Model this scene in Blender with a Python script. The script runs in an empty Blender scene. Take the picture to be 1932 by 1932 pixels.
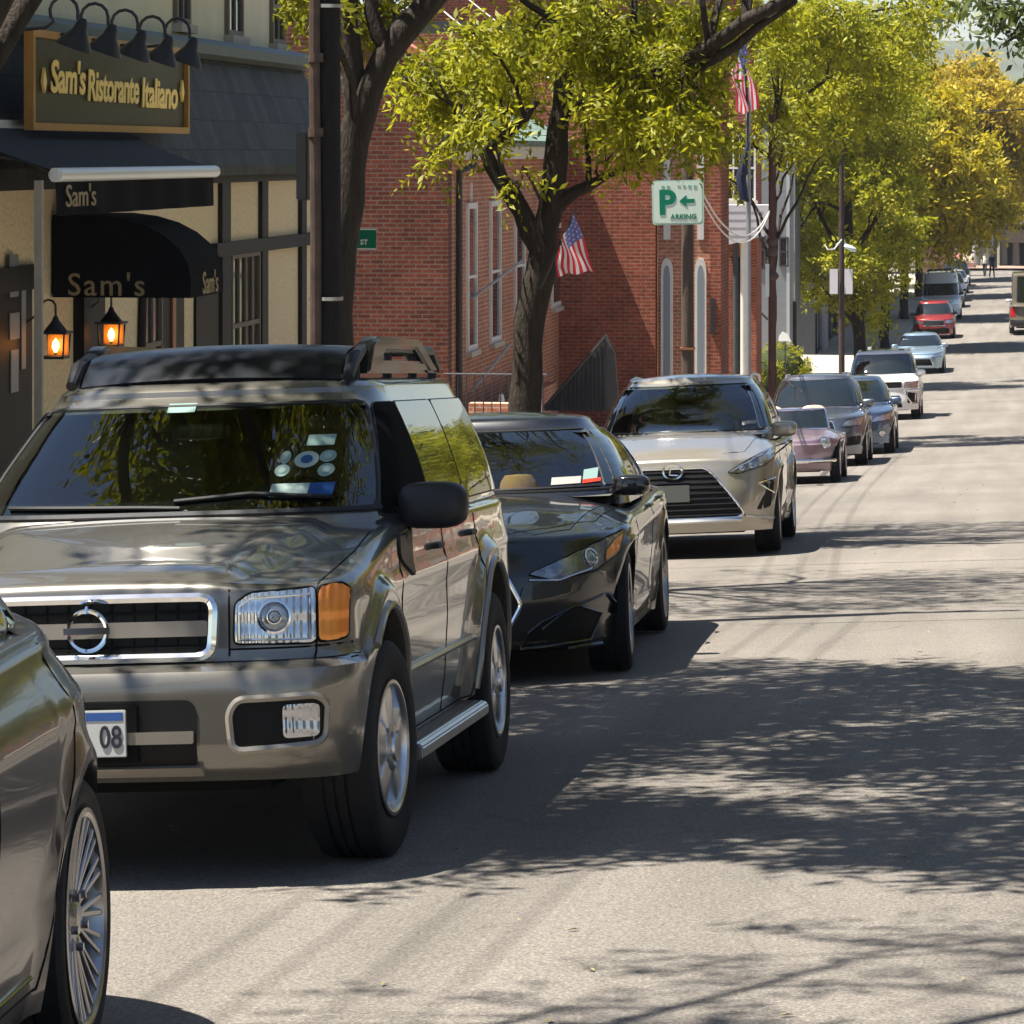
import bpy, bmesh, math, random
import numpy as np
from mathutils import Vector, Matrix, noise
from mathutils.bvhtree import BVHTree
from mathutils.geometry import tessellate_polygon
R = math.radians
scene = bpy.context.scene
COL = scene.collection
rnd = random.Random(7)

# ---------------------------------------------------------------- camera geometry (1932-px frame)
F = 6624.0; TH = R(7.93); CT, ST = math.cos(TH), math.sin(TH); EYE = 1.72; HZ = 290.0
def wp(px, py, d):
    """world point seen at (px, py) at depth d in front of the camera"""
    X = (px-966.0)*d/F
    return Vector((X*CT-d*ST, X*ST+d*CT, EYE+(HZ-py)*d/F))
def d_at_x(px, x):
    return x/((px-966.0)/F*CT-ST)
def d_at_y(px, y):
    return y/((px-966.0)/F*ST+CT)
def on_x(px, py, x): return wp(px, py, d_at_x(px, x))
def on_y(px, py, y): return wp(px, py, d_at_y(px, y))

# ---------------------------------------------------------------- street profile
_K = [(-60,3.678),(-20,1.226),(0,0),(30,-1.839),(55,-3.37),(75,-4.42),(90,-5.0),(110,-5.75),(128,-6.2),(157,-6.45),(200,-6.7),(260,-7.0),(420,-7.0)]
def zr(y):
    if y <= 55: return -0.0613*y
    if y >= 420: return -7.0
    for i in range(len(_K)-1):
        if _K[i][0] <= y <= _K[i+1][0]:
            y0,z0 = _K[i]; y1,z1 = _K[i+1]
            def sl(k):
                if k<=0 or k>=len(_K)-1: return 0.0
                return (_K[k+1][1]-_K[k-1][1])/(_K[k+1][0]-_K[k-1][0])
            h=y1-y0; t=(y-y0)/h; m0=sl(i)*h; m1=sl(i+1)*h
            return (2*t**3-3*t**2+1)*z0+(t**3-2*t**2+t)*m0+(-2*t**3+3*t**2)*z1+(t**3-t**2)*m1
KERB = -4.2; KH = 0.13
CF = 0.042
def gz(x, y):
    """carriageway height: the street falls towards the kerb"""
    a = x+2.12
    if x < 0.2: return zr(y)+CF*a
    if x < 3.2: t = (x-0.2)/3.0; return zr(y)+CF*(2.32+3.0*(t-t*t/2*1.0))
    return zr(y)+CF*(2.32+1.5)-CF*0.8*(x-3.2)

# ---------------------------------------------------------------- materials
MATS = {}
def _new(name):
    m = bpy.data.materials.new(name); m.use_nodes = True
    nt = m.node_tree; b = nt.nodes['Principled BSDF']
    MATS[name] = m
    return m, nt, b
def N(nt, t, **kw):
    n = nt.nodes.new(t)
    for k, v in kw.items():
        if k in n.inputs: n.inputs[k].default_value = v
        else: setattr(n, k, v)
    return n
def mat(name, col, rough=0.6, metal=0.0, coat=0.0, var=0.0, vscale=6.0, bump=0.0, bscale=40.0, spec=0.28, emit=None, estr=0.0, stretch=None):
    if name in MATS: return MATS[name]
    m, nt, b = _new(name); L = nt.links
    b.inputs['Base Color'].default_value = (*col, 1)
    b.inputs['Roughness'].default_value = rough; b.inputs['Metallic'].default_value = metal
    b.inputs['Coat Weight'].default_value = coat; b.inputs['Coat Roughness'].default_value = 0.03
    b.inputs['Specular IOR Level'].default_value = spec
    tc = N(nt, 'ShaderNodeTexCoord'); src = tc.outputs['Object']
    if stretch:
        mp = N(nt, 'ShaderNodeMapping'); mp.inputs['Scale'].default_value = stretch; L.new(src, mp.inputs[0]); src = mp.outputs[0]
    if var > 0:
        n = N(nt, 'ShaderNodeTexNoise', Scale=vscale, Detail=6.0, Roughness=0.65); L.new(src, n.inputs['Vector'])
        r = N(nt, 'ShaderNodeMapRange'); r.inputs['From Min'].default_value = 0.25; r.inputs['From Max'].default_value = 0.75
        r.inputs['To Min'].default_value = 1-var; r.inputs['To Max'].default_value = 1+var
        L.new(n.outputs['Fac'], r.inputs[0])
        h = N(nt, 'ShaderNodeHueSaturation'); h.inputs['Color'].default_value = (*col, 1)
        L.new(r.outputs[0], h.inputs['Value']); L.new(h.outputs[0], b.inputs['Base Color'])
    if bump > 0:
        n2 = N(nt, 'ShaderNodeTexNoise', Scale=bscale, Detail=5.0); L.new(src, n2.inputs['Vector'])
        bp = N(nt, 'ShaderNodeBump', Strength=bump, Distance=0.02); L.new(n2.outputs['Fac'], bp.inputs['Height']); L.new(bp.outputs[0], b.inputs['Normal'])
    if emit:
        b.inputs['Emission Color'].default_value = (*emit, 1); b.inputs['Emission Strength'].default_value = estr
    return m
def carpaint(name, col, metal=0.7, rough=0.32, dust=0.12, coat=1.0):
    if name in MATS: return MATS[name]
    m, nt, b = _new(name); L = nt.links
    tc = N(nt, 'ShaderNodeTexCoord')
    n = N(nt, 'ShaderNodeTexNoise', Scale=2.5, Detail=7.0, Roughness=0.7); L.new(tc.outputs['Object'], n.inputs['Vector'])
    fl = N(nt, 'ShaderNodeTexNoise', Scale=900.0, Detail=1.0); L.new(tc.outputs['Object'], fl.inputs['Vector'])
    mx = N(nt, 'ShaderNodeMix', data_type='RGBA'); mx.inputs['A'].default_value = (*col, 1)
    mx.inputs['B'].default_value = tuple(min(1, c*0.75+0.05) for c in col)+(1,)
    r = N(nt, 'ShaderNodeMapRange'); r.inputs['From Min'].default_value = 0.45; r.inputs['From Max'].default_value = 0.8; r.inputs['To Max'].default_value = dust*3
    L.new(n.outputs['Fac'], r.inputs[0]); L.new(r.outputs[0], mx.inputs['Factor'])
    hs = N(nt, 'ShaderNodeHueSaturation'); L.new(mx.outputs['Result'], hs.inputs['Color'])
    r2 = N(nt, 'ShaderNodeMapRange'); r2.inputs['To Min'].default_value = 0.85; r2.inputs['To Max'].default_value = 1.15; L.new(fl.outputs['Fac'], r2.inputs[0]); L.new(r2.outputs[0], hs.inputs['Value'])
    L.new(hs.outputs[0], b.inputs['Base Color'])
    b.inputs['Metallic'].default_value = metal; b.inputs['Roughness'].default_value = rough
    b.inputs['Coat Weight'].default_value = coat
    r3 = N(nt, 'ShaderNodeMapRange'); r3.inputs['To Min'].default_value = 0.015; r3.inputs['To Max'].default_value = 0.015+dust*0.5; L.new(n.outputs['Fac'], r3.inputs[0]); L.new(r3.outputs[0], b.inputs['Coat Roughness'])
    # very slight waviness of pressed panels
    w = N(nt, 'ShaderNodeTexNoise', Scale=5.0, Detail=1.0); L.new(tc.outputs['Object'], w.inputs['Vector'])
    bp = N(nt, 'ShaderNodeBump', Strength=0.05, Distance=0.01); L.new(w.outputs['Fac'], bp.inputs['Height']); L.new(bp.outputs[0], b.inputs['Normal']); L.new(bp.outputs[0], b.inputs['Coat Normal'])
    return m
def brick(name, c1, c2, mortar, bw=0.215, bh=0.075, ms=0.011, var=0.5):
    if name in MATS: return MATS[name]
    m, nt, b = _new(name); L = nt.links
    tc = N(nt, 'ShaderNodeTexCoord'); geo = N(nt, 'ShaderNodeNewGeometry')
    sp = N(nt, 'ShaderNodeSeparateXYZ'); L.new(tc.outputs['Object'], sp.inputs[0])
    sn = N(nt, 'ShaderNodeSeparateXYZ'); L.new(geo.outputs['Normal'], sn.inputs[0])
    ab = N(nt, 'ShaderNodeMath', operation='ABSOLUTE'); L.new(sn.outputs['X'], ab.inputs[0])
    gt = N(nt, 'ShaderNodeMath', operation='GREATER_THAN'); L.new(ab.outputs[0], gt.inputs[0]); gt.inputs[1].default_value = 0.6
    mx = N(nt, 'ShaderNodeMix', data_type='FLOAT'); L.new(gt.outputs[0], mx.inputs['Factor']); L.new(sp.outputs['X'], mx.inputs['A']); L.new(sp.outputs['Y'], mx.inputs['B'])
    cb = N(nt, 'ShaderNodeCombineXYZ'); L.new(mx.outputs['Result'], cb.inputs[0]); L.new(sp.outputs['Z'], cb.inputs[1])
    br = N(nt, 'ShaderNodeTexBrick'); L.new(cb.outputs[0], br.inputs['Vector'])
    br.inputs['Color1'].default_value = (*c1, 1); br.inputs['Color2'].default_value = (*c2, 1); br.inputs['Mortar'].default_value = (*mortar, 1)
    br.inputs['Scale'].default_value = 1.0; br.inputs['Mortar Size'].default_value = ms; br.inputs['Brick Width'].default_value = bw; br.inputs['Row Height'].default_value = bh; br.inputs['Bias'].default_value = -0.1
    n = N(nt, 'ShaderNodeTexNoise', Scale=0.9, Detail=8.0, Roughness=0.7); L.new(tc.outputs['Object'], n.inputs['Vector'])
    n3 = N(nt, 'ShaderNodeTexNoise', Scale=9.0, Detail=4.0, Roughness=0.7); L.new(tc.outputs['Object'], n3.inputs['Vector'])
    ad = N(nt, 'ShaderNodeMath', operation='ADD'); L.new(n.outputs['Fac'], ad.inputs[0]); L.new(n3.outputs['Fac'], ad.inputs[1])
    r = N(nt, 'ShaderNodeMapRange'); r.inputs['From Min'].default_value = 0.6; r.inputs['From Max'].default_value = 1.4; r.inputs['To Min'].default_value = 1-var; r.inputs['To Max'].default_value = 1+var; L.new(ad.outputs[0], r.inputs[0])
    hs = N(nt, 'ShaderNodeHueSaturation'); L.new(br.outputs['Color'], hs.inputs['Color']); L.new(r.outputs[0], hs.inputs['Value']); L.new(hs.outputs[0], b.inputs['Base Color'])
    b.inputs['Roughness'].default_value = 0.9; b.inputs['Specular IOR Level'].default_value = 0.15
    bp = N(nt, 'ShaderNodeBump', Strength=0.5, Distance=0.01); bp.invert = True; L.new(br.outputs['Fac'], bp.inputs['Height']); L.new(bp.outputs[0], b.inputs['Normal'])
    return m
def shingle(name, c1, c2):
    if name in MATS: return MATS[name]
    m = brick(name, c1, c2, tuple(c*0.25 for c in c1), bw=0.28, bh=0.30, ms=0.008, var=0.45)
    m.node_tree.nodes['Principled BSDF'].inputs['Roughness'].default_value = 0.6
    return m
def leafmat(name, base, hi, trans=0.5):
    if name in MATS: return MATS[name]
    m, nt, b = _new(name); L = nt.links
    geo = N(nt, 'ShaderNodeNewGeometry'); oi = N(nt, 'ShaderNodeTexCoord')
    n = N(nt, 'ShaderNodeTexNoise', Scale=0.8, Detail=3.0); L.new(oi.outputs['Object'], n.inputs['Vector'])
    ad = N(nt, 'ShaderNodeMath', operation='ADD'); L.new(geo.outputs['Random Per Island'], ad.inputs[0]); L.new(n.outputs['Fac'], ad.inputs[1])
    r = N(nt, 'ShaderNodeMapRange'); r.inputs['From Min'].default_value = 0.4; r.inputs['From Max'].default_value = 1.5; L.new(ad.outputs[0], r.inputs[0])
    mx = N(nt, 'ShaderNodeMix', data_type='RGBA'); mx.inputs['A'].default_value = (*base, 1); mx.inputs['B'].default_value = (*hi, 1); L.new(r.outputs[0], mx.inputs['Factor'])
    L.new(mx.outputs['Result'], b.inputs['Base Color']); b.inputs['Roughness'].default_value = 0.55; b.inputs['Specular IOR Level'].default_value = 0.28
    tr = N(nt, 'ShaderNodeBsdfTranslucent'); L.new(mx.outputs['Result'], tr.inputs['Color'])
    ms = N(nt, 'ShaderNodeMixShader'); ms.inputs[0].default_value = trans
    out = [x for x in nt.nodes if x.type == 'OUTPUT_MATERIAL'][0]
    L.new(b.outputs[0], ms.inputs[1]); L.new(tr.outputs[0], ms.inputs[2]); L.new(ms.outputs[0], out.inputs['Surface'])
    return m

# ---------------------------------------------------------------- objects
ORG = {}
def thing(name, label, cat, loc=(0,0,0), rz=0.0, rx=0.0, group=None, ry=0.0):
    o = bpy.data.objects.new(name, None); COL.objects.link(o)
    o.location = loc; o.rotation_mode = 'XYZ'; o.rotation_euler = (rx, ry, rz)
    o.empty_display_size = 0.2
    o['label'] = label; o['category'] = cat
    if group: o['group'] = group
    ORG[o.name] = Vector(loc)
    return o
def tag(o, label=None, cat=None, group=None, kind=None):
    if label: o['label'] = label
    if cat: o['category'] = cat
    if group: o['group'] = group
    if kind: o['kind'] = kind
    return o
class MB:
    def __init__(s): s.v = []; s.f = []; s.mi = []
    def add(s, vs, fs, mi=0):
        k = len(s.v); s.v += [Vector(p) for p in vs]; s.f += [tuple(i+k for i in f) for f in fs]; s.mi += [mi]*len(fs); return s
    def box(s, a, b, mi=0, M=None, bev=0.0):
        x0,y0,z0 = a; x1,y1,z1 = b
        vs = [Vector(p) for p in ((x0,y0,z0),(x1,y0,z0),(x1,y1,z0),(x0,y1,z0),(x0,y0,z1),(x1,y0,z1),(x1,y1,z1),(x0,y1,z1))]
        if M: vs = [M @ p for p in vs]
        fs = [(0,3,2,1),(4,5,6,7),(0,1,5,4),(1,2,6,5),(2,3,7,6),(3,0,4,7)]
        return s.add(vs, fs, mi)
    def prism(s, poly, axis, a, b, mi=0, M=None):
        """extrude a 2-D polygon; axis names the extrusion axis"""
        def P(p, t):
            if axis == 'x': q = Vector((t, p[0], p[1]))
            elif axis == 'y': q = Vector((p[0], t, p[1]))
            else: q = Vector((p[0], p[1], t))
            return M @ q if M else q
        n = len(poly)
        vs = [P(p, a) for p in poly]+[P(p, b) for p in poly]
        fs = [(i, (i+1)%n, (i+1)%n+n, i+n) for i in range(n)]
        tri = tessellate_polygon([[Vector((p[0], p[1], 0)) for p in poly]])
        fs += [tuple(t) for t in tri]+[(t[2]+n, t[1]+n, t[0]+n) for t in tri]
        return s.add(vs, fs, mi)
    def tube(s, pts, rad, seg=8, mi=0, cap=True):
        pts = [Vector(p) for p in pts]; n = len(pts)
        if not isinstance(rad, (list, tuple)): rad = [rad]*n
        T = [(pts[min(i+1,n-1)]-pts[max(i-1,0)]).normalized() for i in range(n)]
        up = Vector((0,0,1)) if abs(T[0].z) < 0.9 else Vector((1,0,0))
        a = T[0].cross(up).normalized(); vs = []
        for i in range(n):
            a = (a - T[i]*a.dot(T[i])).normalized(); b = T[i].cross(a)
            for k in range(seg):
                t = 2*math.pi*k/seg; vs.append(pts[i]+(a*math.cos(t)+b*math.sin(t))*rad[i])
        fs = [(i*seg+k, i*seg+(k+1)%seg, (i+1)*seg+(k+1)%seg, (i+1)*seg+k) for i in range(n-1) for k in range(seg)]
        if cap: fs += [tuple(range(seg))[::-1], tuple((n-1)*seg+k for k in range(seg))]
        return s.add(vs, fs, mi)
    def lathe(s, prof, seg=24, M=None, mi=0, closed=False):
        """profile of (r, z) turned about z"""
        vs = []
        for r, z in prof:
            for k in range(seg):
                t = 2*math.pi*k/seg; p = Vector((r*math.cos(t), r*math.sin(t), z)); vs.append(M @ p if M else p)
        n = len(prof); fs = []
        for i in range(n if closed else n-1):
            j = (i+1) % n
            for k in range(seg): fs.append((i*seg+k, i*seg+(k+1)%seg, j*seg+(k+1)%seg, j*seg+k))
        if not closed:
            if prof[0][0] > 1e-6: fs.append(tuple(range(seg))[::-1])
            if prof[-1][0] > 1e-6: fs.append(tuple((n-1)*seg+k for k in range(seg)))
        return s.add(vs, fs, mi)
    def build(s, name, mats, parent=None, smooth=False, bevel=0.0, angle=35, subsurf=0, weld=False):
        me = bpy.data.meshes.new(name)
        off = ORG.get(parent.name, Vector()) if parent else Vector()
        if parent is not None and parent.get('_local'): off = Vector()
        me.from_pydata([tuple(p-off) for p in s.v], [], s.f)
        if not isinstance(mats, (list, tuple)): mats = [mats]
        for m in mats: me.materials.append(m)
        if len(mats) > 1: me.polygons.foreach_set('material_index', s.mi)
        bm = bmesh.new(); bm.from_mesh(me)
        if weld: bmesh.ops.remove_doubles(bm, verts=bm.verts, dist=1e-4)
        bmesh.ops.recalc_face_normals(bm, faces=bm.faces)
        if bevel > 0:
            es = [e for e in bm.edges if len(e.link_faces) == 2 and e.calc_face_angle(0) > 0.6]
            bmesh.ops.bevel(bm, geom=es, offset=bevel, segments=2, affect='EDGES', clamp_overlap=True)
        bm.to_mesh(me); bm.free()
        if smooth or bevel:
            me.polygons.foreach_set('use_smooth', [True]*len(me.polygons)); me.set_sharp_from_angle(angle=R(angle))
        o = bpy.data.objects.new(name, me); COL.objects.link(o)
        if parent: o.parent = parent
        ORG[o.name] = off
        return o
def copy_tree(o, parent=None):
    c = o.copy(); COL.objects.link(c); c.parent = parent
    for ch in [x for x in o.children]: copy_tree(ch, c)
    return c
def text_mesh(txt, size, depth=0.004, shear=0.0, bold=0.0, sx=1.0, spacing=1.0):
    cu = bpy.data.curves.new('lettering', 'FONT'); cu.body = txt; cu.size = size; cu.extrude = depth; cu.shear = shear; cu.offset = bold
    cu.align_x = 'CENTER'; cu.align_y = 'CENTER'; cu.space_character = spacing; cu.resolution_u = 3
    ob = bpy.data.objects.new('lettering', cu); COL.objects.link(ob)
    dg = bpy.context.evaluated_depsgraph_get(); me = ob.evaluated_get(dg).to_mesh()
    vs = [Vector((v.co.x*sx, v.co.y, v.co.z)) for v in me.vertices]; fs = [tuple(p.vertices) for p in me.polygons]
    ob.evaluated_get(dg).to_mesh_clear(); bpy.data.objects.remove(ob); bpy.data.curves.remove(cu)
    return vs, fs
def add_text(mb, txt, size, M, **kw):
    vs, fs = text_mesh(txt, size, **kw); mb.add([M @ v for v in vs], fs); return mb
def frameM(o, xa, ya):
    xa = Vector(xa).normalized(); ya = Vector(ya).normalized(); za = xa.cross(ya)
    M = Matrix((xa, ya, za)).transposed().to_4x4(); M.translation = Vector(o); return M
def lerp_list(L, x):
    if x <= L[0][0]: return L[0][1]
    for i in range(len(L)-1):
        if x <= L[i+1][0]:
            a, b = L[i], L[i+1]
            return a[1]+(b[1]-a[1])*(x-a[0])/max(1e-9, b[0]-a[0])
    return L[-1][1]
def smooth_list(L, x):
    """monotone-ish Catmull-Rom through (x, y)"""
    if x <= L[0][0]: return L[0][1]
    if x >= L[-1][0]: return L[-1][1]
    for i in range(len(L)-1):
        if x <= L[i+1][0]:
            x0,y0 = L[i]; x1,y1 = L[i+1]; h = x1-x0; t = (x-x0)/h
            def sl(k):
                if k <= 0: return (L[1][1]-L[0][1])/(L[1][0]-L[0][0])
                if k >= len(L)-1: return (L[-1][1]-L[-2][1])/(L[-1][0]-L[-2][0])
                a = (L[k][1]-L[k-1][1])/(L[k][0]-L[k-1][0]); b = (L[k+1][1]-L[k][1])/(L[k+1][0]-L[k][0])
                return 0.0 if a*b <= 0 else 2*a*b/(a+b)
            m0 = sl(i)*h; m1 = sl(i+1)*h
            return (2*t**3-3*t**2+1)*y0+(t**3-2*t**2+t)*m0+(-2*t**3+3*t**2)*y1+(t**3-t**2)*m1
def sstep(a, b, x):
    t = min(1, max(0, (x-a)/(b-a))); return t*t*(3-2*t)
# ---------------------------------------------------------------- shared materials
mat('alloy', (0.62,0.62,0.63), 0.28, 1.0, var=0.12, vscale=8)
mat('alloy_dark', (0.28,0.28,0.30), 0.3, 1.0, var=0.1)
mat('dark_metal', (0.06,0.06,0.065), 0.45, 0.8)
mat('chrome', (0.82,0.83,0.84), 0.07, 1.0)
mat('satin_silver', (0.55,0.55,0.54), 0.3, 0.9, var=0.08)
mat('underside', (0.008,0.008,0.008), 0.95, spec=0.1)
mat('rubber_black', (0.012,0.012,0.012), 0.5)
mat('gap_black', (0.006,0.006,0.006), 0.8, spec=0.1)
mat('plastic_black', (0.018,0.018,0.02), 0.42, var=0.15, bump=0.05, bscale=300)
mat('gloss_black', (0.008,0.008,0.009), 0.08, coat=1.0)
mat('mesh_black', (0.006,0.006,0.006), 0.6, spec=0.2)
mat('lens_glass', (0.25,0.28,0.32), 0.04, 0.6, coat=1.0)
mat('brake_red', (0.35,0.01,0.01), 0.15, coat=1.0)
def _glass(name, col, rough=0.02):
    m, nt, b = _new(name); L = nt.links
    b.inputs['Base Color'].default_value = (*col, 1); b.inputs['Roughness'].default_value = rough; b.inputs['IOR'].default_value = 1.8
    b.inputs['Specular IOR Level'].default_value = 0.6; b.inputs['Coat Weight'].default_value = 0.3; b.inputs['Coat Roughness'].default_value = 0.01
    tc = N(nt, 'ShaderNodeTexCoord'); w = N(nt, 'ShaderNodeTexNoise', Scale=3.0, Detail=1.0); L.new(tc.outputs['Object'], w.inputs['Vector'])
    bp = N(nt, 'ShaderNodeBump', Strength=0.03, Distance=0.01); L.new(w.outputs['Fac'], bp.inputs['Height']); L.new(bp.outputs[0], b.inputs['Normal']); L.new(bp.outputs[0], b.inputs['Coat Normal'])
    return m
def _clear():
    m = bpy.data.materials.new('clear_glass'); m.use_nodes = True; MATS['clear_glass'] = m; nt = m.node_tree; nt.nodes.clear(); L = nt.links
    out = nt.nodes.new('ShaderNodeOutputMaterial'); tr = N(nt, 'ShaderNodeBsdfTransparent'); tr.inputs[0].default_value = (0.52,0.60,0.53,1)
    gl = N(nt, 'ShaderNodeBsdfGlossy'); gl.inputs['Roughness'].default_value = 0.0; gl.inputs['Color'].default_value = (0.95,0.97,1,1); fr = N(nt, 'ShaderNodeFresnel'); fr.inputs['IOR'].default_value = 1.85
    tc = N(nt, 'ShaderNodeTexCoord'); w = N(nt, 'ShaderNodeTexNoise', Scale=2.5, Detail=1.0); L.new(tc.outputs['Object'], w.inputs['Vector']); bp = N(nt, 'ShaderNodeBump', Strength=0.03, Distance=0.01); L.new(w.outputs['Fac'], bp.inputs['Height']); L.new(bp.outputs[0], gl.inputs['Normal'])
    ms = N(nt, 'ShaderNodeMixShader'); L.new(fr.outputs[0], ms.inputs[0]); L.new(tr.outputs[0], ms.inputs[1]); L.new(gl.outputs[0], ms.inputs[2]); L.new(ms.outputs[0], out.inputs[0])
_clear()
_glass('car_glass', (0.006,0.009,0.007)); _glass('house_glass', (0.02,0.025,0.03), 0.04); mat('open_window_dark', (0.003,0.003,0.003), 0.9, spec=0.05)  # last one: matte black pane painting the dark cabin behind an open window
def _headlight(name='headlight_glass', c0=(0.30,0.31,0.33,1), c1=(0.80,0.82,0.85,1), metal=0.9, rough=0.16):
    m, nt, b = _new(name); L = nt.links
    tc = N(nt, 'ShaderNodeTexCoord')
    w = N(nt, 'ShaderNodeTexWave', Scale=14.0, Distortion=0.6); w.bands_direction = 'X'; L.new(tc.outputs['Object'], w.inputs['Vector'])
    w2 = N(nt, 'ShaderNodeTexWave', Scale=4.0, Distortion=2.0); w2.bands_direction = 'Z'; L.new(tc.outputs['Object'], w2.inputs['Vector'])
    ad = N(nt, 'ShaderNodeMath', operation='ADD'); L.new(w.outputs['Fac'], ad.inputs[0]); L.new(w2.outputs['Fac'], ad.inputs[1])
    n = N(nt, 'ShaderNodeTexNoise', Scale=11.0, Detail=1.0); L.new(tc.outputs['Object'], n.inputs['Vector'])
    cr = N(nt, 'ShaderNodeMix', data_type='RGBA'); cr.inputs['A'].default_value = c0; cr.inputs['B'].default_value = c1; L.new(n.outputs['Fac'], cr.inputs['Factor'])
    L.new(cr.outputs['Result'], b.inputs['Base Color'])
    b.inputs['Metallic'].default_value = metal; b.inputs['Roughness'].default_value = rough; b.inputs['Coat Weight'].default_value = 1.0
    bp = N(nt, 'ShaderNodeBump', Strength=0.5, Distance=0.006); L.new(ad.outputs[0], bp.inputs['Height']); L.new(bp.outputs[0], b.inputs['Normal'])
_headlight(); _headlight('amber_lens', (0.85,0.16,0.01,1), (1.0,0.42,0.06,1), 0.25, 0.2)
# ---------------------------------------------------------------- vehicle shell
def se_u(v, hw, a, p):
    k = min(1.0, abs(v)/hw); return a*(1-(max(0.0, 1-k**p))**(1/p))
def se_v(u, hw, a, p):
    if u >= a: return hw
    return hw*(max(0.0, 1-((a-u)/a)**p))**(1/p)
class Shell:
    """pressed-steel body: lower shell + greenhouse, local axes x = side, y = back, z = up"""
    def __init__(s, **k): s.ay = 1.0; s.__dict__.update(k)
    def zt(s, u, v):
        z = smooth_list(s.top, u)-s.crown*min(1.2, abs(v)/s.hw)**2.4
        if s.feat: z += s.feat(u, v)
        return z
    def off(s, u, v, w):
        v2 = v*(1-lerp_list(s.fs, w)/s.hw)
        fl = 0.0
        for (uc, rr, zc) in s.arch:
            r = math.hypot(u-uc, (w-zc)/s.ay)
            if w < zc+(rr+s.fw*2)*s.ay: fl = max(fl, s.flare*(1-sstep(rr+s.fw*0.5, rr+s.fw, r)))
        if s.crease:
            for (z0, z1, uA, uB, amp) in s.crease:   # z at front, z at rear
                if uA < u < uB:
                    zc = z0+(z1-z0)*(u-uA)/(uB-uA); e = sstep(uA, uA+0.4, u)*(1-sstep(uB-0.4, uB, u))
                    d = w-zc; v2 += math.copysign(amp*e*(math.exp(-(d/0.05)**2) if d < 0 else math.exp(-(d/0.02)**2)), v) if abs(v) > 0.5*s.hw else 0
        ce = getattr(s, 'corner', 0)
        if ce and u < 0.45 and abs(v) > 0.5*s.hw: fl = max(fl, ce*(1-sstep(0.735, 0.747, w))*sstep(0.5, 0.9, abs(v)/s.hw))
        if abs(v) > 0.6*s.hw: v2 += math.copysign(fl, v)*sstep(0.6, 0.9, abs(v)/s.hw)
        u2 = u
        if u < s.af: u2 = u+lerp_list(s.ff, w)*(s.af-u)/s.af
        if u > s.L-s.ar: u2 = u-lerp_list(s.fr, w)*(u-(s.L-s.ar))/s.ar
        return u2, v2
    def bottom(s, u, v):
        b = lerp_list(s.sill, u)
        if abs(v) > s.hw*0.72:
            for (uc, rr, zc) in s.arch:
                if abs(u-uc) <= rr+1e-6: b = max(b, zc+s.ay*math.sqrt(max(0, rr*rr-(u-uc)**2)))
        return b
    def half(s):
        st = []
        uS = 0.16*s.af; vS = se_v(uS, s.hw, s.af, s.pf); n = 14
        for i in range(n): v = vS*i/n; st.append((se_u(v, s.hw, s.af, s.pf), v))
        us = set(); step = s.step
        uE = s.L-0.16*s.ar; k = int((uE-uS)/step)
        for i in range(k+1): us.add(round(uS+(uE-uS)*i/k, 4))
        for (uc, rr, zc) in s.arch:
            us = {u for u in us if abs(u-uc) > rr+0.02}
            for i in range(25):
                us.add(round(uc-rr*math.cos(math.pi*i/24), 4))
            us.add(round(uc-rr-0.006, 4)); us.add(round(uc+rr+0.006, 4))
        for u in sorted(us):
            v = se_v(u, s.hw, s.af, s.pf) if u < s.L/2 else se_v(s.L-u, s.hw, s.ar, s.pr)
            st.append((u, v))
        vE = se_v(s.L-uE, s.hw, s.ar, s.pr)
        for i in range(n-1, -1, -1): v = vE*i/n; st.append((s.L-se_u(v, s.hw, s.ar, s.pr), v))
        return st
    def build_mesh(s):
        st = s.half(); ring = st+[(u, -v) for (u, v) in reversed(st[1:-1])]; n = len(ring)
        verts = []; rows = None
        for i, (u, v) in enumerate(ring):
            a = ring[i-1]; b = ring[(i+1) % n]
            tx, ty = b[0]-a[0], b[1]-a[1]; l = math.hypot(tx, ty) or 1; nu, nv = -(-ty)/l*-1, -(tx)/l*-1
            # outward normal for ring running front -> +v side -> rear
            nu, nv = -ty/l, tx/l
            if nu*(u-s.L/2)+nv*v*2 < 0: nu, nv = -nu, -nv
            wb = s.bottom(u, v); col = []
            wb2 = min(wb, s.mid-0.02) if wb < s.mid else wb
            u0, v0 = s.off(u, v, wb)
            col.append((v0-nv*0.07, u0-nu*0.07, wb+0.0)); col.append((v0-nv*0.012, u0-nu*0.012, wb-0.001))
            mid = max(s.mid, wb+0.03)
            for r in range(s.n1+1):
                w = wb+(mid-wb)*r/s.n1; uu, vv = s.off(u, v, w); col.append((vv, uu, w))
            uu, vv = s.off(u, v, 1.0); zt = s.zt(uu, vv); rs = s.rs; hi = max(zt-rs, mid+0.01)
            for r in range(1, s.n2+1):
                w = mid+(hi-mid)*r/s.n2; uu, vv = s.off(u, v, w); col.append((vv, uu, w))
            uu, vv = s.off(u, v, hi)
            for k in range(1, 6):
                t = math.pi/2*k/5; ins = rs*(1-math.cos(t)); z = hi+(zt-hi)*math.sin(t)
                col.append((vv-nv*ins, uu-nu*ins, z))
            ve, ue, ze = col[-1]; sp = min(max(ue, 0.55), s.L-0.55); z_e = s.zt(ue, ve)
            for k in (0.03, 0.1, 0.2, 0.3, 0.4, 0.5, 0.6, 0.7, 0.8, 0.9, 1.0):
                a_, b_ = ve*(1-k), ue+(sp-ue)*k
                z = s.zt(b_, a_)+(ze-z_e)*(1-k)**6; col.append((a_, b_, z))
            verts += col; rows = len(col)
        fs = []
        for i in range(n):
            j = (i+1) % n
            for r in range(rows-1): fs.append((i*rows+r, j*rows+r, j*rows+r+1, i*rows+r+1))
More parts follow.
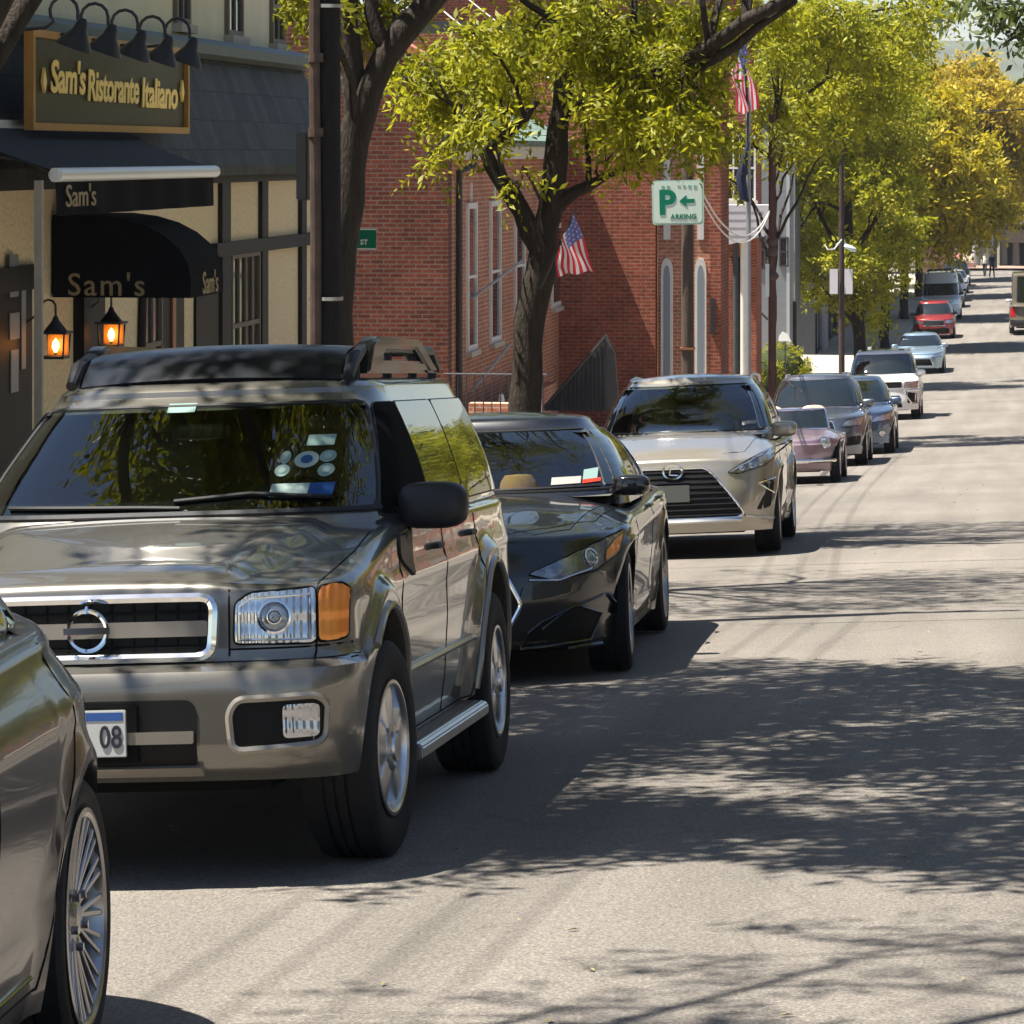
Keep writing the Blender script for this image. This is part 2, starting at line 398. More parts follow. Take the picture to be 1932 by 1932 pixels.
        s.mb = MB(); s.mb.add(verts, fs)
        # greenhouse
        G = s.G; w0, w1 = G[0][0], G[-1][0]
        def g(k, w): return smooth_list([(x[0], x[k]) for x in G], w)
        hs = [w0+(w1-w0)*i/10 for i in range(11)]
        def ringpts(uf, ur, hw):
            a = min(s.ga, (ur-uf)*0.45); b = min(s.gb, (ur-uf)*0.45); pts = []
            for i in range(13):
                v = hw*math.sin(math.pi/2*i/13*0.985); pts.append((v, uf+se_u(v, hw, a, s.gp)))
            uA = pts[-1][1]; vB = hw*math.sin(math.pi/2*12/13*0.985); uB = ur-se_u(vB, hw, b, s.gq)
            for i in range(1, 24):
                t = i/24; u = uA+(uB-uA)*t
                v = min(se_v(u-uf, hw, a, s.gp), se_v(ur-u, hw, b, s.gq)); pts.append((v-s.gt*hw*max(0, (t-0.45))**2*2, u))
            for i in range(12, -1, -1):
                v = hw*math.sin(math.pi/2*i/13*0.985); pts.append((v*(1-s.gt*0.6), ur-se_u(v, hw, b, s.gq)))
            return pts+[(-v, u) for v, u in reversed(pts[1:-1])]
        rings = [[(p[0], p[1], w) for p in ringpts(g(1,w), g(2,w), g(3,w))] for w in hs]
        top = rings[-1]; m = len(top); cu = (g(1,w1)+g(2,w1))/2
        uf1, ur1, hw1 = g(1,w1), g(2,w1), g(3,w1)
        for k in range(1, 5):
            t = math.pi/2*k/4; ins = s.rr*(1-math.cos(t))
            rings.append([(p[0]*(1-ins/hw1), p[1]+(cu-p[1])*ins*1.0/((ur1-uf1)/2), w1+s.rh*math.sin(t)) for p in top])
        last = rings[-1]
        for k in (0.08, 0.25, 0.45, 0.7, 1.0):
            rr_ = []
            for p in last:
                sp = min(max(p[1], uf1+0.45), ur1-0.45); u = p[1]+(sp-p[1])*k
                rr_.append((p[0]*(1-k), u, p[2]+s.rc*(1-(1-k)**2)*1.0))
            rings.append(rr_)
        vs = [p for r in rings for p in r]; fs = [(i*m+k, i*m+(k+1)%m, (i+1)*m+(k+1)%m, (i+1)*m+k) for i in range(len(rings)-1) for k in range(m)]
        s.mb.add(vs, fs)
        s.bvh = BVHTree.FromPolygons([Vector(v) for v in s.mb.v], s.mb.f)
        s.g = g
        return s
    # projection helpers
    def hit(s, a, b, ax):
        if ax == 'F': o, d = Vector((a, -2, b)), Vector((0, 1, 0))
        elif ax == 'B': o, d = Vector((a, s.L+2, b)), Vector((0, -1, 0))
        elif ax == 'S': o, d = Vector((3, a, b)), Vector((-1, 0, 0))
        elif ax == 'T': o, d = Vector((-3, a, b)), Vector((1, 0, 0))
        else: o, d = Vector((a, b, 4)), Vector((0, 0, -1))
        loc, nor, idx, dist = s.bvh.ray_cast(o, d)
        if loc is None: return None, None
        if nor.dot(d) > 0: nor = -nor
        return loc, nor
def rpoly(pts, r=0.03, n=4):
    out = []; m = len(pts)
    for i in range(m):
        p0, p1, p2 = Vector(pts[i-1]), Vector(pts[i]), Vector(pts[(i+1) % m])
        a, b = (p0-p1), (p2-p1); d = min(r, a.length*0.45, b.length*0.45)
        A, B = p1+a.normalized()*d, p1+b.normalized()*d
        for k in range(n+1):
            t = k/n; out.append(tuple((1-t)**2*A+2*t*(1-t)*p1+t*t*B))
    return out
def mirror(poly): return [(-a, b) for a, b in reversed(poly)]
def drape(name, S, poly, ax, off, mt, parent, grid=0.05, skirt=0.02, label=None):
    bm = bmesh.new(); vs = [bm.verts.new((p[0], p[1], 0)) for p in poly]; bm.faces.new(vs)
    xs = [p[0] for p in poly]; ys = [p[1] for p in poly]
    for k, (lo, hi) in enumerate(((min(xs), max(xs)), (min(ys), max(ys)))):
        m = max(1, int((hi-lo)/grid))
        for i in range(1, m):
            c = lo+(hi-lo)*i/m; co = Vector((c, 0, 0)) if k == 0 else Vector((0, c, 0)); no = Vector((1, 0, 0)) if k == 0 else Vector((0, 1, 0))
            bmesh.ops.bisect_plane(bm, geom=bm.verts[:]+bm.edges[:]+bm.faces[:], plane_co=co, plane_no=no, dist=1e-5)
    last = None; miss = []; nors = {}
    for v in bm.verts:
        loc, nor = S.hit(v.co.x, v.co.y, ax)
        if loc is None: miss.append(v); continue
        nors[v] = nor; v.co = loc+nor*off
    good = [v for v in bm.verts if v in nors]
    if miss and good:
        q = [(v, v.co.copy()) for v in good]
        for v in miss:
            a, b = v.co.x, v.co.y
            def key(t):
                c = t[1]; ca, cb = {'F':(c.x,c.z),'B':(c.x,c.z),'S':(c.y,c.z),'T':(c.y,c.z),'U':(c.x,c.y)}[ax]; return (ca-a)**2+(cb-b)**2
            g = min(q, key=key); v.co = g[1].copy(); nors[v] = nors[g[0]]
            if ax in 'FB': v.co.x = a; v.co.z = b
            elif ax in 'ST': v.co.y = a; v.co.z = b
            else: v.co.x = a; v.co.y = b
    if skirt > 0:
        be = [e for e in bm.edges if len(e.link_faces) == 1]
        r = bmesh.ops.extrude_edge_only(bm, edges=be)
        nv = [x for x in r['geom'] if isinstance(x, bmesh.types.BMVert)]
        for v in nv:
            src = min((e.other_vert(v) for e in v.link_edges if e.other_vert(v) in nors), key=lambda q: (q.co-v.co).length, default=None)
            if src: v.co = src.co-nors[src]*skirt
    bmesh.ops.recalc_face_normals(bm, faces=bm.faces)
    if good:
        f = max(bm.faces, key=lambda f: f.calc_area()); vv = f.verts[0]
        if vv in nors and f.normal.dot(nors[vv]) < 0: bmesh.ops.reverse_faces(bm, faces=bm.faces)
    me = bpy.data.meshes.new(name); bm.to_mesh(me); bm.free(); me.materials.append(mt)
    me.polygons.foreach_set('use_smooth', [True]*len(me.polygons)); me.set_sharp_from_angle(angle=R(40))
    o = bpy.data.objects.new(name, me); COL.objects.link(o); o.parent = parent; ORG[o.name] = Vector()
    if label: o['label'] = label
    return o
def path_on(S, pts, ax, off=0.0, closed=False, step=0.03):
    out = []; P = list(pts)+([pts[0]] if closed else [])
    for i in range(len(P)-1):
        a, b = Vector(P[i]), Vector(P[i+1]); k = max(1, int((b-a).length/step))
        for j in range(k):
            q = a+(b-a)*j/k; loc, nor = S.hit(q.x, q.y, ax)
            if loc is not None: out.append(loc+nor*off)
    q = P[-1]; loc, nor = S.hit(q[0], q[1], ax)
    if loc is not None: out.append(loc+nor*off)
    return out
def lines_on(mb, S, paths, ax, rad=0.004, off=-0.001, closed=False, step=0.03):
    for p in paths:
        q = path_on(S, p, ax, off, closed, step)
        if len(q) > 1: mb.tube(q, rad, 6, cap=not closed)
    return mb
def blob(mb, c, r, e=0.6, nu=18, nv=12, M=None, mi=0):
    vs = []
    def sp(x, p): return math.copysign(abs(x)**p, x)
    for i in range(nv+1):
        a = -math.pi/2+math.pi*i/nv
        for k in range(nu):
            b = 2*math.pi*k/nu
            p = Vector((r[0]*sp(math.cos(a), e)*sp(math.cos(b), e), r[1]*sp(math.cos(a), e)*sp(math.sin(b), e), r[2]*sp(math.sin(a), e)))
            if M: p = M @ p
            vs.append(p+Vector(c))
    fs = [(i*nu+k, i*nu+(k+1)%nu, (i+1)*nu+(k+1)%nu, (i+1)*nu+k) for i in range(nv) for k in range(nu)]
    return mb.add(vs, fs, mi)

# ---------------------------------------------------------------- wheels
def wheel(parent, x, y, r, tw, rr, style, side=1, rimmat=None, hi=True, steer=0.0):
    """wheel > tyre, rim (axis along x, outer face at x)"""
    seg = 48 if hi else 24; s = side
    M = Matrix.Translation((x, y, r)) @ Matrix.Rotation(steer, 4, 'Z') @ Matrix(((0,0,s,0),(1,0,0,0),(0,1,0,0),(0,0,0,1)))
    # local: lathe axis z -> world x*side
    hub = MB(); hub.lathe([(0.0,-0.10),(rr*0.80,-0.10),(rr*0.80,-0.085),(0.0,-0.085)], seg//2, M)
    w = hub.build('wheel', mat('hub_dark', (0.02,0.02,0.02), 0.6), parent)  # plain dark brake disc and hub
    t = MB(); h = tw/2; z0 = -h
    prof = [(rr*0.97, -tw*0.98), (rr+0.03, -tw), (r*0.93, -tw*1.0), (r*0.985, -tw*0.93), (r, -tw*0.82)]
    if hi:
        for k in range(1, 4):
            z = -tw*(0.82-0.64*k/4); prof += [(r, z-0.006), (r-0.009, z-0.005), (r-0.009, z+0.005), (r, z+0.006)]
    prof += [(r, -tw*0.18), (r*0.985, -tw*0.07), (r*0.95, -0.006), (r*0.90, 0.0), (rr+0.045, 0.0), (rr+0.022, -0.008), (rr+0.006, -0.016), (rr*0.97, -0.03)]
    t.lathe(prof, seg, M, closed=True)
    t.build('tyre', mat('tyre_rubber', (0.012,0.012,0.013), 0.75, var=0.3, vscale=14, bump=0.2, bscale=120, spec=0.3), w, smooth=True, angle=30)
    rm = MB(); dish = 0.03
    rm.lathe([(rr+0.008,-0.012),(rr+0.008,-0.002),(rr-0.004,0.0),(rr-0.014,-0.006),(rr-0.022,-0.03),(rr-0.03,-tw*0.8),(rr-0.026,-tw*0.8),(rr-0.016,-0.03)], seg, M, closed=True)
    def spoke(a, w0, w1, r0, r1, zt0, zt1, th, skew=0.0):
        ca, sa = math.cos(a), math.sin(a); n = 6; vs = []
        for i in range(n+1):
            f = i/n; q = r0+(r1-r0)*f; wd = w0+(w1-w0)*f; z = zt0+(zt1-zt0)*f**1.4; k = skew*f
            for (dy, dz) in ((-wd/2, -th), (-wd/2*0.85, -0.004), (-wd/4, 0), (wd/4, 0), (wd/2*0.85, -0.004), (wd/2, -th)):
                yy = dy+k; vs.append(M @ Vector((q*ca-yy*sa, q*sa+yy*ca, z+dz)))
        fs = [(i*6+k, (i+1)*6+k, (i+1)*6+(k+1)%6, i*6+(k+1)%6) for i in range(n) for k in range(6)]
        rm.add(vs, fs)
    if style == 'wide5':
        for i in range(5): spoke(2*math.pi*i/5+0.3, 0.085, 0.155, rr*0.15, rr*0.965, -0.006, -0.016, 0.035)
        rm.lathe([(0,-0.03),(rr*0.36,-0.03),(rr*0.36,-0.006),(rr*0.30,0.0),(rr*0.22,0.002),(rr*0.2,0.012),(0,0.014)], 24, M)
    elif style == 'multi':
        for i in range(15):
            a = 2*math.pi*i/15
            spoke(a, 0.02, 0.018, rr*0.2, rr*0.97, -0.035, -0.008, 0.03, skew=0.022)
            spoke(a, 0.02, 0.018, rr*0.2, rr*0.97, -0.035, -0.008, 0.03, skew=-0.022)
        rm.lathe([(0,-0.06),(rr*0.24,-0.06),(rr*0.24,-0.036),(rr*0.18,-0.03),(rr*0.14,-0.022),(0,-0.020)], 24, M)
    elif style == 'five2':
        for i in range(5):
            a = 2*math.pi*i/5+0.2
            spoke(a-0.13, 0.035, 0.04, rr*0.2, rr*0.97, -0.02, -0.01, 0.035); spoke(a+0.13, 0.035, 0.04, rr*0.2, rr*0.97, -0.02, -0.01, 0.035)
        rm.lathe([(0,-0.04),(rr*0.28,-0.04),(rr*0.28,-0.022),(rr*0.2,-0.014),(0,-0.012)], 24, M)
    elif style == 'steel':
        rm.lathe([(0,-0.01),(rr*0.3,-0.012),(rr*0.5,-0.03),(rr*0.75,-0.02),(rr*0.97,-0.02),(rr*0.97,-0.05),(0,-0.05)], 24, M)
    else:
        for i in range(8): spoke(2*math.pi*i/8, 0.05, 0.045, rr*0.2, rr*0.97, -0.02, -0.01, 0.03)
        rm.lathe([(0,-0.04),(rr*0.28,-0.04),(rr*0.28,-0.02),(0,-0.014)], 24, M)
    if hi:
        for i in range(5):
            a = 2*math.pi*i/5+0.9; q = rr*0.26
            c = M @ Vector((q*math.cos(a), q*math.sin(a), 0.0)); rm.tube([c-Vector((s*0.03,0,0)), c+Vector((s*(0.006 if style=='wide5' else -0.012),0,0))], 0.011, 6)
    rm.build('rim', rimmat or MATS['alloy'], w, smooth=True, angle=32)
    return w

def ws_poly(S, front, w1, n=6):
    lo = S.wlow; pts = [lo+(w1+0.01-lo)*i/n for i in range(n+1)]
    P = [(S.g(3,w)-front[0]+(front[0]-front[1])*(w-lo)/(w1-lo), w) for w in pts]
    return [(a, b) for a, b in P]+[(-a, b) for a, b in reversed(P)]
def open_windscreen(S, root):
    """cut the windscreen opening in the shell and furnish the cabin behind it"""
    w1 = S.G[-1][0]-0.05; lo = S.wlow; fr = S.wsf; uf = lambda w: S.g(1, w)
    def inside(p, m):
        return lo+m < p.z < w1-m and abs(p.x) < S.g(3,p.z)-fr[0]+(fr[0]-fr[1])*(p.z-lo)/(w1-lo)-m and p.y < uf(p.z)+0.40
    keep = []; mi = []
    for f in S.mb.f:
        ps = [S.mb.v[i] for i in f]; c = sum(ps, Vector())/len(ps)
        if all(inside(p, 0.004) for p in ps): continue
        keep.append(f); mi.append(1 if any(inside(p, 0.0) for p in ps) and c.z > lo+0.0 and inside(c, 0.0) else 0)
    S.mb.f = keep; S.mb.mi = mi
    dk = mat('cabin_trim', (0.10,0.095,0.085), 0.8, var=0.2); st = mat('seat_cloth', (0.30,0.28,0.25), 0.85, var=0.15)
    b0 = S.belt-0.10; u0 = uf(S.belt); u1 = S.g(2, S.belt)-0.35; hw = S.g(3, S.belt)-0.05; hr = S.g(3, w1)-0.04
    m = MB(); q = 7
    m.add([(-hw,u0+0.10,b0-0.25),(hw,u0+0.10,b0-0.25),(hw,u1,b0-0.25),(-hw,u1,b0-0.25),(-hw,u0+0.55,b0+0.1),(hw,u0+0.55,b0+0.1),(hw,u1,b0+0.1),(-hw,u1,b0+0.1),(-hr,uf(w1)+0.12,w1-0.005),(hr,uf(w1)+0.12,w1-0.005),(hr,u1-0.2,w1-0.005),(-hr,u1-0.2,w1-0.005)],
          [(0,1,2,3),(1,2,6,5),(0,3,7,4),(5,6,10,9),(4,7,11,8),(8,9,10,11),(2,3,7,6),(6,7,11,10)])
    cab = m.build('cabin', dk, root)
    m = MB(); m.add([(-hw+0.02,u0+0.03,b0+0.075),(hw-0.02,u0+0.03,b0+0.075),(hw-0.02,u0+0.50,b0+0.09),(-hw+0.02,u0+0.50,b0+0.09),(-hw+0.02,u0+0.56,b0+0.02),(hw-0.02,u0+0.56,b0+0.02),(-hw+0.02,u0+0.56,b0-0.2),(hw-0.02,u0+0.56,b0-0.2)], [(0,1,2,3),(3,2,5,4),(4,5,7,6)])
    m.build('dashboard', mat('dash_grey', (0.09,0.085,0.075), 0.75, var=0.15), cab, smooth=True)
    us = uf(w1)+0.42
    for sx in (-1, 1):
        s_ = MB(); x = sx*0.37; blob(s_, (x, us+0.28, b0+0.10), (0.25,0.10,0.36), 0.55, M=Matrix.Rotation(-0.2,3,'X')); blob(s_, (x, us+0.34, min(w1-0.14, b0+0.56)), (0.13,0.05,0.10), 0.7); s_.build('seat', st, cab, smooth=True)
    s_ = MB(); blob(s_, (0, min(u1-0.3, us+1.25), b0+0.06), (hw-0.1,0.10,0.32), 0.4); s_.build('rear_seat', st, cab, smooth=True)
    s_ = MB(); M = Matrix.Translation((0.37, u0+0.72, b0+0.10)) @ Matrix.Rotation(1.15,4,'X'); s_.lathe([(0.168,-0.013),(0.185,0),(0.168,0.013),(0.158,0)], 24, M, closed=True); s_.tube([M @ Vector((-0.16,0,0)), M @ Vector((0.16,0,0))], 0.02, 6); s_.build('steering_wheel', MATS['plastic_black'], cab, smooth=True)
    s_ = MB(); blob(s_, (0, uf(w1-0.06)+0.13, w1-0.085), (0.12,0.02,0.035), 0.6); s_.tube([(0,uf(w1-0.06)+0.13,w1-0.06),(0,uf(w1)+0.10,w1-0.01)], 0.012, 6); s_.build('rear_view_mirror', MATS['plastic_black'], cab, smooth=True)
def vehicle(name, label, S, loc, yaw, paint, whl, slope=-0.0613, flip=False, group='cars parked along the kerb', roll=-2.4, steer=0.0):
    """S: Shell; returns the Empty; wheels: (r, width, rimr, style, inset)"""
    rx = math.atan(slope) if not flip else -math.atan(slope)
    root = thing(name, label, S.cat, loc, rz=yaw+(math.pi if flip else 0), rx=rx, group=group, ry=R(roll)*(-1 if flip else 1)); root['_local'] = 1
    S.build_mesh()
    if S.hi: open_windscreen(S, root)
    S.mb.build('body', [paint, MATS['gap_black']] if S.hi else paint, root, smooth=True, angle=S.sharp, weld=True)
    r, tw, rr, style, ins = whl
    for (uc, R_, zc) in S.arch:
        for sd in (1, -1):
            if sd < 0 and not S.both: pass
            wheel(root, sd*(S.hw-ins), uc, r, tw, rr, style, side=sd, rimmat=S.rimmat, hi=S.hi, steer=(R(steer) if uc < S.L/2 else 0))
    dk = MATS['underside']; u = MB(); a0, a1 = S.arch[0], S.arch[1]; zb = S.ground
    u.box((-S.hw+0.30, 0.25, zb), (S.hw-0.30, S.L-0.25, 0.6)); u.box((-S.hw+0.09, a0[0]+a0[1]+0.03, zb+0.02), (S.hw-0.09, a1[0]-a1[1]-0.03, 0.55))
    u.build('underbody', dk, root)
    for (uc, R_, zc) in S.arch:
        for sd in (1, -1):
            a = MB(); n = 16; xo, xi = sd*(S.hw-0.045), sd*(S.hw-0.34); vs = []
            for i in range(n+1):
                t = math.pi*i/n; q = R_+0.012; yy = uc-q*math.cos(t); zz = zc+q*S.ay*math.sin(t); vs += [(xo, yy, zz), (xi, yy, zz)]
            fs = [(2*i, 2*i+1, 2*i+3, 2*i+2) for i in range(n)]; fs.append(tuple(2*i+1 for i in range(n+1)))
            a.add(vs, fs); a.build('wheel_arch_liner', dk, root)
    return root

def auto_glass(S, root, pillars, wb=0.03, wt=0.05, front=(0.10, 0.06), tints=None, sides='ST', fA=0.17, fC=0.25, band=True, panes=True):
    """windscreen, side windows split at the pillars, rear window, each with its rubber frame"""
    g = S.g; w0 = S.belt+wb; w1 = S.G[-1][0]-wt; n = 6
    gl = MATS['car_glass']; rub = MATS['rubber_black']
    ws = [w0+(w1-w0)*i/n for i in range(n+1)]
    lo = S.wlow; pts = [lo+(w1+0.01-lo)*i/n for i in range(n+1)]
    P = [(g(3,w)-front[0]+(front[0]-front[1])*(w-lo)/(w1-lo), w) for w in pts]
    poly = rpoly([(-a, b) for a, b in P]+[(a, b) for a, b in reversed(P)], 0.05) if False else ([(a, b) for a, b in P]+[(-a, b) for a, b in reversed(P)])
    if panes: poly = rpoly(poly, 0.03, 2)
    W = drape('windscreen', S, poly, 'F', 0.004, MATS['clear_glass'] if S.hi else gl, root, grid=0.06, skirt=0.01)
    fr = MB(); lines_on(fr, S, [poly], 'F', 0.011, 0.0, closed=True, step=0.06); fr.build('windscreen_seal', rub, root, smooth=True)
    # rear window
    P = [(g(3,w)*(1-S.gt)-0.16, w) for w in (S.rlow, (S.rlow+w1)/2, w1-0.02)]
    poly = rpoly([(a, b) for a, b in P]+[(-a, b) for a, b in reversed(P)], 0.05, 3)
    drape('rear_window', S, poly, 'B', 0.004, gl, root, grid=0.08, skirt=0.01)
    edges = [None]+list(pillars)+[None]
    for sd in sides:
        for i in range(len(edges)-1):
            a, b = edges[i], edges[i+1]
            fu = (lambda w: g(1,w)+fA) if a is None else (lambda w, a=a: max(a[0]+a[2], g(1,w)+fA))
            bu = (lambda w: g(2,w)-fC) if b is None else (lambda w, b=b: min(b[1]+(b[2]), g(2,w)-fC))
            front_ = [(fu(w), w) for w in ws]; back = [(bu(w), w) for w in ws]
            if back[0][0]-front_[0][0] < 0.06: continue
            ft = [(p, w) for (p, w), (q, _) in zip(front_, back) if q-p > 0.02]; bt = [(q, w) for (p, w), (q, _) in zip(front_, back) if q-p > 0.02]
            poly = bt+[x for x in reversed(ft)]
            poly = rpoly(poly, 0.025, 2)
            o = drape('side_window', S, poly, sd, 0.010, (tints or {}).get(i, gl), root, grid=0.05, skirt=0.016)
            fr = MB(); lines_on(fr, S, [poly], sd, 0.009, 0.0, closed=True, step=0.08); fr.build('window_seal', S.sealmat or rub, o, smooth=True)

def licence_plate(S, root, v, w, txt, col=(0.75,0.75,0.72), tcol=(0.03,0.04,0.15), wd=0.305, ht=0.155, off=0.012, band=True):
    loc, nor = S.hit(v, w, 'F'); y = loc.y-off
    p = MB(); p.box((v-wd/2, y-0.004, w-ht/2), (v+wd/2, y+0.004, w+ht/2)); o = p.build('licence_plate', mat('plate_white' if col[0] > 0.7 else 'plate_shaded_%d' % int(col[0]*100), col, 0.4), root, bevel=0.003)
    if band:
        q = MB(); q.box((v-wd/2+0.01, y-0.0055, w+ht/2-0.035), (v+wd/2-0.01, y-0.0045, w+ht/2-0.008)); q.build('plate_band', mat('plate_blue', (0.03,0.08,0.25), 0.4), o)
    if txt:
        t = MB(); add_text(t, txt, 0.105, frameM((v, y-0.006, w-0.015), (1,0,0), (0,0,1)), depth=0.0015, bold=0.001, sx=0.75); t.build('plate_characters', mat('plate_ink', tcol, 0.5), o)
    return o
def door_mirror(S, root, u, w, reach, size, mt, sides=(1,-1), tilt=0.0):
    for sd in sides:
        loc, nor = S.hit(u, w-0.03, 'S' if sd > 0 else 'T')
        x0 = loc.x if loc else sd*S.hw
        m = MB(); c = (x0+sd*(reach), u+0.0, w+size[2]*0.45)
        M = Matrix.Rotation(-sd*0.12, 3, 'Z')
        blob(m, c, size, 0.62, M=M)
        m.tube([(x0-sd*0.03, u+0.02, w-0.02), (x0+sd*(reach-size[0]*0.5), u+0.01, w+size[2]*0.15)], [0.035, 0.028], 10)
        o = m.build('door_mirror', mt, root, smooth=True, angle=50)
def handles(S, root, pts, mt, sides=(1,-1)):
    for sd in sides:
        for (u, w) in pts:
            loc, nor = S.hit(u, w, 'S' if sd > 0 else 'T'); m = MB()
            x = loc.x+sd*0.02; m.tube([(loc.x-sd*0.01, u-0.09, w), (x, u-0.07, w+0.002), (x+sd*0.008, u, w+0.004), (x, u+0.07, w+0.002), (loc.x-sd*0.01, u+0.09, w)], [0.011,0.012,0.014,0.012,0.011], 8)
            m.build('door_handle', mt, root, smooth=True)
def seams(S, root, side_paths, top_paths, front_paths, rad=0.0035):
    L = [(p, ax) for ax in 'ST' for p in side_paths]+[(q, 'U') for p in top_paths for q in (p, mirror(p))]+[(q, 'F') for p in front_paths for q in (p, mirror(p))]
    for p, ax in L:
        m = lines_on(MB(), S, [p], ax, rad, -0.0012)
        if m.v: m.build('panel_gap', MATS['gap_black'], root)
def lamp(S, root, poly, ax='F', name='headlight', inner=None, frame=True, off=0.010, both=True, mt=None):
    out = []
    for mm in ((poly, mirror(poly)) if both else (poly,)):
        o = drape(name, S, mm, ax, off, mt or MATS['headlight_glass'], root, grid=0.04, skirt=0.022)
        if frame:
            fr = MB(); lines_on(fr, S, [mm], ax, 0.006, off*0.5, closed=True, step=0.03); fr.build('lamp_surround', MATS['gap_black'], o, smooth=True)
        out.append(o)
    return out
def projector(S, o, v, w, r, off=0.012, mt=None):
    """round lens inside a headlight"""
    loc, nor = S.hit(v, w, 'F'); m = MB(); c = loc+nor*off
    a = nor.cross(Vector((0,0,1))).normalized(); b = nor.cross(a)
    M = Matrix((a, b, nor)).transposed().to_4x4(); M.translation = c
    m.lathe([(r*1.15,-0.004),(r*1.15,0.004),(r,0.006),(r*0.92,0.0)], 20, M, closed=True)
    m.build('lamp_bezel', MATS['chrome'], o, smooth=True)
    m = MB(); m.lathe([(r*0.92,-0.002),(r*0.7,0.004),(r*0.35,0.008),(0,0.009)], 20, M); m.build('lamp_lens', mt or MATS['lens_glass'], o, smooth=True)
# ---------------------------------------------------------------- the big SUV in front
carpaint('paint_pewter', (0.185,0.172,0.145), metal=0.65, rough=0.26, dust=0.05)
carpaint('paint_pewter_dull', (0.25,0.222,0.18), metal=0.5, rough=0.38, dust=0.12)
def suv_feat(u, v):
    a = abs(v)-0.15*(u-0.2); d = 0.022*(1-sstep(0.43, 0.49, a))*(1-sstep(1.2, 1.4, u))*sstep(0.05, 0.35, u)
    return d
SV = Shell(cat='car', L=4.64, hw=0.875, af=0.95, pf=5.6, ar=0.8, pr=4.5, crown=0.045, rs=0.05, mid=0.77, n1=16, n2=9, step=0.09, fw=0.11, flare=0.035,
    top=[(0,0.975),(0.12,1.005),(0.4,1.045),(1.2,1.165),(1.6,1.19),(4.4,1.19),(4.64,1.17)], feat=suv_feat, sharp=28,
    ff=[(0.2,0.14),(0.36,0.09),(0.40,0.03),(0.46,0.0),(0.66,0.0),(0.71,0.015),(0.735,0.05),(0.745,0.115),(0.80,0.12),(0.95,0.13),(1.02,0.16)],
    fr=[(0.2,0.12),(0.40,0.0),(0.66,0.0),(0.70,0.06),(1.0,0.08),(1.2,0.10)],
    fs=[(0.2,0.06),(0.34,0.045),(0.5,0.02),(0.75,0.0),(0.95,0.003),(1.1,0.02),(1.2,0.04)],
    sill=[(0,0.35),(0.30,0.34),(0.36,0.34),(1.25,0.33),(2.9,0.33),(3.0,0.36),(4.64,0.40)], arch=[(0.79,0.415,0.37),(3.48,0.43,0.37)], ay=1.19,
    crease=[(0.93,0.97,0.25,4.5,0.010)], belt=1.14, wlow=1.195, rlow=1.22,
    G=[(1.08,1.17,4.62,0.825),(1.16,1.22,4.60,0.815),(1.3,1.42,4.57,0.785),(1.5,1.73,4.50,0.715),(1.63,1.93,4.42,0.655)], ga=0.42, gb=0.35, gp=3.2, gq=3.6, gt=0.04, rr=0.10, rh=0.055, rc=0.03,
    rimmat=None, sealmat=None, hi=True, both=True, ground=0.30, corner=0.035, wsf=(0.045,0.05))
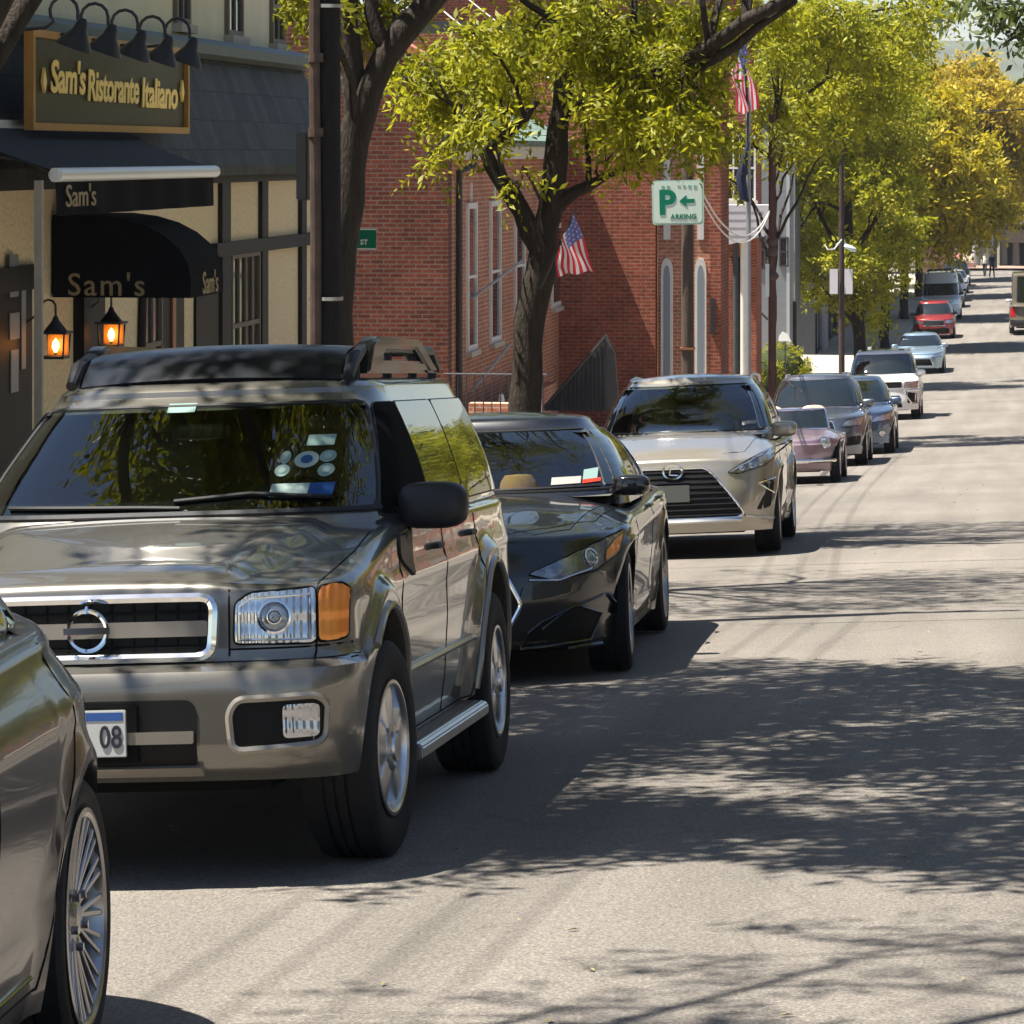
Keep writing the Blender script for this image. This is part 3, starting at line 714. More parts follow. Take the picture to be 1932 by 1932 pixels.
def build_suv():
    x0 = -3.0; loc = (x0, 11.34, gz(x0, 11.34))
    root = vehicle('parked_suv', 'pewter beige four-wheel-drive with black roof rack, amber corner lamps and window stickers, nearest whole car', SV, loc, R(0.4), MATS['paint_pewter'], (0.378,0.25,0.228,'wide5',-0.035), steer=-4.0)
    S = SV
    auto_glass(S, root, [(2.30,2.27,0.03),(3.20,3.17,0.03)], fA=0.19, fC=0.30, front=(0.045,0.05), tints={0: MATS['open_window_dark']})
    pd = MATS['paint_pewter_dull']; pb = MATS['plastic_black']; ch = MATS['chrome']
    # grille
    gp = rpoly([(-0.415,0.755),(0.415,0.755),(0.428,0.955),(-0.428,0.955)], 0.05)
    g = drape('grille', S, gp, 'F', 0.006, MATS['mesh_black'], root, grid=0.06, skirt=0.0)
    fr = MB(); lines_on(fr, S, [gp], 'F', 0.017, 0.012, closed=True); fr.build('grille_frame', ch, g, smooth=True)
    b = MB()
    for i in range(2): b.tube(path_on(S, [(-0.40,0.795+0.115*i),(0.40,0.795+0.115*i)], 'F', 0.008), 0.006, 6)
    for i in range(11):
        v = -0.375+0.075*i; q = path_on(S, [(v,0.765),(v,0.945)], 'F', 0.006)
        if len(q) > 1: b.tube(q, 0.005, 5)
    b.build('grille_slats', MATS['gap_black'], g)
    bar = drape('grille_bar', S, rpoly([(-0.405,0.828),(0.405,0.828),(0.405,0.880),(-0.405,0.880)],0.01), 'F', 0.022, pd, g, grid=0.06, skirt=0.03)
    e = MB(); loc_, _ = S.hit(0, 0.855, 'F'); M = Matrix.Translation((0, loc_.y-0.045, 0.857)) @ Matrix.Rotation(math.pi/2, 4, 'X')
    e.lathe([(0.060,-0.008),(0.072,-0.008),(0.074,0.0),(0.069,0.008),(0.060,0.006)], 32, M, closed=True)
    e.box((-0.080, loc_.y-0.056, 0.846), (0.080, loc_.y-0.046, 0.868)); e.tube([(0, loc_.y-0.045, 0.94),(0, loc_.y-0.046, 0.915)],[0.004,0.012],6)
    e.build('badge', ch, g, smooth=True, angle=40)
    # lamps
    hl = rpoly([(0.492,0.80),(0.752,0.793),(0.752,0.975),(0.545,0.965),(0.497,0.935)], 0.02)
    for o, sd in zip(lamp(S, root, hl), (1,-1)):
        m = MB(); q = path_on(S, [(0.512*sd,0.812),(0.735*sd,0.808),(0.735*sd,0.955),(0.55*sd,0.948),(0.512*sd,0.925)], 'F', 0.013, closed=True); m.tube(q, 0.0045, 6, cap=False); m.build('lens_rim', ch, o, smooth=True)
        projector(S, o, sd*0.625, 0.885, 0.050, 0.012); projector(S, o, sd*0.625, 0.885, 0.022, 0.022)
    al = rpoly([(0.758,0.795),(0.838,0.80),(0.842,0.965),(0.825,0.980),(0.758,0.975)], 0.02)
    lamp(S, root, al, name='corner_lamp', mt=MATS['amber_lens'])
    # bumper openings
    for sd in (1,-1):
        q = rpoly([(0.50,0.455),(0.79,0.47),(0.80,0.60),(0.77,0.63),(0.52,0.625),(0.49,0.58)], 0.04); q = q if sd > 0 else mirror(q)
        o = drape('bumper_recess', S, q, 'F', 0.004, MATS['mesh_black'], root, skirt=0.0); fr = MB(); lines_on(fr, S, [q], 'F', 0.014, 0.002, closed=True); fr.build('recess_rim', pd, o, smooth=True)
        q = rpoly([(0.665,0.492),(0.772,0.495),(0.775,0.603),(0.665,0.603)], 0.02); q = q if sd > 0 else mirror(q)
        drape('fog_lamp', S, q, 'F', 0.012, MATS['headlight_glass'], root, grid=0.03)
    q = rpoly([(-0.38,0.405),(0.38,0.405),(0.385,0.60),(0.36,0.628),(-0.36,0.628),(-0.385,0.60)], 0.03)
    o = drape('lower_intake', S, q, 'F', 0.004, MATS['mesh_black'], root, skirt=0.0)
    drape('intake_bar', S, rpoly([(-0.375,0.485),(0.375,0.485),(0.375,0.525),(-0.375,0.525)],0.008), 'F', 0.02, pd, o, skirt=0.03)
    drape('intake_lip', S, rpoly([(-0.40,0.388),(0.40,0.388),(0.39,0.412),(-0.39,0.412)],0.008), 'F', 0.02, pd, o, skirt=0.03)
    b = MB(); b.box((-0.19,-0.012,0.425),(0.19,0.02,0.62)); b.build('plate_mount', MATS['gap_black'], root, bevel=0.006)
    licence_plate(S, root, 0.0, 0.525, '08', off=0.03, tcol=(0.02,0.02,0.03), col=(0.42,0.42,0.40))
    o = [c for c in root.children if c.name.startswith('licence_plate')][0]
    for c in o.children:
        if c.name.startswith('plate_characters'): c.location.x += 0.10
    # side details
    for ax in 'ST':
        mtl = MB(); lines_on(mtl, S, [[(1.33,0.60),(3.0,0.60)]], ax, 0.016, 0.004); mtl.build('side_moulding', MATS['satin_silver'], root, smooth=True)
    for sd in (1,-1):
        st = MB(); x = sd*0.93; pr = [(sd*0.74,0.315),(sd*0.74,0.335),(x-sd*0.02,0.340),(x,0.325),(x,0.285),(x-sd*0.03,0.278)]
        st.prism(pr, 'y', 1.30, 3.0); o = st.build('side_step', MATS['satin_silver'], root, bevel=0.006)
        t = MB(); t.box((min(sd*0.76,x-sd*0.04), 1.36, 0.341), (max(sd*0.76,x-sd*0.04), 2.94, 0.347)); t.build('step_tread', pb, o)
    door_mirror(S, root, 1.60, 1.155, 0.10, (0.135,0.075,0.088), pb)
    handles(S, root, [(2.12,1.02),(3.02,1.03)], pb)
    for sd, ax in ((1,'S'),(-1,'T')):
        drape('mirror_sail', S, rpoly([(1.28,1.02),(1.50,0.93),(1.62,1.12),(1.60,1.20),(1.36,1.14)],0.04), ax, 0.008, pb, root)
    for sd in (1,-1):
        for (uc, rr, zc) in S.arch:
            q = []; m = MB()
            for i in range(29):
                t = R(-5)+R(190)*i/28; u, w = uc-(rr+0.012)*math.cos(t), zc+S.ay*(rr+0.012)*math.sin(t)
                if w < 0.37 or (u < 0.5 and w < 0.75): continue
                loc_, nor = S.hit(u, w, 'S' if sd > 0 else 'T')
                if loc_ is not None: q.append(loc_+nor*0.002)
            m.tube(q, 0.017, 8); m.build('arch_trim', pd, root, smooth=True)
    seams(S, root, [[(1.30,1.13),(1.26,0.95),(1.27,0.40),(1.45,0.36),(2.32,0.36),(2.34,1.16)],[(2.34,0.36),(3.0,0.36),(3.08,0.5),(3.22,0.85),(3.24,1.16)],[(0.30,0.735),(0.36,0.735)]],
          [[(0.755,0.17),(0.762,0.35),(0.79,0.8),(0.785,1.15)]], [[(0.0,0.742),(0.87,0.742)],[(0.475,0.76),(0.475,0.98)],[(0.478,0.782),(0.85,0.782)]], rad=0.004)
    # roof rack: black wind deflector, raised side rails
    d = MB(); n = 16; vs = []
    for i in range(n+1):
        v = -0.52+1.04*i/n; bow = 0.08*(v/0.52)**2; dz = -0.02*(v/0.52)**2
        vs += [(v, 1.99+bow, 1.700+dz), (v, 2.06+bow, 1.755+dz), (v, 2.17+bow, 1.812+dz), (v, 2.33+bow, 1.832+dz), (v, 2.34+bow, 1.815+dz), (v, 2.02+bow, 1.680+dz)]
    fs = [(i*6+k, i*6+(k+1)%6, (i+1)*6+(k+1)%6, (i+1)*6+k) for i in range(n) for k in range(6)]+[tuple(range(6)), tuple(n*6+k for k in range(6))]
    d.add(vs, fs); d.build('roof_rack_deflector', mat('rack_black', (0.008,0.009,0.012), 0.28, coat=0.3), root, smooth=True, angle=40)
    for sd in (1,-1):
        r = MB(); x = sd*0.555
        r.tube([(x,2.05,1.685),(x,2.16,1.755),(x,2.36,1.795),(x,3.2,1.800),(x,4.1,1.795),(x,4.28,1.72)], [0.022,0.03,0.024,0.020,0.024,0.02], 10)
        for y in (2.2, 2.95, 3.6, 4.15): r.tube([(x,y,1.67),(x,y+0.02,1.79)], 0.02, 8)
        r.build('roof_rail', MATS['plastic_black'], root, smooth=True)
    r = MB(); r.tube([(-0.55,3.0,1.79),(0,3.0,1.80),(0.55,3.0,1.79)], 0.014, 8); r.tube([(-0.55,3.9,1.79),(0,3.9,1.80),(0.55,3.9,1.79)], 0.014, 8); r.build('roof_crossbar', MATS['plastic_black'], root, smooth=True)
    for sd in (1,-1):
        r = MB(); a, b = sd*0.52, sd*0.60
        r.prism([(2.28,1.70),(2.42,1.825),(2.55,1.85),(3.6,1.845),(4.1,1.70),(3.85,1.70),(3.5,1.80),(2.72,1.80),(2.64,1.77),(2.62,1.70)], 'x', min(a,b), max(a,b)); r.prism([(2.621,1.70),(3.84,1.70),(3.72,1.752),(2.63,1.752)], 'x', min(a,b)+0.005, max(a,b)-0.005)
        r.build('roof_rack_side', mat('rack_olive', (0.022,0.022,0.018), 0.3, 0.0, coat=0.5), root, bevel=0.012)
    # wipers, stickers
    wp_ = MB(); lines_on(wp_, S, [[(-0.62,1.225),(-0.1,1.215),(0.05,1.21)],[(0.02,1.235),(0.3,1.255),(0.6,1.235)]], 'F', 0.009, 0.012); wp_.build('wiper', MATS['rubber_black'], root, smooth=True)
    lines = MB(); lines_on(lines, S, [[(-0.77,1.195),(0.77,1.195)]], 'F', 0.016, 0.0); lines.build('cowl', MATS['plastic_black'], root)
    stk = mat('sticker_pale', (0.20,0.29,0.26), 0.3, coat=1.0); blu = mat('sticker_blue', (0.01,0.06,0.20), 0.3, coat=1.0); wht = mat('sticker_white', (0.30,0.38,0.34), 0.3, coat=1.0)
    def ell(a, b, ra, rb): return [(a+ra*math.cos(2*math.pi*k/16), b+rb*math.sin(2*math.pi*k/16)) for k in range(16)]
    for (a, b, ra, rb, mt_) in ((0.475,1.375,0.045,0.03,wht),(0.395,1.385,0.02,0.024,stk),(0.55,1.385,0.03,0.022,stk),(0.395,1.338,0.028,0.022,stk),(0.555,1.335,0.03,0.024,stk)):
        o = drape('window_sticker', S, ell(a, b, ra, rb), 'F', 0.007, mt_, root, skirt=0); 
        drape('sticker_print', S, ell(a, b, ra*0.5, rb*0.5), 'F', 0.009, blu if ra > 0.04 else wht, o, skirt=0)
    drape('window_sticker', S, [(0.46,1.425),(0.56,1.425),(0.56,1.465),(0.46,1.465)], 'F', 0.007, stk, root, skirt=0)
    drape('window_sticker', S, [(0.37,1.245),(0.51,1.245),(0.51,1.29),(0.37,1.29)], 'F', 0.007, wht, root, skirt=0)
    drape('window_sticker', S, [(0.512,1.245),(0.60,1.245),(0.60,1.29),(0.512,1.29)], 'F', 0.007, blu, root, skirt=0)
    drape('toll_tag', S, [(-0.12,1.565),(-0.01,1.565),(-0.01,1.60),(-0.12,1.60)], 'F', 0.007, stk, root, skirt=0)
    return root
# ---------------------------------------------------------------- the other vehicles
def mk(L, W, H, wb, fo, r, belt=None, hood=None, ufs=None, urs=None, roofw=0.30, nose=0.10, tail=0.08, deck=None, hi=False, cat='car', aw=None, sharp=30, crown=0.07, af=1.0, pf=3.4, ar=0.9, pr=3.6, step=0.12,
       ground=0.2, feat=None, crease=None, wlow=None, rlow=None, rimmat=None, sealmat=None, rr=0.12, rc=0.03, gp=2.8, flare=0.015, arch=0.045, hoodf=None, gt=0.06, ffx=None, both=True, gb=0.5, rs=0.06):
    hw = W/2-flare; belt = belt or H*0.64; hood = hood or belt*0.95; hoodf = hoodf or hood-0.22
    u1, u2 = ufs; r1, r2 = urs   # windscreen base/top, rear window top/base
    deck = deck if deck is not None else belt
    top = [(0, hoodf-0.03), (0.10, hoodf+0.02), (0.45, hoodf+(hood-hoodf)*0.5), (u1, hood), (u1+0.5, belt), (r2-0.1, deck), (L-0.15, deck-0.02), (L, deck-0.10)]
    ff = ffx or [(0.15,0.10),(0.24,0.02),(0.45,0.0),(0.6,0.02),(hoodf-0.05, nose),(hoodf+0.1, nose+0.08)]
    return Shell(cat=cat, L=L, hw=hw, af=af, pf=pf, ar=ar, pr=pr, crown=crown, rs=rs, mid=0.58, n1=9, n2=7, step=step, fw=0.08, flare=flare, top=top, feat=feat, sharp=sharp,
        ff=ff, fr=[(0.2,0.1),(0.35,0.0),(0.6,0.0),(0.66,0.04),(deck,tail),(deck+0.1,tail+0.05)],
        fs=[(0.18,0.07),(0.3,0.045),(0.45,0.03),(0.62,0.005),(0.8,0.0),(belt-0.08,0.015),(belt,0.035),(belt+0.1,0.05)],
        sill=[(0,ground+0.02),(fo,ground),(L-0.6,ground),(L,ground+0.08)], arch=[(fo,r+arch,r),(fo+wb,r+arch,r)], crease=crease or [(belt-0.16,belt-0.10,0.3,L-0.3,0.012)],
        belt=belt, wlow=wlow or hood+0.01, rlow=rlow or deck+0.05,
        G=[(belt-0.08,u1-0.12,r2+0.06,hw-0.07),(belt,u1,r2,hw-0.085),(belt+(H-belt)*0.5,u1+(u2-u1)*0.42,r2-(r2-r1)*0.38,hw-0.085-(roofw-0.085)*0.42),(H-0.08,u1+(u2-u1)*0.86,r2-(r2-r1)*0.82,hw-roofw)],
        ga=0.6, gb=gb, gp=gp, gq=3.0, gt=gt, rr=rr, rh=0.05, rc=rc, rimmat=rimmat, sealmat=sealmat, hi=hi, wsf=(0.055,0.055), both=both, ground=ground)
def place(xside, y, W):
    x0 = xside-W/2; return (x0, y, gz(x0, y))
def slope_at(y): return (zr(y+2.5)-zr(y-0.5))/3.0
def grp_front(S, root, lamps=None, grille=None, frame=None, intake=None, fog=None, plate=None, lampmt=None, tail=None, slats=0, smt=None, gmat=None):
    if grille:
        g = drape('grille', S, rpoly(grille, 0.03), 'F', 0.006, gmat or MATS['mesh_black'], root, grid=0.06, skirt=0.0)
        if frame: fr = MB(); lines_on(fr, S, [rpoly(grille, 0.03)], 'F', 0.012, 0.006, closed=True); fr.build('grille_frame', frame, g, smooth=True)
        if slats:
            b = MB(); ys = [p[1] for p in grille]; lo, hi_ = min(ys), max(ys)
            for i in range(slats):
                z = lo+(hi_-lo)*(i+0.7)/(slats+0.4); xs = []
                for k in range(len(grille)):
                    (x1, z1), (x2, z2) = grille[k], grille[(k+1) % len(grille)]
                    if (z1-z)*(z2-z) < 0: xs.append(x1+(x2-x1)*(z-z1)/(z2-z1))
                if len(xs) >= 2: b.tube(path_on(S, [(min(xs)+0.01, z), (max(xs)-0.01, z)], 'F', 0.010), 0.007, 6)
            b.build('grille_slats', smt or MATS['dark_metal'], g, smooth=True)
    if lamps: lamp(S, root, rpoly(lamps, 0.02), mt=lampmt)
    if intake: 
        for q in intake:
            drape('air_intake', S, rpoly(q, 0.03), 'F', 0.005, MATS['mesh_black'], root, skirt=0)
            if min(p[0] for p in q) > 0: drape('air_intake', S, mirror(rpoly(q, 0.03)), 'F', 0.005, MATS['mesh_black'], root, skirt=0)
    if fog: lamp(S, root, fog, name='fog_lamp')
    if tail: lamp(S, root, rpoly(tail, 0.03), ax='B', name='tail_lamp', mt=MATS['brake_red'])
def door_seams(S, root, u1, u2, u3, front=True):
    b = S.belt; a = S.ground+0.06; rr = S.arch[1]
    seams(S, root, [[(u1,b+0.01),(u1-0.05,b-0.3),(u1,a),(u2,a),(u2+0.02,b+0.02)],[(u2,a),(rr[0]-rr[1]-0.05,a),(rr[0]-rr[1]+0.05,0.62),(u3,b-0.2),(u3,b+0.02)]], [[(0.5*S.hw,0.25),(0.70*S.hw,0.45),(0.86*S.hw,u1+0.1)]] if front else [], [])

def build_black_sedan():
    def feat(u, v):
        a = abs(v); return 0.022*math.exp(-((a-0.74)/0.13)**2)*(1-sstep(1.3, 1.8, u))*sstep(0.25, 0.7, u)-0.012*(1-sstep(0.15, 0.4, a))*(1-sstep(1.2, 1.5, u))
    S = mk(4.97, 1.945, 1.47, 3.0, 0.95, 0.345, belt=0.99, hood=0.99, hoodf=0.76, ufs=(1.62,2.55), urs=(3.35,4.35), roofw=0.36, deck=1.04, hi=True, step=0.09, feat=feat, crown=0.13, pf=2.7, af=1.10, nose=0.10, ground=0.17, rimmat=MATS['alloy_dark'],
           crease=[(0.72,0.86,0.5,4.6,0.016),(0.30,0.34,1.5,3.5,0.010)], flare=0.022, sealmat=MATS['dark_metal'], sharp=75)
    carpaint('paint_black', (0.004,0.0045,0.006), metal=0.1, rough=0.3, dust=0.0, coat=0.8)
    root = vehicle('parked_sedan', 'glossy black sedan with a tan hat on its dashboard, between the two beige cars', S, place(-2.02, 18.9, 1.945), R(1.85), MATS['paint_black'], (0.345,0.24,0.25,'five2',0.0), steer=2)
    auto_glass(S, root, [(2.95,2.92,0.02),(3.80,3.77,0.02)], fA=0.20, fC=0.22, front=(0.055,0.055))
    grp_front(S, root, grille=[(-0.34,0.30),(0.34,0.30),(0.42,0.44),(0.34,0.60),(-0.34,0.60),(-0.42,0.44)], frame=MATS['chrome'], slats=0, intake=[[(0.40,0.20),(0.76,0.22),(0.82,0.36),(0.70,0.42),(0.52,0.34),(0.44,0.28)]], plate=None)
    hl = rpoly([(0.46,0.60),(0.60,0.56),(0.80,0.60),(0.915,0.68),(0.935,0.80),(0.82,0.755),(0.62,0.665)], 0.015)
    for o, sd in zip(lamp(S, root, hl, mt=mat('lamp_dark', (0.22,0.24,0.27), 0.18, 0.7, coat=1.0, var=0.7, vscale=18)), (1,-1)):
        projector(S, o, sd*0.775, 0.668, 0.045, 0.014)
        q = [(0.845,0.645),(0.905,0.69),(0.925,0.775),(0.885,0.75),(0.85,0.70)]; drape('turn_signal', S, q if sd > 0 else mirror(q), 'F', 0.014, MATS['amber_lens'], o, grid=0.03, skirt=0.0)
        m = MB(); m.tube(path_on(S, [(0.46*sd,0.568),(0.62*sd,0.562),(0.78*sd,0.612)], 'F', 0.014), 0.005, 6); m.build('light_strip', MATS['chrome'], o, smooth=True)
    sl = MB(); sl.tube(path_on(S, [(-0.92,0.185),(0,0.185),(0.92,0.185)], 'F', 0.0), 0.014, 8); sl.build('front_splitter', MATS['gloss_black'], root, smooth=True)
    door_mirror(S, root, 1.86, 0.99, 0.09, (0.115,0.07,0.062), MATS['gloss_black'])
    handles(S, root, [(2.75,0.86),(3.65,0.88)], MATS['paint_black'])
    door_seams(S, root, 1.66, 2.93, 3.85)
    m = MB(); m.tube(path_on(S, [(-0.72,1.02),(0,1.01),(0.72,1.02)], 'F', 0.004), 0.010, 6); m.build('cowl', MATS['plastic_black'], root)
    # things seen through the windscreen, pressed against it
    drape('window_sticker', S, [(0.62,1.035),(0.70,1.045),(0.70,1.12),(0.62,1.11)], 'F', 0.008, MATS['sticker_pale'], root, skirt=0)
    drape('window_sticker', S, [(0.62,1.03),(0.72,1.04),(0.72,1.06),(0.62,1.052)], 'F', 0.011, mat('sticker_red', (0.4,0.03,0.012), 0.5), root, skirt=0)
    drape('window_sticker', S, [(0.44,1.03),(0.61,1.035),(0.61,1.075),(0.44,1.072)], 'F', 0.008, mat('sticker_paper', (0.26,0.25,0.23), 0.6), root, skirt=0)
    h = MB(); u0 = S.g(1, S.belt); h.lathe([(0,0.10),(0.08,0.095),(0.105,0.06),(0.115,0.015),(0.20,0.004),(0.21,-0.004),(0.10,-0.006)], 28, Matrix.Translation((0.22, u0+0.34, S.belt+0.01))); o = h.build('straw_hat', mat('hat_tan', (0.50,0.27,0.11), 0.9, spec=0.05), root, smooth=True)
    ex = MB(); pts = path_on(S, [(0.52,0.30),(0.66,0.40),(0.84,0.46)], 'F', 0.004); ex.tube(pts, 0.006, 6); ex.build('bumper_line', MATS['gloss_black'], root)
    for sd in (1,-1):
        m = MB(); m.tube(path_on(S, [(a*sd,b) for a,b in ((0.40,0.20),(0.76,0.22),(0.82,0.36),(0.70,0.42),(0.52,0.34),(0.44,0.28))], 'F', 0.006, closed=True), 0.007, 6, cap=False); m.build('intake_rim', MATS['satin_silver'] if False else MATS['gloss_black'], root, smooth=True)
    seams(S, root, [], [[(0.30,0.22),(0.55,0.42),(0.78,0.75),(0.84,1.45)]], [[(0.43,0.53),(0.40,0.45)]])
    m = MB(); m.tube(path_on(S, [(0.86,0.46),(0.885,0.41),(0.915,0.46),(0.92,0.52)], 'F', 0.01), 0.010, 6); m.build('daytime_lamp', MATS['chrome'], root, smooth=True)
    return root
def build_beige_suv():
    def feat(u, v):
        a = abs(v); e = 0.42+0.26*sstep(0, 1.2, u)
        return 0.028*(1-sstep(e, e+0.10, a))*(1-sstep(1.2, 1.5, u))*sstep(0.0, 0.4, u)
    S = mk(4.89, 1.895, 1.70, 2.79, 0.98, 0.375, belt=1.12, hood=1.13, hoodf=0.87, ufs=(1.40,2.30), urs=(3.9,4.72), roofw=0.30, deck=1.14, hi=True, step=0.09, feat=feat, crown=0.10, pf=3.0, af=0.95, nose=0.08, ground=0.22, flare=0.03, arch=0.06,
           crease=[(0.78,0.98,0.6,4.6,0.022),(0.40,0.52,1.6,3.6,0.014)], sharp=28, sealmat=MATS['chrome'])
    carpaint('paint_satin_cashmere', (0.36,0.325,0.27), metal=0.6, rough=0.26, dust=0.04)
    root = vehicle('parked_crossover', 'beige metallic crossover with a large black hourglass grille, behind the black sedan', S, place(-2.0, 32.05, 1.895), R(0.8), MATS['paint_satin_cashmere'], (0.375,0.24,0.265,'plain',0.0), roll=-2.8, steer=2)
    auto_glass(S, root, [(2.75,2.72,0.03),(3.70,3.67,0.03)], fA=0.20, fC=0.30, front=(0.055,0.055))
    grp_front(S, root, grille=[(-0.58,0.365),(0.58,0.365),(0.63,0.41),(0.50,0.60),(0.36,0.77),(0.29,0.825),(-0.29,0.825),(-0.36,0.77),(-0.50,0.60),(-0.63,0.41)], frame=MATS['chrome'], slats=9, smt=MATS['gloss_black'],
              intake=[[(0.74,0.42),(0.86,0.44),(0.90,0.68),(0.80,0.70),(0.84,0.60)]])
    hl = rpoly([(0.50,0.775),(0.60,0.762),(0.84,0.83),(0.905,0.90),(0.915,0.985),(0.84,0.955),(0.66,0.87)], 0.015)
    for o, sd in zip(lamp(S, root, hl, mt=MATS['lamp_dark']), (1,-1)):
        for v in (0.62, 0.70, 0.78): projector(S, o, sd*v, 0.80+0.25*(v-0.58), 0.026, 0.014)
        m = MB(); m.tube(path_on(S, [(0.53*sd,0.785),(0.66*sd,0.855),(0.85*sd,0.945)], 'F', 0.014), 0.005, 6); m.build('light_strip', MATS['chrome'], o, smooth=True)
    for sd in (1,-1):
        m = MB(); m.tube(path_on(S, [(0.905*sd,0.70),(0.76*sd,0.665),(0.89*sd,0.565)], 'F', 0.010), 0.008, 6); m.build('bumper_chevron', MATS['chrome'], root, smooth=True)
        m = MB(); m.tube(path_on(S, [(0.64*sd,0.38),(0.90*sd,0.33)], 'F', 0.006), 0.014, 6); m.build('skid_trim', MATS['satin_silver'], root, smooth=True)
    m = MB(); m.tube(path_on(S, [(-0.60,0.345),(0,0.34),(0.60,0.345)], 'F', 0.014), 0.018, 6); m.build('lower_lip', MATS['satin_silver'], root, smooth=True)
    loc, _ = S.hit(0, 0.80, 'F'); M = Matrix.Translation((0, loc.y-0.03, 0.80)) @ Matrix.Rotation(math.pi/2, 4, 'X') @ Matrix.Diagonal((1.3, 1, 1, 1))
    e = MB(); e.lathe([(0.060,-0.008),(0.075,-0.008),(0.077,0.0),(0.072,0.008),(0.060,0.006)], 28, M, closed=True); e.tube([(-0.02,loc.y-0.035,0.84),(-0.03,loc.y-0.035,0.775),(0.05,loc.y-0.035,0.765)], 0.010, 6); e.build('badge', MATS['chrome'], root, smooth=True)
    licence_plate(S, root, 0, 0.60, '', col=(0.10,0.105,0.10), off=0.03, band=False)
    door_mirror(S, root, 1.72, 1.10, 0.13, (0.125,0.08,0.075), MATS['paint_satin_cashmere'])
    handles(S, root, [(2.62,0.98),(3.5,1.0)], MATS['chrome'])
    door_seams(S, root, 1.55, 2.72, 3.75)
    for sd in (1,-1):
        r = MB(); x = sd*0.60; r.tube([(x,2.55,1.59),(x,2.85,1.655),(x,3.3,1.68),(x,4.1,1.66),(x,4.25,1.60)], [0.012,0.016,0.014,0.016,0.012], 8); r.build('roof_rail', MATS['satin_silver'], root, smooth=True)
    drape('toll_tag', S, [(0.56,1.18),(0.69,1.19),(0.69,1.225),(0.56,1.215)], 'F', 0.008, MATS['sticker_paper'], root, skirt=0)
    return root
def build_near_sedan():
    def feat(u, v): return 0.0
    S = mk(4.95, 1.88, 1.47, 2.97, 0.90, 0.345, belt=1.04, hood=1.0, hoodf=0.74, ufs=(1.6,2.45), urs=(3.45,4.45), roofw=0.30, deck=1.11, hi=True, step=0.07, crown=0.07, pf=3.0, ar=1.25, pr=2.25, tail=0.12, ground=0.19,
           crease=[(0.84,0.90,0.4,4.8,0.016),(0.34,0.40,1.4,3.6,0.014)], flare=0.02, sealmat=MATS['chrome'], sharp=32, gb=0.7)
    S.fs = [(0.18,0.07),(0.3,0.045),(0.45,0.03),(0.62,0.005),(0.72,0.0),(0.82,0.008),(0.92,0.04),(1.0,0.09),(1.1,0.15)]; S.fr = [(0.2,0.1),(0.35,0.0),(0.6,0.02),(0.75,0.05),(0.9,0.13),(1.05,0.24)]; S.G = [(g[0],g[1],g[2],g[3]-0.06) for g in S.G]
    S.rimmat = mat('alloy_grey', (0.36,0.35,0.35), 0.25, 1.0, var=0.1)
    carpaint('paint_plum', (0.007,0.007,0.011), metal=0.1, rough=0.3, dust=0.0, coat=0.42)
    yR = 9.02   # rear axle
    fo, wb = 0.90, 2.97
    W = 1.88; x0 = -2.84; y = 4.49
    root = vehicle('near_sedan', 'dark plum sedan with many-spoked alloy wheel, its rear quarter filling the lower left corner', S, (x0, y, gz(x0, y)), R(4.4), MATS['paint_plum'], (0.345,0.245,0.262,'multi',0.005), roll=-2.0)
    auto_glass(S, root, [(2.85,2.82,0.02),(3.75,3.72,0.02)], fA=0.2, fC=0.52, front=(0.055,0.055))
    grp_front(S, root, lamps=[(0.55,0.62),(0.86,0.66),(0.88,0.74),(0.6,0.72)], grille=[(-0.4,0.42),(0.4,0.42),(0.36,0.64),(-0.36,0.64)], tail=[(0.40,0.80),(0.70,0.80),(0.68,0.91),(0.42,0.90)])
    door_mirror(S, root, 1.8, 1.0, 0.09, (0.115,0.07,0.07), MATS['paint_plum'])
    handles(S, root, [(2.7,0.86)], MATS['chrome'])
    door_seams(S, root, 1.55, 2.84, 3.78)
    q = [(4.13+0.075*math.cos(t*math.pi/12), 0.90+0.065*math.sin(t*math.pi/12)) for t in range(24)]
    m = MB(); lines_on(m, S, [q], 'S', 0.0035, -0.001, closed=True); m.build('fuel_flap', MATS['gap_black'], root)
    m = MB(); lines_on(m, S, [[(1.3,0.27),(3.35,0.29)]], 'S', 0.006, 0.002); m.build('sill_trim', MATS['chrome'], root)
    return root
def simple_car(name, label, S, loc, yaw, paint, wh, pillars, wt=0.05, roll=-2.4, front={}, mirror_=(1.7,), flip=False, group='cars parked along the kerb', sl=None, fA=0.2, fC=0.25, rails=False, mirmat=None):
    root = vehicle(name, label, S, loc, yaw, paint, wh, slope=sl if sl is not None else slope_at(loc[1]), roll=roll, flip=flip, group=group)
    auto_glass(S, root, pillars, wt=wt, fA=fA, fC=fC, front=(0.055,0.055)); grp_front(S, root, **front)
    if mirror_: door_mirror(S, root, mirror_[0], S.belt-0.01, 0.11, (0.115,0.075,0.075), mirmat or paint)
    door_seams(S, root, S.G[1][1]+0.12, pillars[0][1], (pillars[1][1] if len(pillars) > 1 else pillars[0][1]+0.7))
    if rails:
        H = S.G[-1][0]; u0, u1_ = S.G[-1][1], S.G[-1][2]
        for sd in (1,-1):
            r = MB(); x = sd*(S.G[-1][3]-0.06); r.tube([(x,u0+0.2,H+0.0),(x,u0+0.45,H+0.06),(x,u1_-0.45,H+0.06),(x,u1_-0.3,H+0.0)], 0.018, 8); r.build('roof_rail', MATS['satin_silver'], root, smooth=True)
    return root
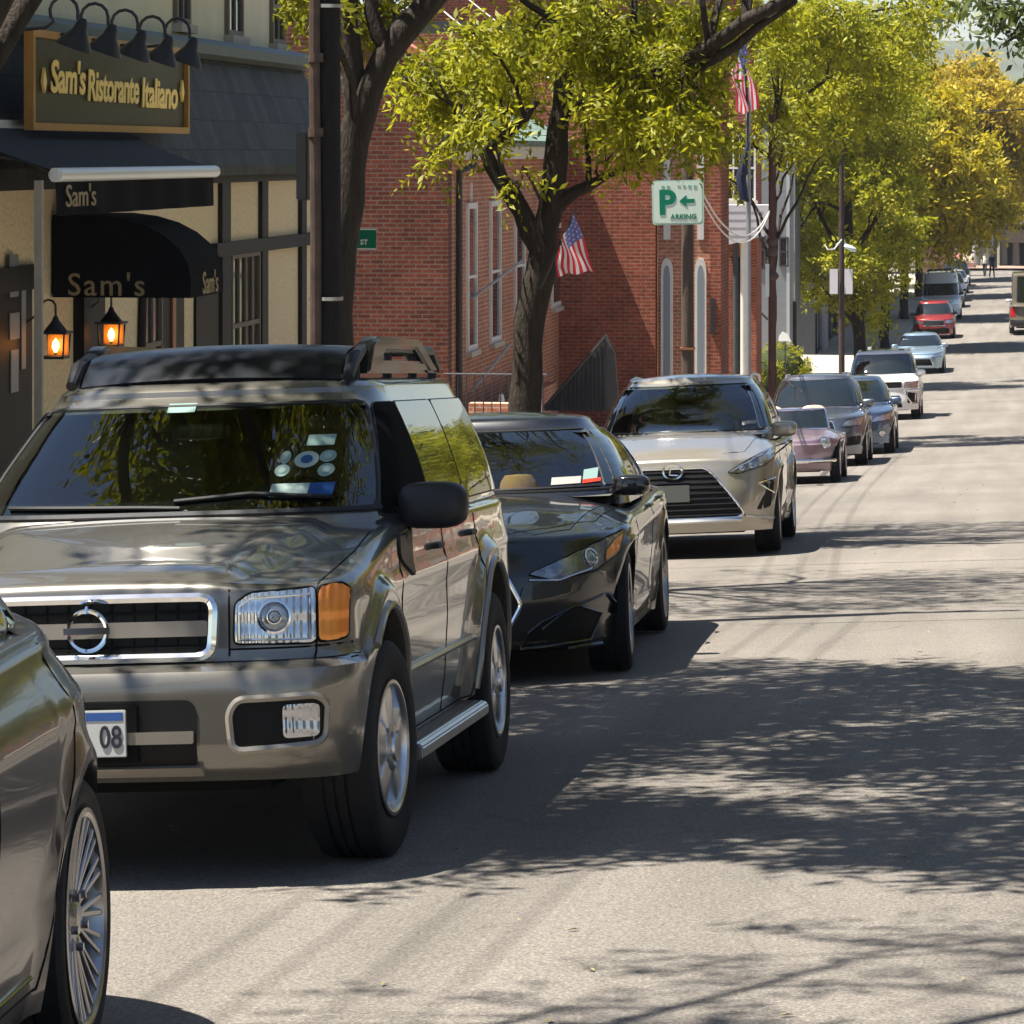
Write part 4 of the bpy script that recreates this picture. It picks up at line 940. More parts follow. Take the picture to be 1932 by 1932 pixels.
def round_lamps(S, root, v, w, r, ring=True):
    for sd in (1,-1):
        loc, nor = S.hit(sd*v, w, 'F'); M = Matrix.Translation((loc.x, loc.y-0.01, loc.z)) @ Matrix.Rotation(math.pi/2, 4, 'X')
        m = MB(); m.lathe([(r*1.0,-0.06),(r*1.18,-0.05),(r*1.2,0.01),(r*1.08,0.03),(r,0.02)], 24, M, closed=True); o = m.build('headlight_rim', MATS['chrome'], root, smooth=True)
        m = MB(); m.lathe([(r,0.012),(r*0.7,0.03),(r*0.35,0.04),(0,0.042)], 24, M); m.build('headlight', MATS['headlight_glass'], o, smooth=True)
def build_others():
    G = 'cars parked along the kerb'
    al = MATS['alloy']
    # rose classic roadster
    W = 1.62
    S = mk(3.95, W, 1.14, 2.4, 0.80, 0.315, belt=0.82, hood=0.84, hoodf=0.66, ufs=(1.35,1.62), urs=(1.68,1.80), roofw=0.16, deck=0.84, crown=0.12, pf=2.3, af=0.9, nose=0.05, ground=0.18, flare=0.01, rr=0.03, rc=0.0, gp=2.5, gb=0.05, step=0.11,
           feat=lambda u, v: 0.05*math.exp(-((abs(v)-0.60)/0.13)**2)*(1-sstep(1.0,1.6,u)), crease=[(0.6,0.6,0.3,3.6,0.004)])
    carpaint('paint_rose', (0.27,0.19,0.22), metal=0.4, rough=0.3, dust=0.05)
    S.G = [(0.40,1.5,2.4,0.3),(0.45,1.5,2.4,0.3),(0.5,1.5,2.4,0.3),(0.55,1.5,2.4,0.3)]
    root = vehicle('classic_roadster', 'low rose pink classic roadster with round chrome headlamps, behind the beige crossover', S, place(-2.43, 53.6, W), R(0.5), MATS['paint_rose'], (0.315,0.16,0.19,'steel',-0.0), roll=-2.2, slope=slope_at(54))
    def wsp(t, k): v = (0.62-0.06*k)*t; return Vector((v, 1.36+0.22*k+0.10*t*t, 0.82+0.30*k))
    m = MB(); n_ = 12; m.add([wsp(-1+2*i/n_, k) for i in range(n_+1) for k in (0,1)], [(2*i,2*i+1,2*i+3,2*i+2) for i in range(n_)]); m.build('windscreen', MATS['car_glass'], root, smooth=True)
    fr = MB(); fr.tube([wsp(-1+2*i/n_, 0) for i in range(n_+1)]+[wsp(1-2*i/n_, 1) for i in range(n_+1)]+[wsp(-1,0)], 0.018, 8); fr.build('windscreen_frame', MATS['chrome'], root, smooth=True)
    m = MB(); m.box((-0.56,1.62,0.70),(0.56,2.75,0.862)); m.build('cockpit', MATS['plastic_black'], root, bevel=0.03)
    st = MB(); st.lathe([(0.165,-0.012),(0.175,0),(0.165,0.012)], 20, Matrix.Translation((0.34,1.80,0.93)) @ Matrix.Rotation(1.2,4,'X'), closed=True); st.build('steering_wheel', MATS['plastic_black'], root, smooth=True)
    round_lamps(S, root, 0.58, 0.62, 0.085)
    b = MB(); b.tube(path_on(S, [(-0.76,0.36),(0,0.36),(0.76,0.36)], 'F', 0.07), 0.035, 10); b.build('chrome_bumper', MATS['chrome'], root, smooth=True)
    licence_plate(S, root, 0, 0.40, '', off=0.11, band=False)
    for sd in (1,-1):
        st = MB(); blob(st, (sd*0.34, 2.35, 0.92), (0.22,0.09,0.26), 0.6); st.build('seat', mat('seat_peach', (0.60,0.36,0.26), 0.7), root, smooth=True)
    # grey crossover
    W = 1.85
    S = mk(4.6, W, 1.64, 2.68, 0.92, 0.35, belt=1.06, hood=1.04, hoodf=0.84, ufs=(1.35,2.15), urs=(3.8,4.45), roofw=0.28, deck=1.08, pf=2.8, flare=0.02)
    carpaint('paint_steel', (0.17,0.18,0.21), metal=0.8, rough=0.3, dust=0.05)
    simple_car('parked_crossover', 'steel grey crossover with silver roof rails, behind the rose pink roadster', S, place(-2.32, 61.8, W), R(0.4), MATS['paint_steel'], (0.35,0.22,0.23,'plain',0), [(2.6,2.57,0.03),(3.5,3.47,0.03)], rails=True,
        front=dict(grille=[(-0.4,0.62),(0.4,0.62),(0.34,0.80),(-0.34,0.80)], frame=MATS['chrome'], slats=3, lamps=[(0.48,0.70),(0.84,0.72),(0.87,0.86),(0.56,0.80)], intake=[[(-0.42,0.28),(0.42,0.28),(0.38,0.46),(-0.38,0.46)],[(0.56,0.36),(0.80,0.38),(0.82,0.54),(0.60,0.52)]]))
    # blue hatchback
    W = 1.80
    S = mk(4.35, W, 1.52, 2.6, 0.88, 0.33, belt=0.98, hood=0.99, hoodf=0.78, ufs=(1.3,2.1), urs=(3.4,4.15), roofw=0.28, deck=1.02, pf=2.8)
    carpaint('paint_slate_blue', (0.10,0.14,0.22), metal=0.7, rough=0.3, dust=0.04)
    simple_car('parked_hatchback', 'slate blue hatchback with round fog lamps, squeezed behind the grey crossover', S, place(-2.03, 68.2, W), R(0.3), MATS['paint_slate_blue'], (0.33,0.21,0.22,'plain',0), [(2.5,2.47,0.03),(3.3,3.27,0.03)],
        front=dict(grille=[(-0.42,0.30),(0.42,0.30),(0.36,0.52),(-0.36,0.52)], lamps=[(0.46,0.62),(0.82,0.66),(0.85,0.80),(0.54,0.72)], fog=[(0.66+0.06*math.cos(t*math.pi/8), 0.40+0.06*math.sin(t*math.pi/8)) for t in range(16)]))
    # white SUV
    W = 1.92
    S = mk(4.7, W, 1.74, 2.75, 0.9, 0.37, belt=1.12, hood=1.13, hoodf=0.98, ufs=(1.25,1.85), urs=(4.2,4.6), roofw=0.24, deck=1.14, pf=3.6, nose=0.04, flare=0.03, ground=0.24)
    carpaint('paint_white', (0.72,0.72,0.72), metal=0.0, rough=0.35, dust=0.05)
    r_ = simple_car('parked_suv', 'white boxy four-wheel-drive with bright hooked headlamp surrounds, ahead of the pale blue sedan', S, place(-1.97, 88.4, W), R(0.2), MATS['paint_white'], (0.37,0.24,0.24,'plain',0), [(2.4,2.37,0.03),(3.4,3.37,0.03)], rails=True,
        front=dict(grille=[(-0.5,0.80),(0.5,0.80),(0.5,0.96),(-0.5,0.96)], frame=MATS['chrome'], lamps=[(0.56,0.80),(0.88,0.80),(0.90,0.95),(0.58,0.96)], intake=[[(-0.5,0.32),(0.5,0.32),(0.44,0.62),(-0.44,0.62)],[(0.62,0.42),(0.86,0.44),(0.86,0.66),(0.64,0.70)]]))
    for sd in (1,-1):
        m = MB(); m.tube(path_on(S, [(0.90*sd,0.74),(0.60*sd,0.74),(0.60*sd,0.60),(0.72*sd,0.42),(0.90*sd,0.42)], 'F', 0.012), 0.022, 6); m.build('lamp_hook', MATS['chrome'], r_, smooth=True)
    # pale blue sedan
    W = 1.80
    S = mk(4.6, W, 1.44, 2.7, 0.9, 0.33, belt=0.95, hood=0.96, hoodf=0.72, ufs=(1.35,2.2), urs=(3.3,4.1), roofw=0.28, deck=1.0, pf=2.8)
    carpaint('paint_pale_blue', (0.28,0.38,0.46), metal=0.6, rough=0.3, dust=0.04)
    simple_car('parked_sedan', 'pale blue sedan parked ahead of the red crossover', S, place(-2.0, 127.0, W), R(0.0), MATS['paint_pale_blue'], (0.33,0.21,0.22,'plain',0), [(2.5,2.47,0.03),(3.4,3.37,0.03)], roll=-2,
        front=dict(grille=[(-0.5,0.30),(0.5,0.30),(0.4,0.56),(-0.4,0.56)], frame=MATS['chrome'], lamps=[(0.46,0.60),(0.82,0.62),(0.85,0.74),(0.54,0.70)]))
    # red crossover
    W = 1.86
    S = mk(4.5, W, 1.64, 2.65, 0.9, 0.36, belt=1.06, hood=1.06, hoodf=0.88, ufs=(1.3,2.0), urs=(3.8,4.4), roofw=0.26, deck=1.08, pf=2.9, flare=0.02)
    carpaint('paint_red', (0.30,0.02,0.018), metal=0.2, rough=0.3, dust=0.04)
    simple_car('parked_crossover', 'bright red crossover parked in front of the white van', S, place(-2.0, 155.8, W), R(0.0), MATS['paint_red'], (0.36,0.23,0.23,'plain',0), [(2.5,2.47,0.03),(3.4,3.37,0.03)], roll=-2, mirmat=MATS['gloss_black'],
        front=dict(grille=[(-0.5,0.60),(0.5,0.60),(0.44,0.84),(-0.44,0.84)], frame=MATS['chrome'], lamps=[(0.5,0.70),(0.86,0.72),(0.88,0.86),(0.56,0.84)], intake=[[(-0.7,0.26),(0.7,0.26),(0.66,0.50),(-0.66,0.50)]]))
    # white van
    W = 2.02
    S = mk(5.6, W, 2.35, 3.4, 1.0, 0.37, belt=1.25, hood=1.22, hoodf=1.0, ufs=(0.95,1.75), urs=(5.35,5.5), roofw=0.16, deck=1.25, pf=3.2, flare=0.02, ground=0.25, rr=0.10)
    vr = simple_car('white_van', 'tall white van with a dark roof rack, parked behind the red crossover', S, place(-1.95, 176.5, W), 0, MATS['paint_white'], (0.37,0.22,0.2,'steel',0), [(2.3,2.2,0.04)], roll=-2, wt=0.48, fC=3.1, mirmat=MATS['plastic_black'],
        front=dict(grille=[(-0.5,0.72),(0.5,0.72),(0.46,0.94),(-0.46,0.94)], lamps=[(0.56,0.78),(0.90,0.80),(0.90,1.0),(0.62,0.98)], intake=[[(-0.7,0.34),(0.7,0.34),(0.66,0.52),(-0.66,0.52)]]))
    rk = MB(); rk.box((-0.62,2.0,2.42),(0.62,2.1,2.50)); rk.box((-0.62,3.6,2.42),(0.62,3.7,2.50)); rk.box((-0.66,1.9,2.36),(-0.58,4.4,2.44)); rk.box((0.58,1.9,2.36),(0.66,4.4,2.44)); rk.build('roof_rack', MATS['plastic_black'], vr)
    # farther ones
    far = [(192,'parked_sedan','black sedan parked just behind the white van','paint_black',1.8,1.46,4.6),(201,'parked_crossover','small grey crossover, third from the far end of the kerb','paint_steel',1.85,1.65,4.5),
           (215,'parked_sedan','small silver sedan, second from the far end of the kerb','paint_silver',1.8,1.46,4.6),(229,'parked_crossover','small dark crossover, farthest on the kerb','paint_black',1.85,1.65,4.5)]
    carpaint('paint_silver', (0.5,0.5,0.5), metal=0.7, rough=0.3, dust=0.03)
    for (y, nm, lb, pt, W, H, L) in far:
        S = mk(L, W, H, 2.7, 0.9, 0.34, belt=H*0.64, hood=H*0.64, ufs=(1.3,2.1), urs=(3.5,4.3), roofw=0.27, pf=2.8, step=0.2)
        simple_car(nm, lb, S, place(-1.95, y, W), 0, MATS[pt], (0.34,0.21,0.22,'steel',0), [(2.5,2.47,0.03)], roll=-2, front=dict(grille=[(-0.45,0.5),(0.45,0.5),(0.4,0.66),(-0.4,0.66)], lamps=[(0.5,0.62),(0.84,0.64),(0.86,0.76),(0.56,0.72)]))
    # tall dark van driving away on the right
    W = 2.15
    S = mk(6.0, W, 2.75, 3.6, 1.0, 0.38, belt=1.35, hood=1.3, hoodf=1.1, ufs=(0.95,1.75), urs=(5.85,5.95), roofw=0.12, deck=1.35, pf=3.4, flare=0.02, ground=0.3, rlow=1.45, gb=0.2)
    carpaint('paint_tan', (0.15,0.125,0.09), metal=0.1, rough=0.4, dust=0.08)
    x0 = 0.35+W/2; y = 157+6.0
    vr = simple_car('moving_van', 'tall tan van with black rear window, seen from behind at the right edge', S, (x0, y, gz(x0, y)), 0, MATS['paint_tan'], (0.38,0.22,0.2,'steel',0), [(2.3,2.2,0.04)], roll=0, fC=0.5, flip=True, sl=slope_at(158), mirmat=MATS['paint_white'], group=None,
        front=dict(tail=[(0.80,0.80),(1.0,0.80),(1.0,1.2),(0.82,1.2)], lamps=[(0.6,0.8),(0.95,0.8),(0.95,1.0),(0.64,0.98)]))
    drape('rear_plate', S, [(-0.26,0.95),(0.26,0.95),(0.26,1.1),(-0.26,1.1)], 'B', 0.012, MATS['sticker_blue'], vr, skirt=0)
    drape('rear_bumper', S, rpoly([(-0.98,0.42),(0.98,0.42),(0.98,0.66),(-0.98,0.66)],0.04), 'B', 0.05, MATS['plastic_black'], vr, skirt=0.05)
# ---------------------------------------------------------------- ground, road, pavements
def asphalt():
    m, nt, b = _new('asphalt'); L = nt.links
    tc = N(nt, 'ShaderNodeTexCoord'); O = tc.outputs['Object']
    big = N(nt, 'ShaderNodeTexNoise', Scale=0.22, Detail=5.0, Roughness=0.6); L.new(O, big.inputs['Vector'])
    mp = N(nt, 'ShaderNodeMapping'); mp.inputs['Scale'].default_value = (2.2, 0.12, 1); L.new(O, mp.inputs[0])
    strk = N(nt, 'ShaderNodeTexNoise', Scale=1.0, Detail=4.0); L.new(mp.outputs[0], strk.inputs['Vector'])
    fine = N(nt, 'ShaderNodeTexNoise', Scale=75.0, Detail=5.0, Roughness=0.75); L.new(O, fine.inputs['Vector'])
    vo = N(nt, 'ShaderNodeTexVoronoi', Scale=95.0); L.new(O, vo.inputs['Vector'])
    cr = N(nt, 'ShaderNodeTexVoronoi', Scale=0.35, feature='DISTANCE_TO_EDGE'); 
    wn = N(nt, 'ShaderNodeTexNoise', Scale=1.6, Detail=6.0); L.new(O, wn.inputs['Vector'])
    mv = N(nt, 'ShaderNodeMix', data_type='VECTOR'); mv.inputs['Factor'].default_value = 0.35; L.new(O, mv.inputs['A']); L.new(wn.outputs['Color'], mv.inputs['B']); L.new(mv.outputs['Result'], cr.inputs['Vector'])
    def mr(src, a, b_, c, d):
        r = N(nt, 'ShaderNodeMapRange'); r.inputs['From Min'].default_value = a; r.inputs['From Max'].default_value = b_; r.inputs['To Min'].default_value = c; r.inputs['To Max'].default_value = d; L.new(src, r.inputs[0]); return r.outputs[0]
    def mul(p, q): 
        k = N(nt, 'ShaderNodeMath', operation='MULTIPLY'); L.new(p, k.inputs[0]); L.new(q, k.inputs[1]); return k.outputs[0]
    v = mul(mr(big.outputs['Fac'], 0.3, 0.7, 0.84, 1.14), mr(strk.outputs['Fac'], 0.3, 0.7, 0.80, 1.12))
    v = mul(v, mr(fine.outputs['Fac'], 0.3, 0.7, 0.45, 1.55)); v = mul(v, mr(vo.outputs['Distance'], 0.0, 0.6, 1.35, 0.72))
    v = mul(v, mr(cr.outputs['Distance'], 0.0, 0.004, 0.80, 1.0))
    hs = N(nt, 'ShaderNodeHueSaturation'); hs.inputs['Color'].default_value = (0.188, 0.166, 0.140, 1); L.new(v, hs.inputs['Value']); L.new(hs.outputs[0], b.inputs['Base Color'])
    b.inputs['Roughness'].default_value = 0.82; b.inputs['Specular IOR Level'].default_value = 0.35
    bp = N(nt, 'ShaderNodeBump', Strength=0.55, Distance=0.012); L.new(fine.outputs['Fac'], bp.inputs['Height']); L.new(bp.outputs[0], b.inputs['Normal'])
    return m
def sheet(name, xs, ys, zf, mt):
    m = MB(); n = len(xs); m.add([(x, y, zf(x, y)) for y in ys for x in xs], [(j*n+i, j*n+i+1, (j+1)*n+i+1, (j+1)*n+i) for j in range(len(ys)-1) for i in range(n-1)])
    o = m.build(name, mt, smooth=True); o['kind'] = 'structure'; return o
def frange(a, b, s):
    n = max(1, int(round((b-a)/s))); return [a+(b-a)*i/n for i in range(n+1)]
RK = 8.6
def build_ground():
    asp = asphalt()
    conc = mat('pavement', (0.36,0.32,0.26), 0.85, var=0.22, vscale=1.3, bump=0.2, bscale=60)
    seal = mat('road_joint_tar', (0.11,0.098,0.083), 0.7, var=0.3, vscale=9); pale = mat('road_joint_pale', (0.22,0.198,0.168), 0.85, var=0.3, vscale=9)
    rj = random.Random(6)
    for (y, x0, x1, w, mt) in ((23.3,-1.6,0.7,0.025,seal),(30.6,-3.9,2.5,0.03,seal),(47.5,-4.1,3.5,0.05,pale),(62,-4.1,3.5,0.06,seal),(78.5,-2.0,8,0.12,pale),(79.9,-2.0,8,0.12,pale),(101,-4,8,0.10,seal),(131,-4,8,0.12,pale)):
        n = 24; vs = []; ph = rj.random()*6
        for i in range(n+1):
            x = x0+(x1-x0)*i/n; yy = y+0.012*math.sin(i*0.5+ph)+rj.uniform(-.006,.006)
            vs += [(x,yy,gz(x,yy)+0.004),(x,yy+w*rj.uniform(0.7,1.2),gz(x,yy+w)+0.004)]
        m = MB(); m.add(vs, [(2*i,2*i+2,2*i+3,2*i+1) for i in range(n)]); tag(m.build('road_joint', mt), kind='structure')
    vs = []; fs = []
    for i in range(420):
        y = rj.uniform(7.5,60); x = rj.choice((KERB+abs(rj.gauss(0,0.5)), rj.uniform(-2.2,2.5))) if i % 3 else rj.uniform(-2.0,1.5); z = gz(x,y)+0.006; s = rj.uniform(0.008,0.022); a = rj.uniform(0,6.28); k = len(vs)
        vs += [(x+s*math.cos(a),y+s*math.sin(a),z),(x-0.4*s*math.sin(a),y+0.4*s*math.cos(a),z+0.006),(x-s*math.cos(a),y-s*math.sin(a),z),(x+0.4*s*math.sin(a),y-0.4*s*math.cos(a),z+0.003)]; fs.append((k,k+1,k+2,k+3))
    m = MB(); m.add(vs, fs); tag(m.build('leaf_litter', mat('litter_straw', (0.30,0.26,0.10), 0.8, var=0.4, vscale=3)), 'scattered dry bud scales and leaf bits on the asphalt', 'leaf litter', kind='stuff')
    stone = mat('kerb_stone', (0.30,0.28,0.25), 0.8, var=0.25, vscale=4, bump=0.2)
    sheet('road', [KERB,-3.4,-2.6,-1.8,-1,0,0.2,1,1.8,2.6,3.2,4.5,6,RK], frange(-60,252,2), gz, asp)
    sheet('side_street', [-60,-30,-15,-8,KERB-0.0], frange(43.5,54.0,1.5), lambda x, y: gz(KERB, y)-0.004+(-x+KERB)*0.01, asp)
    sheet('cross_street', [-80,-30,-10,0,10,30,80], frange(252,262,2), lambda x, y: gz(max(KERB,min(RK,x)), y), asp)
    def pl(x, y): return gz(KERB, y)+KH+(KERB-x)*0.015
    def pr(x, y): return gz(RK, y)+KH+(x-RK)*0.015
    for a, b in ((-60,43.3),(54.2,252)):
        sheet('pavement', [-9.6,-8,-6.5,-5.5,KERB-0.15], frange(a,b,2), pl, conc)
        ys = frange(a,b,2); m = MB(); vs = []
        for y in ys: z = gz(KERB, y); vs += [(KERB-0.15,y,z+KH),(KERB-0.15,y,z+KH+0.004),(KERB-0.015,y,z+KH+0.004),(KERB,y,z+KH-0.012),(KERB+0.004,y,z-0.05)]
        m.add(vs, [(5*i+k,5*i+k+1,5*i+k+6,5*i+k+5) for i in range(len(ys)-1) for k in range(4)]); tag(m.build('kerb', stone), kind='structure')
    sheet('pavement', [RK+0.15,11,13], frange(-60,252,2), pr, conc)
    ys = frange(-60,252,2); m = MB(); vs = []
    for y in ys: z = gz(RK, y); vs += [(RK,y,z-0.05),(RK,y,z+KH),(RK+0.15,y,z+KH+0.004),(RK+0.15,y,z+KH-0.01)]
    m.add(vs, [(4*i+k,4*i+k+1,4*i+k+5,4*i+k+4) for i in range(len(ys)-1) for k in range(3)]); tag(m.build('kerb', stone), kind='structure')
    sheet('pavement', [-60,-20,0,20,60], frange(262.1,268,2), lambda x, y: -6.75, mat('brick_paving', (0.34,0.20,0.15), 0.85, var=0.25, vscale=2))
    grass = mat('ground_earth', (0.10,0.09,0.05), 0.95, var=0.4, vscale=0.4)
    ys = frange(-80,268,8)+[300,340,400,600,1000,2000,4000]
    xs = [-4000,-1000,-300,-100,-40,-20,-9.6,KERB,0,RK,13,30,80,300,1000,4000]
    sheet('ground', xs, ys, lambda x, y: zr(min(max(y,-80),420))-0.35, grass)
    # hills beyond the town
    hm = mat('hill_woods', (0.075,0.085,0.055), 0.95, var=0.35, vscale=0.02)
    xs = frange(-900,1500,30); vs = []; n = len(xs)
    for j, (yy, hh) in enumerate([(900,0),(1150,0.45),(1400,0.85),(1600,1.0),(2100,0.2)]):
        for x in xs:
            h = 44+13*math.sin(x*0.0041+1.0)+6*math.sin(x*0.013+2)+5*noise.noise(Vector((x*0.02, yy*0.01, 0)))
            vs.append((x, yy+60*math.sin(x*0.006), -8+h*hh))
    m = MB(); m.add(vs, [(j*n+i,j*n+i+1,(j+1)*n+i+1,(j+1)*n+i) for j in range(4) for i in range(n-1)]); tag(m.build('hills', hm, smooth=True), kind='structure')

# ---------------------------------------------------------------- building helpers
def win_x(parent, x, y0, y1, z0, z1, frame, name='window', fw=0.06, bars=(1,1), sill=True, glass=None, arch=False, out=1, shutter=None):
    """sash window in a wall that faces +x (out=1)"""
    m = MB(); s = out
    def bx(m_, a, b): m_.box((min(a[0],b[0]),min(a[1],b[1]),a[2]), (max(a[0],b[0]),max(a[1],b[1]),b[2]))
    bx(m, (x,y0-fw,z0-fw), (x+s*0.05,y0,z1+fw)); bx(m, (x,y1,z0-fw), (x+s*0.05,y1+fw,z1+fw)); bx(m, (x,y0,z1), (x+s*0.05,y1,z1+fw)); bx(m, (x,y0,z0-fw), (x+s*0.05,y1,z0))
    for i in range(bars[0]): yy = y0+(y1-y0)*(i+1)/(bars[0]+1); bx(m, (x+s*0.02,yy-0.02,z0), (x+s*0.042,yy+0.02,z1))
    for i in range(bars[1]): zz = z0+(z1-z0)*(i+1)/(bars[1]+1); bx(m, (x+s*0.022,y0,zz-0.025), (x+s*0.045,y1,zz+0.025))
    w = m.build(name, frame, parent)
    g = MB(); bx(g, (x,y0,z0), (x+s*0.018,y1,z1)); g.build('pane', glass or MATS['house_glass'], w)
    if sill: q = MB(); bx(q, (x,y0-0.1,z0-fw-0.09), (x+s*0.11,y1+0.1,z0-fw)); q.build('sill', mat('sill_stone', (0.42,0.38,0.32), 0.8, var=0.1), w)
    return w
def win_y(parent, y, x0, x1, z0, z1, frame, name='window', fw=0.06, bars=(1,1), sill=True, glass=None, pointed=False):
    """window in a wall that faces -y (towards the viewer)"""
    m = MB()
    if pointed:
        c = (x0+x1)/2; h = (x1-x0)*1.5; pts = [(x0-fw,z0),(x1+fw,z0),(x1+fw,z1-h)]+[(c+(x1+fw-c)*math.cos(t)**0.8, z1-h+(h+fw)*math.sin(t)**0.9) for t in (0.35,0.7,1.05,1.35,math.pi/2-0.001)]
        pts = pts+[(2*c-a, b) for a, b in reversed(pts[3:-1])]+[(x0-fw,z1-h)]
        m.prism(pts, 'y', y-0.05, y-0.002); w = m.build(name, frame, parent)
        g = MB(); g.prism([(c+(a-c)*0.55, z0+0.15+(b-z0)*0.93) for a, b in pts], 'y', y-0.056, y-0.052); g.build('pane', glass or MATS['house_glass'], w); return w
    m.box((x0-fw,y-0.05,z0-fw),(x0,y,z1+fw)); m.box((x1,y-0.05,z0-fw),(x1+fw,y,z1+fw)); m.box((x0,y-0.05,z1),(x1,y,z1+fw)); m.box((x0,y-0.05,z0-fw),(x1,y,z0))
    for i in range(bars[0]): xx = x0+(x1-x0)*(i+1)/(bars[0]+1); m.box((xx-0.02,y-0.042,z0),(xx+0.02,y-0.02,z1))
    for i in range(bars[1]): zz = z0+(z1-z0)*(i+1)/(bars[1]+1); m.box((x0,y-0.045,zz-0.025),(x1,y-0.022,zz+0.025))
    w = m.build(name, frame, parent); g = MB(); g.box((x0,y-0.018,z0),(x1,y,z1)); g.build('pane', glass or MATS['house_glass'], w)
    if sill: q = MB(); q.box((x0-0.1,y-0.11,z0-fw-0.09),(x1+0.1,y,z0-fw)); q.build('sill', mat('sill_stone', (0.42,0.38,0.32), 0.8, var=0.1), w)
    return w
def part(name, mt, parent, a, b, bev=0.0, label=None):
    m = MB(); m.box(tuple(min(p,q) for p,q in zip(a,b)), tuple(max(p,q) for p,q in zip(a,b))); o = m.build(name, mt, parent, bevel=bev)
    if label: o['label'] = label
    return o
GOLD = (0.62,0.33,0.06)
def build_restaurant():
    X = -8.0
    st = mat('stucco_ochre', (0.78,0.64,0.41), 0.95, var=0.22, vscale=24, bump=1.0, bscale=28, spec=0.1)  # fine colour mottling: stucco texture, with the relief's shading painted in
    cream = mat('stucco_cream', (0.66,0.60,0.42), 0.9, var=0.10, vscale=1.5, bump=0.15, bscale=30)
    tim = mat('timber_dark', (0.014,0.012,0.010), 0.6, var=0.3, vscale=5, stretch=(8,8,0.6))
    sh = shingle('slate_shingle', (0.050,0.047,0.036), (0.018,0.018,0.014))
    blk = mat('awning_black', (0.005,0.005,0.006), 0.9, var=0.25, vscale=3, spec=0.08)
    y0, y1 = 16.0, 40.7; zb = zr(30)-1.6
    b = thing('restaurant', 'half-timbered ochre restaurant with slate mansard and gold lettered sign', 'building', (X, 30, zr(30)))
    part('wall', st, b, (-18,y0,zr(y1)-0.6), (X,y1,1.60))
    m = MB(); m.prism([(X+0.22,1.50),(X+0.22,1.60),(X-0.20,2.74),(X-0.45,2.74),(X-0.10,1.50)], 'y', y0, y1+0.15); m.build('mansard', sh, b)
    m = MB(); m.prism([(X-0.16,2.70),(X-0.02,2.74),(X-0.02,2.84),(X-0.10,2.90),(X-0.45,2.90),(X-0.45,2.745),(X-0.21,2.745)], 'y', y0, y1+0.2); m.build('gutter', mat('gutter_green', (0.085,0.10,0.085), 0.5, var=0.2, vscale=3), b)
    part('upper_wall', cream, b, (-18,y0,2.85), (X-0.42,y1,5.4))
    part('roof', mat('roof_dark', (0.05,0.05,0.05), 0.9), b, (-18.3,y0-0.2,5.402), (X-0.2,y1+0.3,5.6))
    wf = mat('frame_white', (0.62,0.60,0.55), 0.6, var=0.08); gf = mat('frame_brown', (0.16,0.13,0.10), 0.6)
    for px0, px1 in ((322,352),(420,452),(505,531)):
        a = on_x(px0, 0, X-0.42).y; c = on_x(px1, 0, X-0.42).y; zbt = on_x(px0, 68 if px0 > 400 else 20, X-0.42).z
        zbt = {322: 3.12, 420: 3.08, 505: 3.06}[px0]
        win_x(b, X-0.42, a+0.15, c-0.05, zbt, zbt+1.5, gf, bars=(1,3))
    # timbers
    def Y(px, x=X): return on_x(px, 0, x).y
    def Z(px, py, x=X): return on_x(px, py, x).z
    for a, c in ((411,427),(487,498),(562,571)): part('timber_post', tim, b, (X,Y(a),zb-0.8), (X+0.05,Y(c),1.50))
    part('timber_beam', tim, b, (X,Y(398),0.66), (X+0.07,y1,0.80)); part('timber_beam', tim, b, (X,y0,0.60), (X+0.07,Y(62),0.80)); part('timber_beam', tim, b, (X,y0,1.42), (X+0.07,y1,1.50))
    part('corner_post', tim, b, (X,y1-0.12,zb-0.8), (X+0.06,y1+0.04,1.50))
    # ground-floor joinery between the timbers
    wd = mat('joinery_black', (0.006,0.006,0.006), 0.5, spec=0.15); stp = mat('stucco_strip', (0.74,0.61,0.39), 0.9, bump=0.5, bscale=30)
    part('door_frame', wd, b, (X,Y(365),zb-0.8), (X+0.03,Y(407),0.66))
    part('door_frame', wd, b, (X,Y(138),zb-0.8), (X+0.10,Y(178),0.66))
    part('door_frame', wd, b, (X,Y(300),zb-0.8), (X+0.03,Y(342),0.66))
    cu = mat('copper_edge', (0.30,0.12,0.04), 0.4, 0.3); part('door_edge', cu, b, (X+0.03,Y(317),zb-0.8), (X+0.05,Y(323),0.6))
    win_x(b, X, Y(432), Y(482), zb-0.2, 0.62, gf, bars=(3,5), fw=0.04)
    win_x(b, X, Y(266), Y(296), zb-0.2, 0.62, gf, bars=(1,5), fw=0.04)
    m = MB(); m.tube([(X+0.04,Y(262),0.5),(X+0.04,Y(240),zb-0.6)], 0.04, 8); m.build('brace', tim, b)
    # dark shopfront at the left edge, with its notices
    part('shopfront', wd, b, (X,y0+0.5,zb-0.3), (X+0.04,Y(52),0.60))
    for i, (a, c, t, u) in enumerate(((8,24,480,560),(8,26,590,640),(10,24,660,740),(30,38,500,700))):
        part('notice', mat('notice_grey', (0.22,0.23,0.24), 0.4), b, (X+0.041,Y(a),Z(16,u)), (X+0.050,Y(c),Z(16,t)))
    # fixed arched door canopy
    ycn0, ycn1 = 29.0, 30.25; xo = -6.78; zt, zbm = 1.20, 0.50
    c = thing('door_canopy', 'black arched door canopy lettered in gold, under the retractable awning', 'canopy', (X, 29.6, 0.5))
    prof = [(X+0.02,zbm)]+[(xo, zbm), (xo, zbm+0.17)]+[(X+0.35+(xo-X-0.35)*math.cos(t), zbm+0.17+(zt-zbm-0.17)*math.sin(t)) for t in (0.25,0.5,0.75,1.0,1.25,1.5)]+[(X+0.02,zt)]
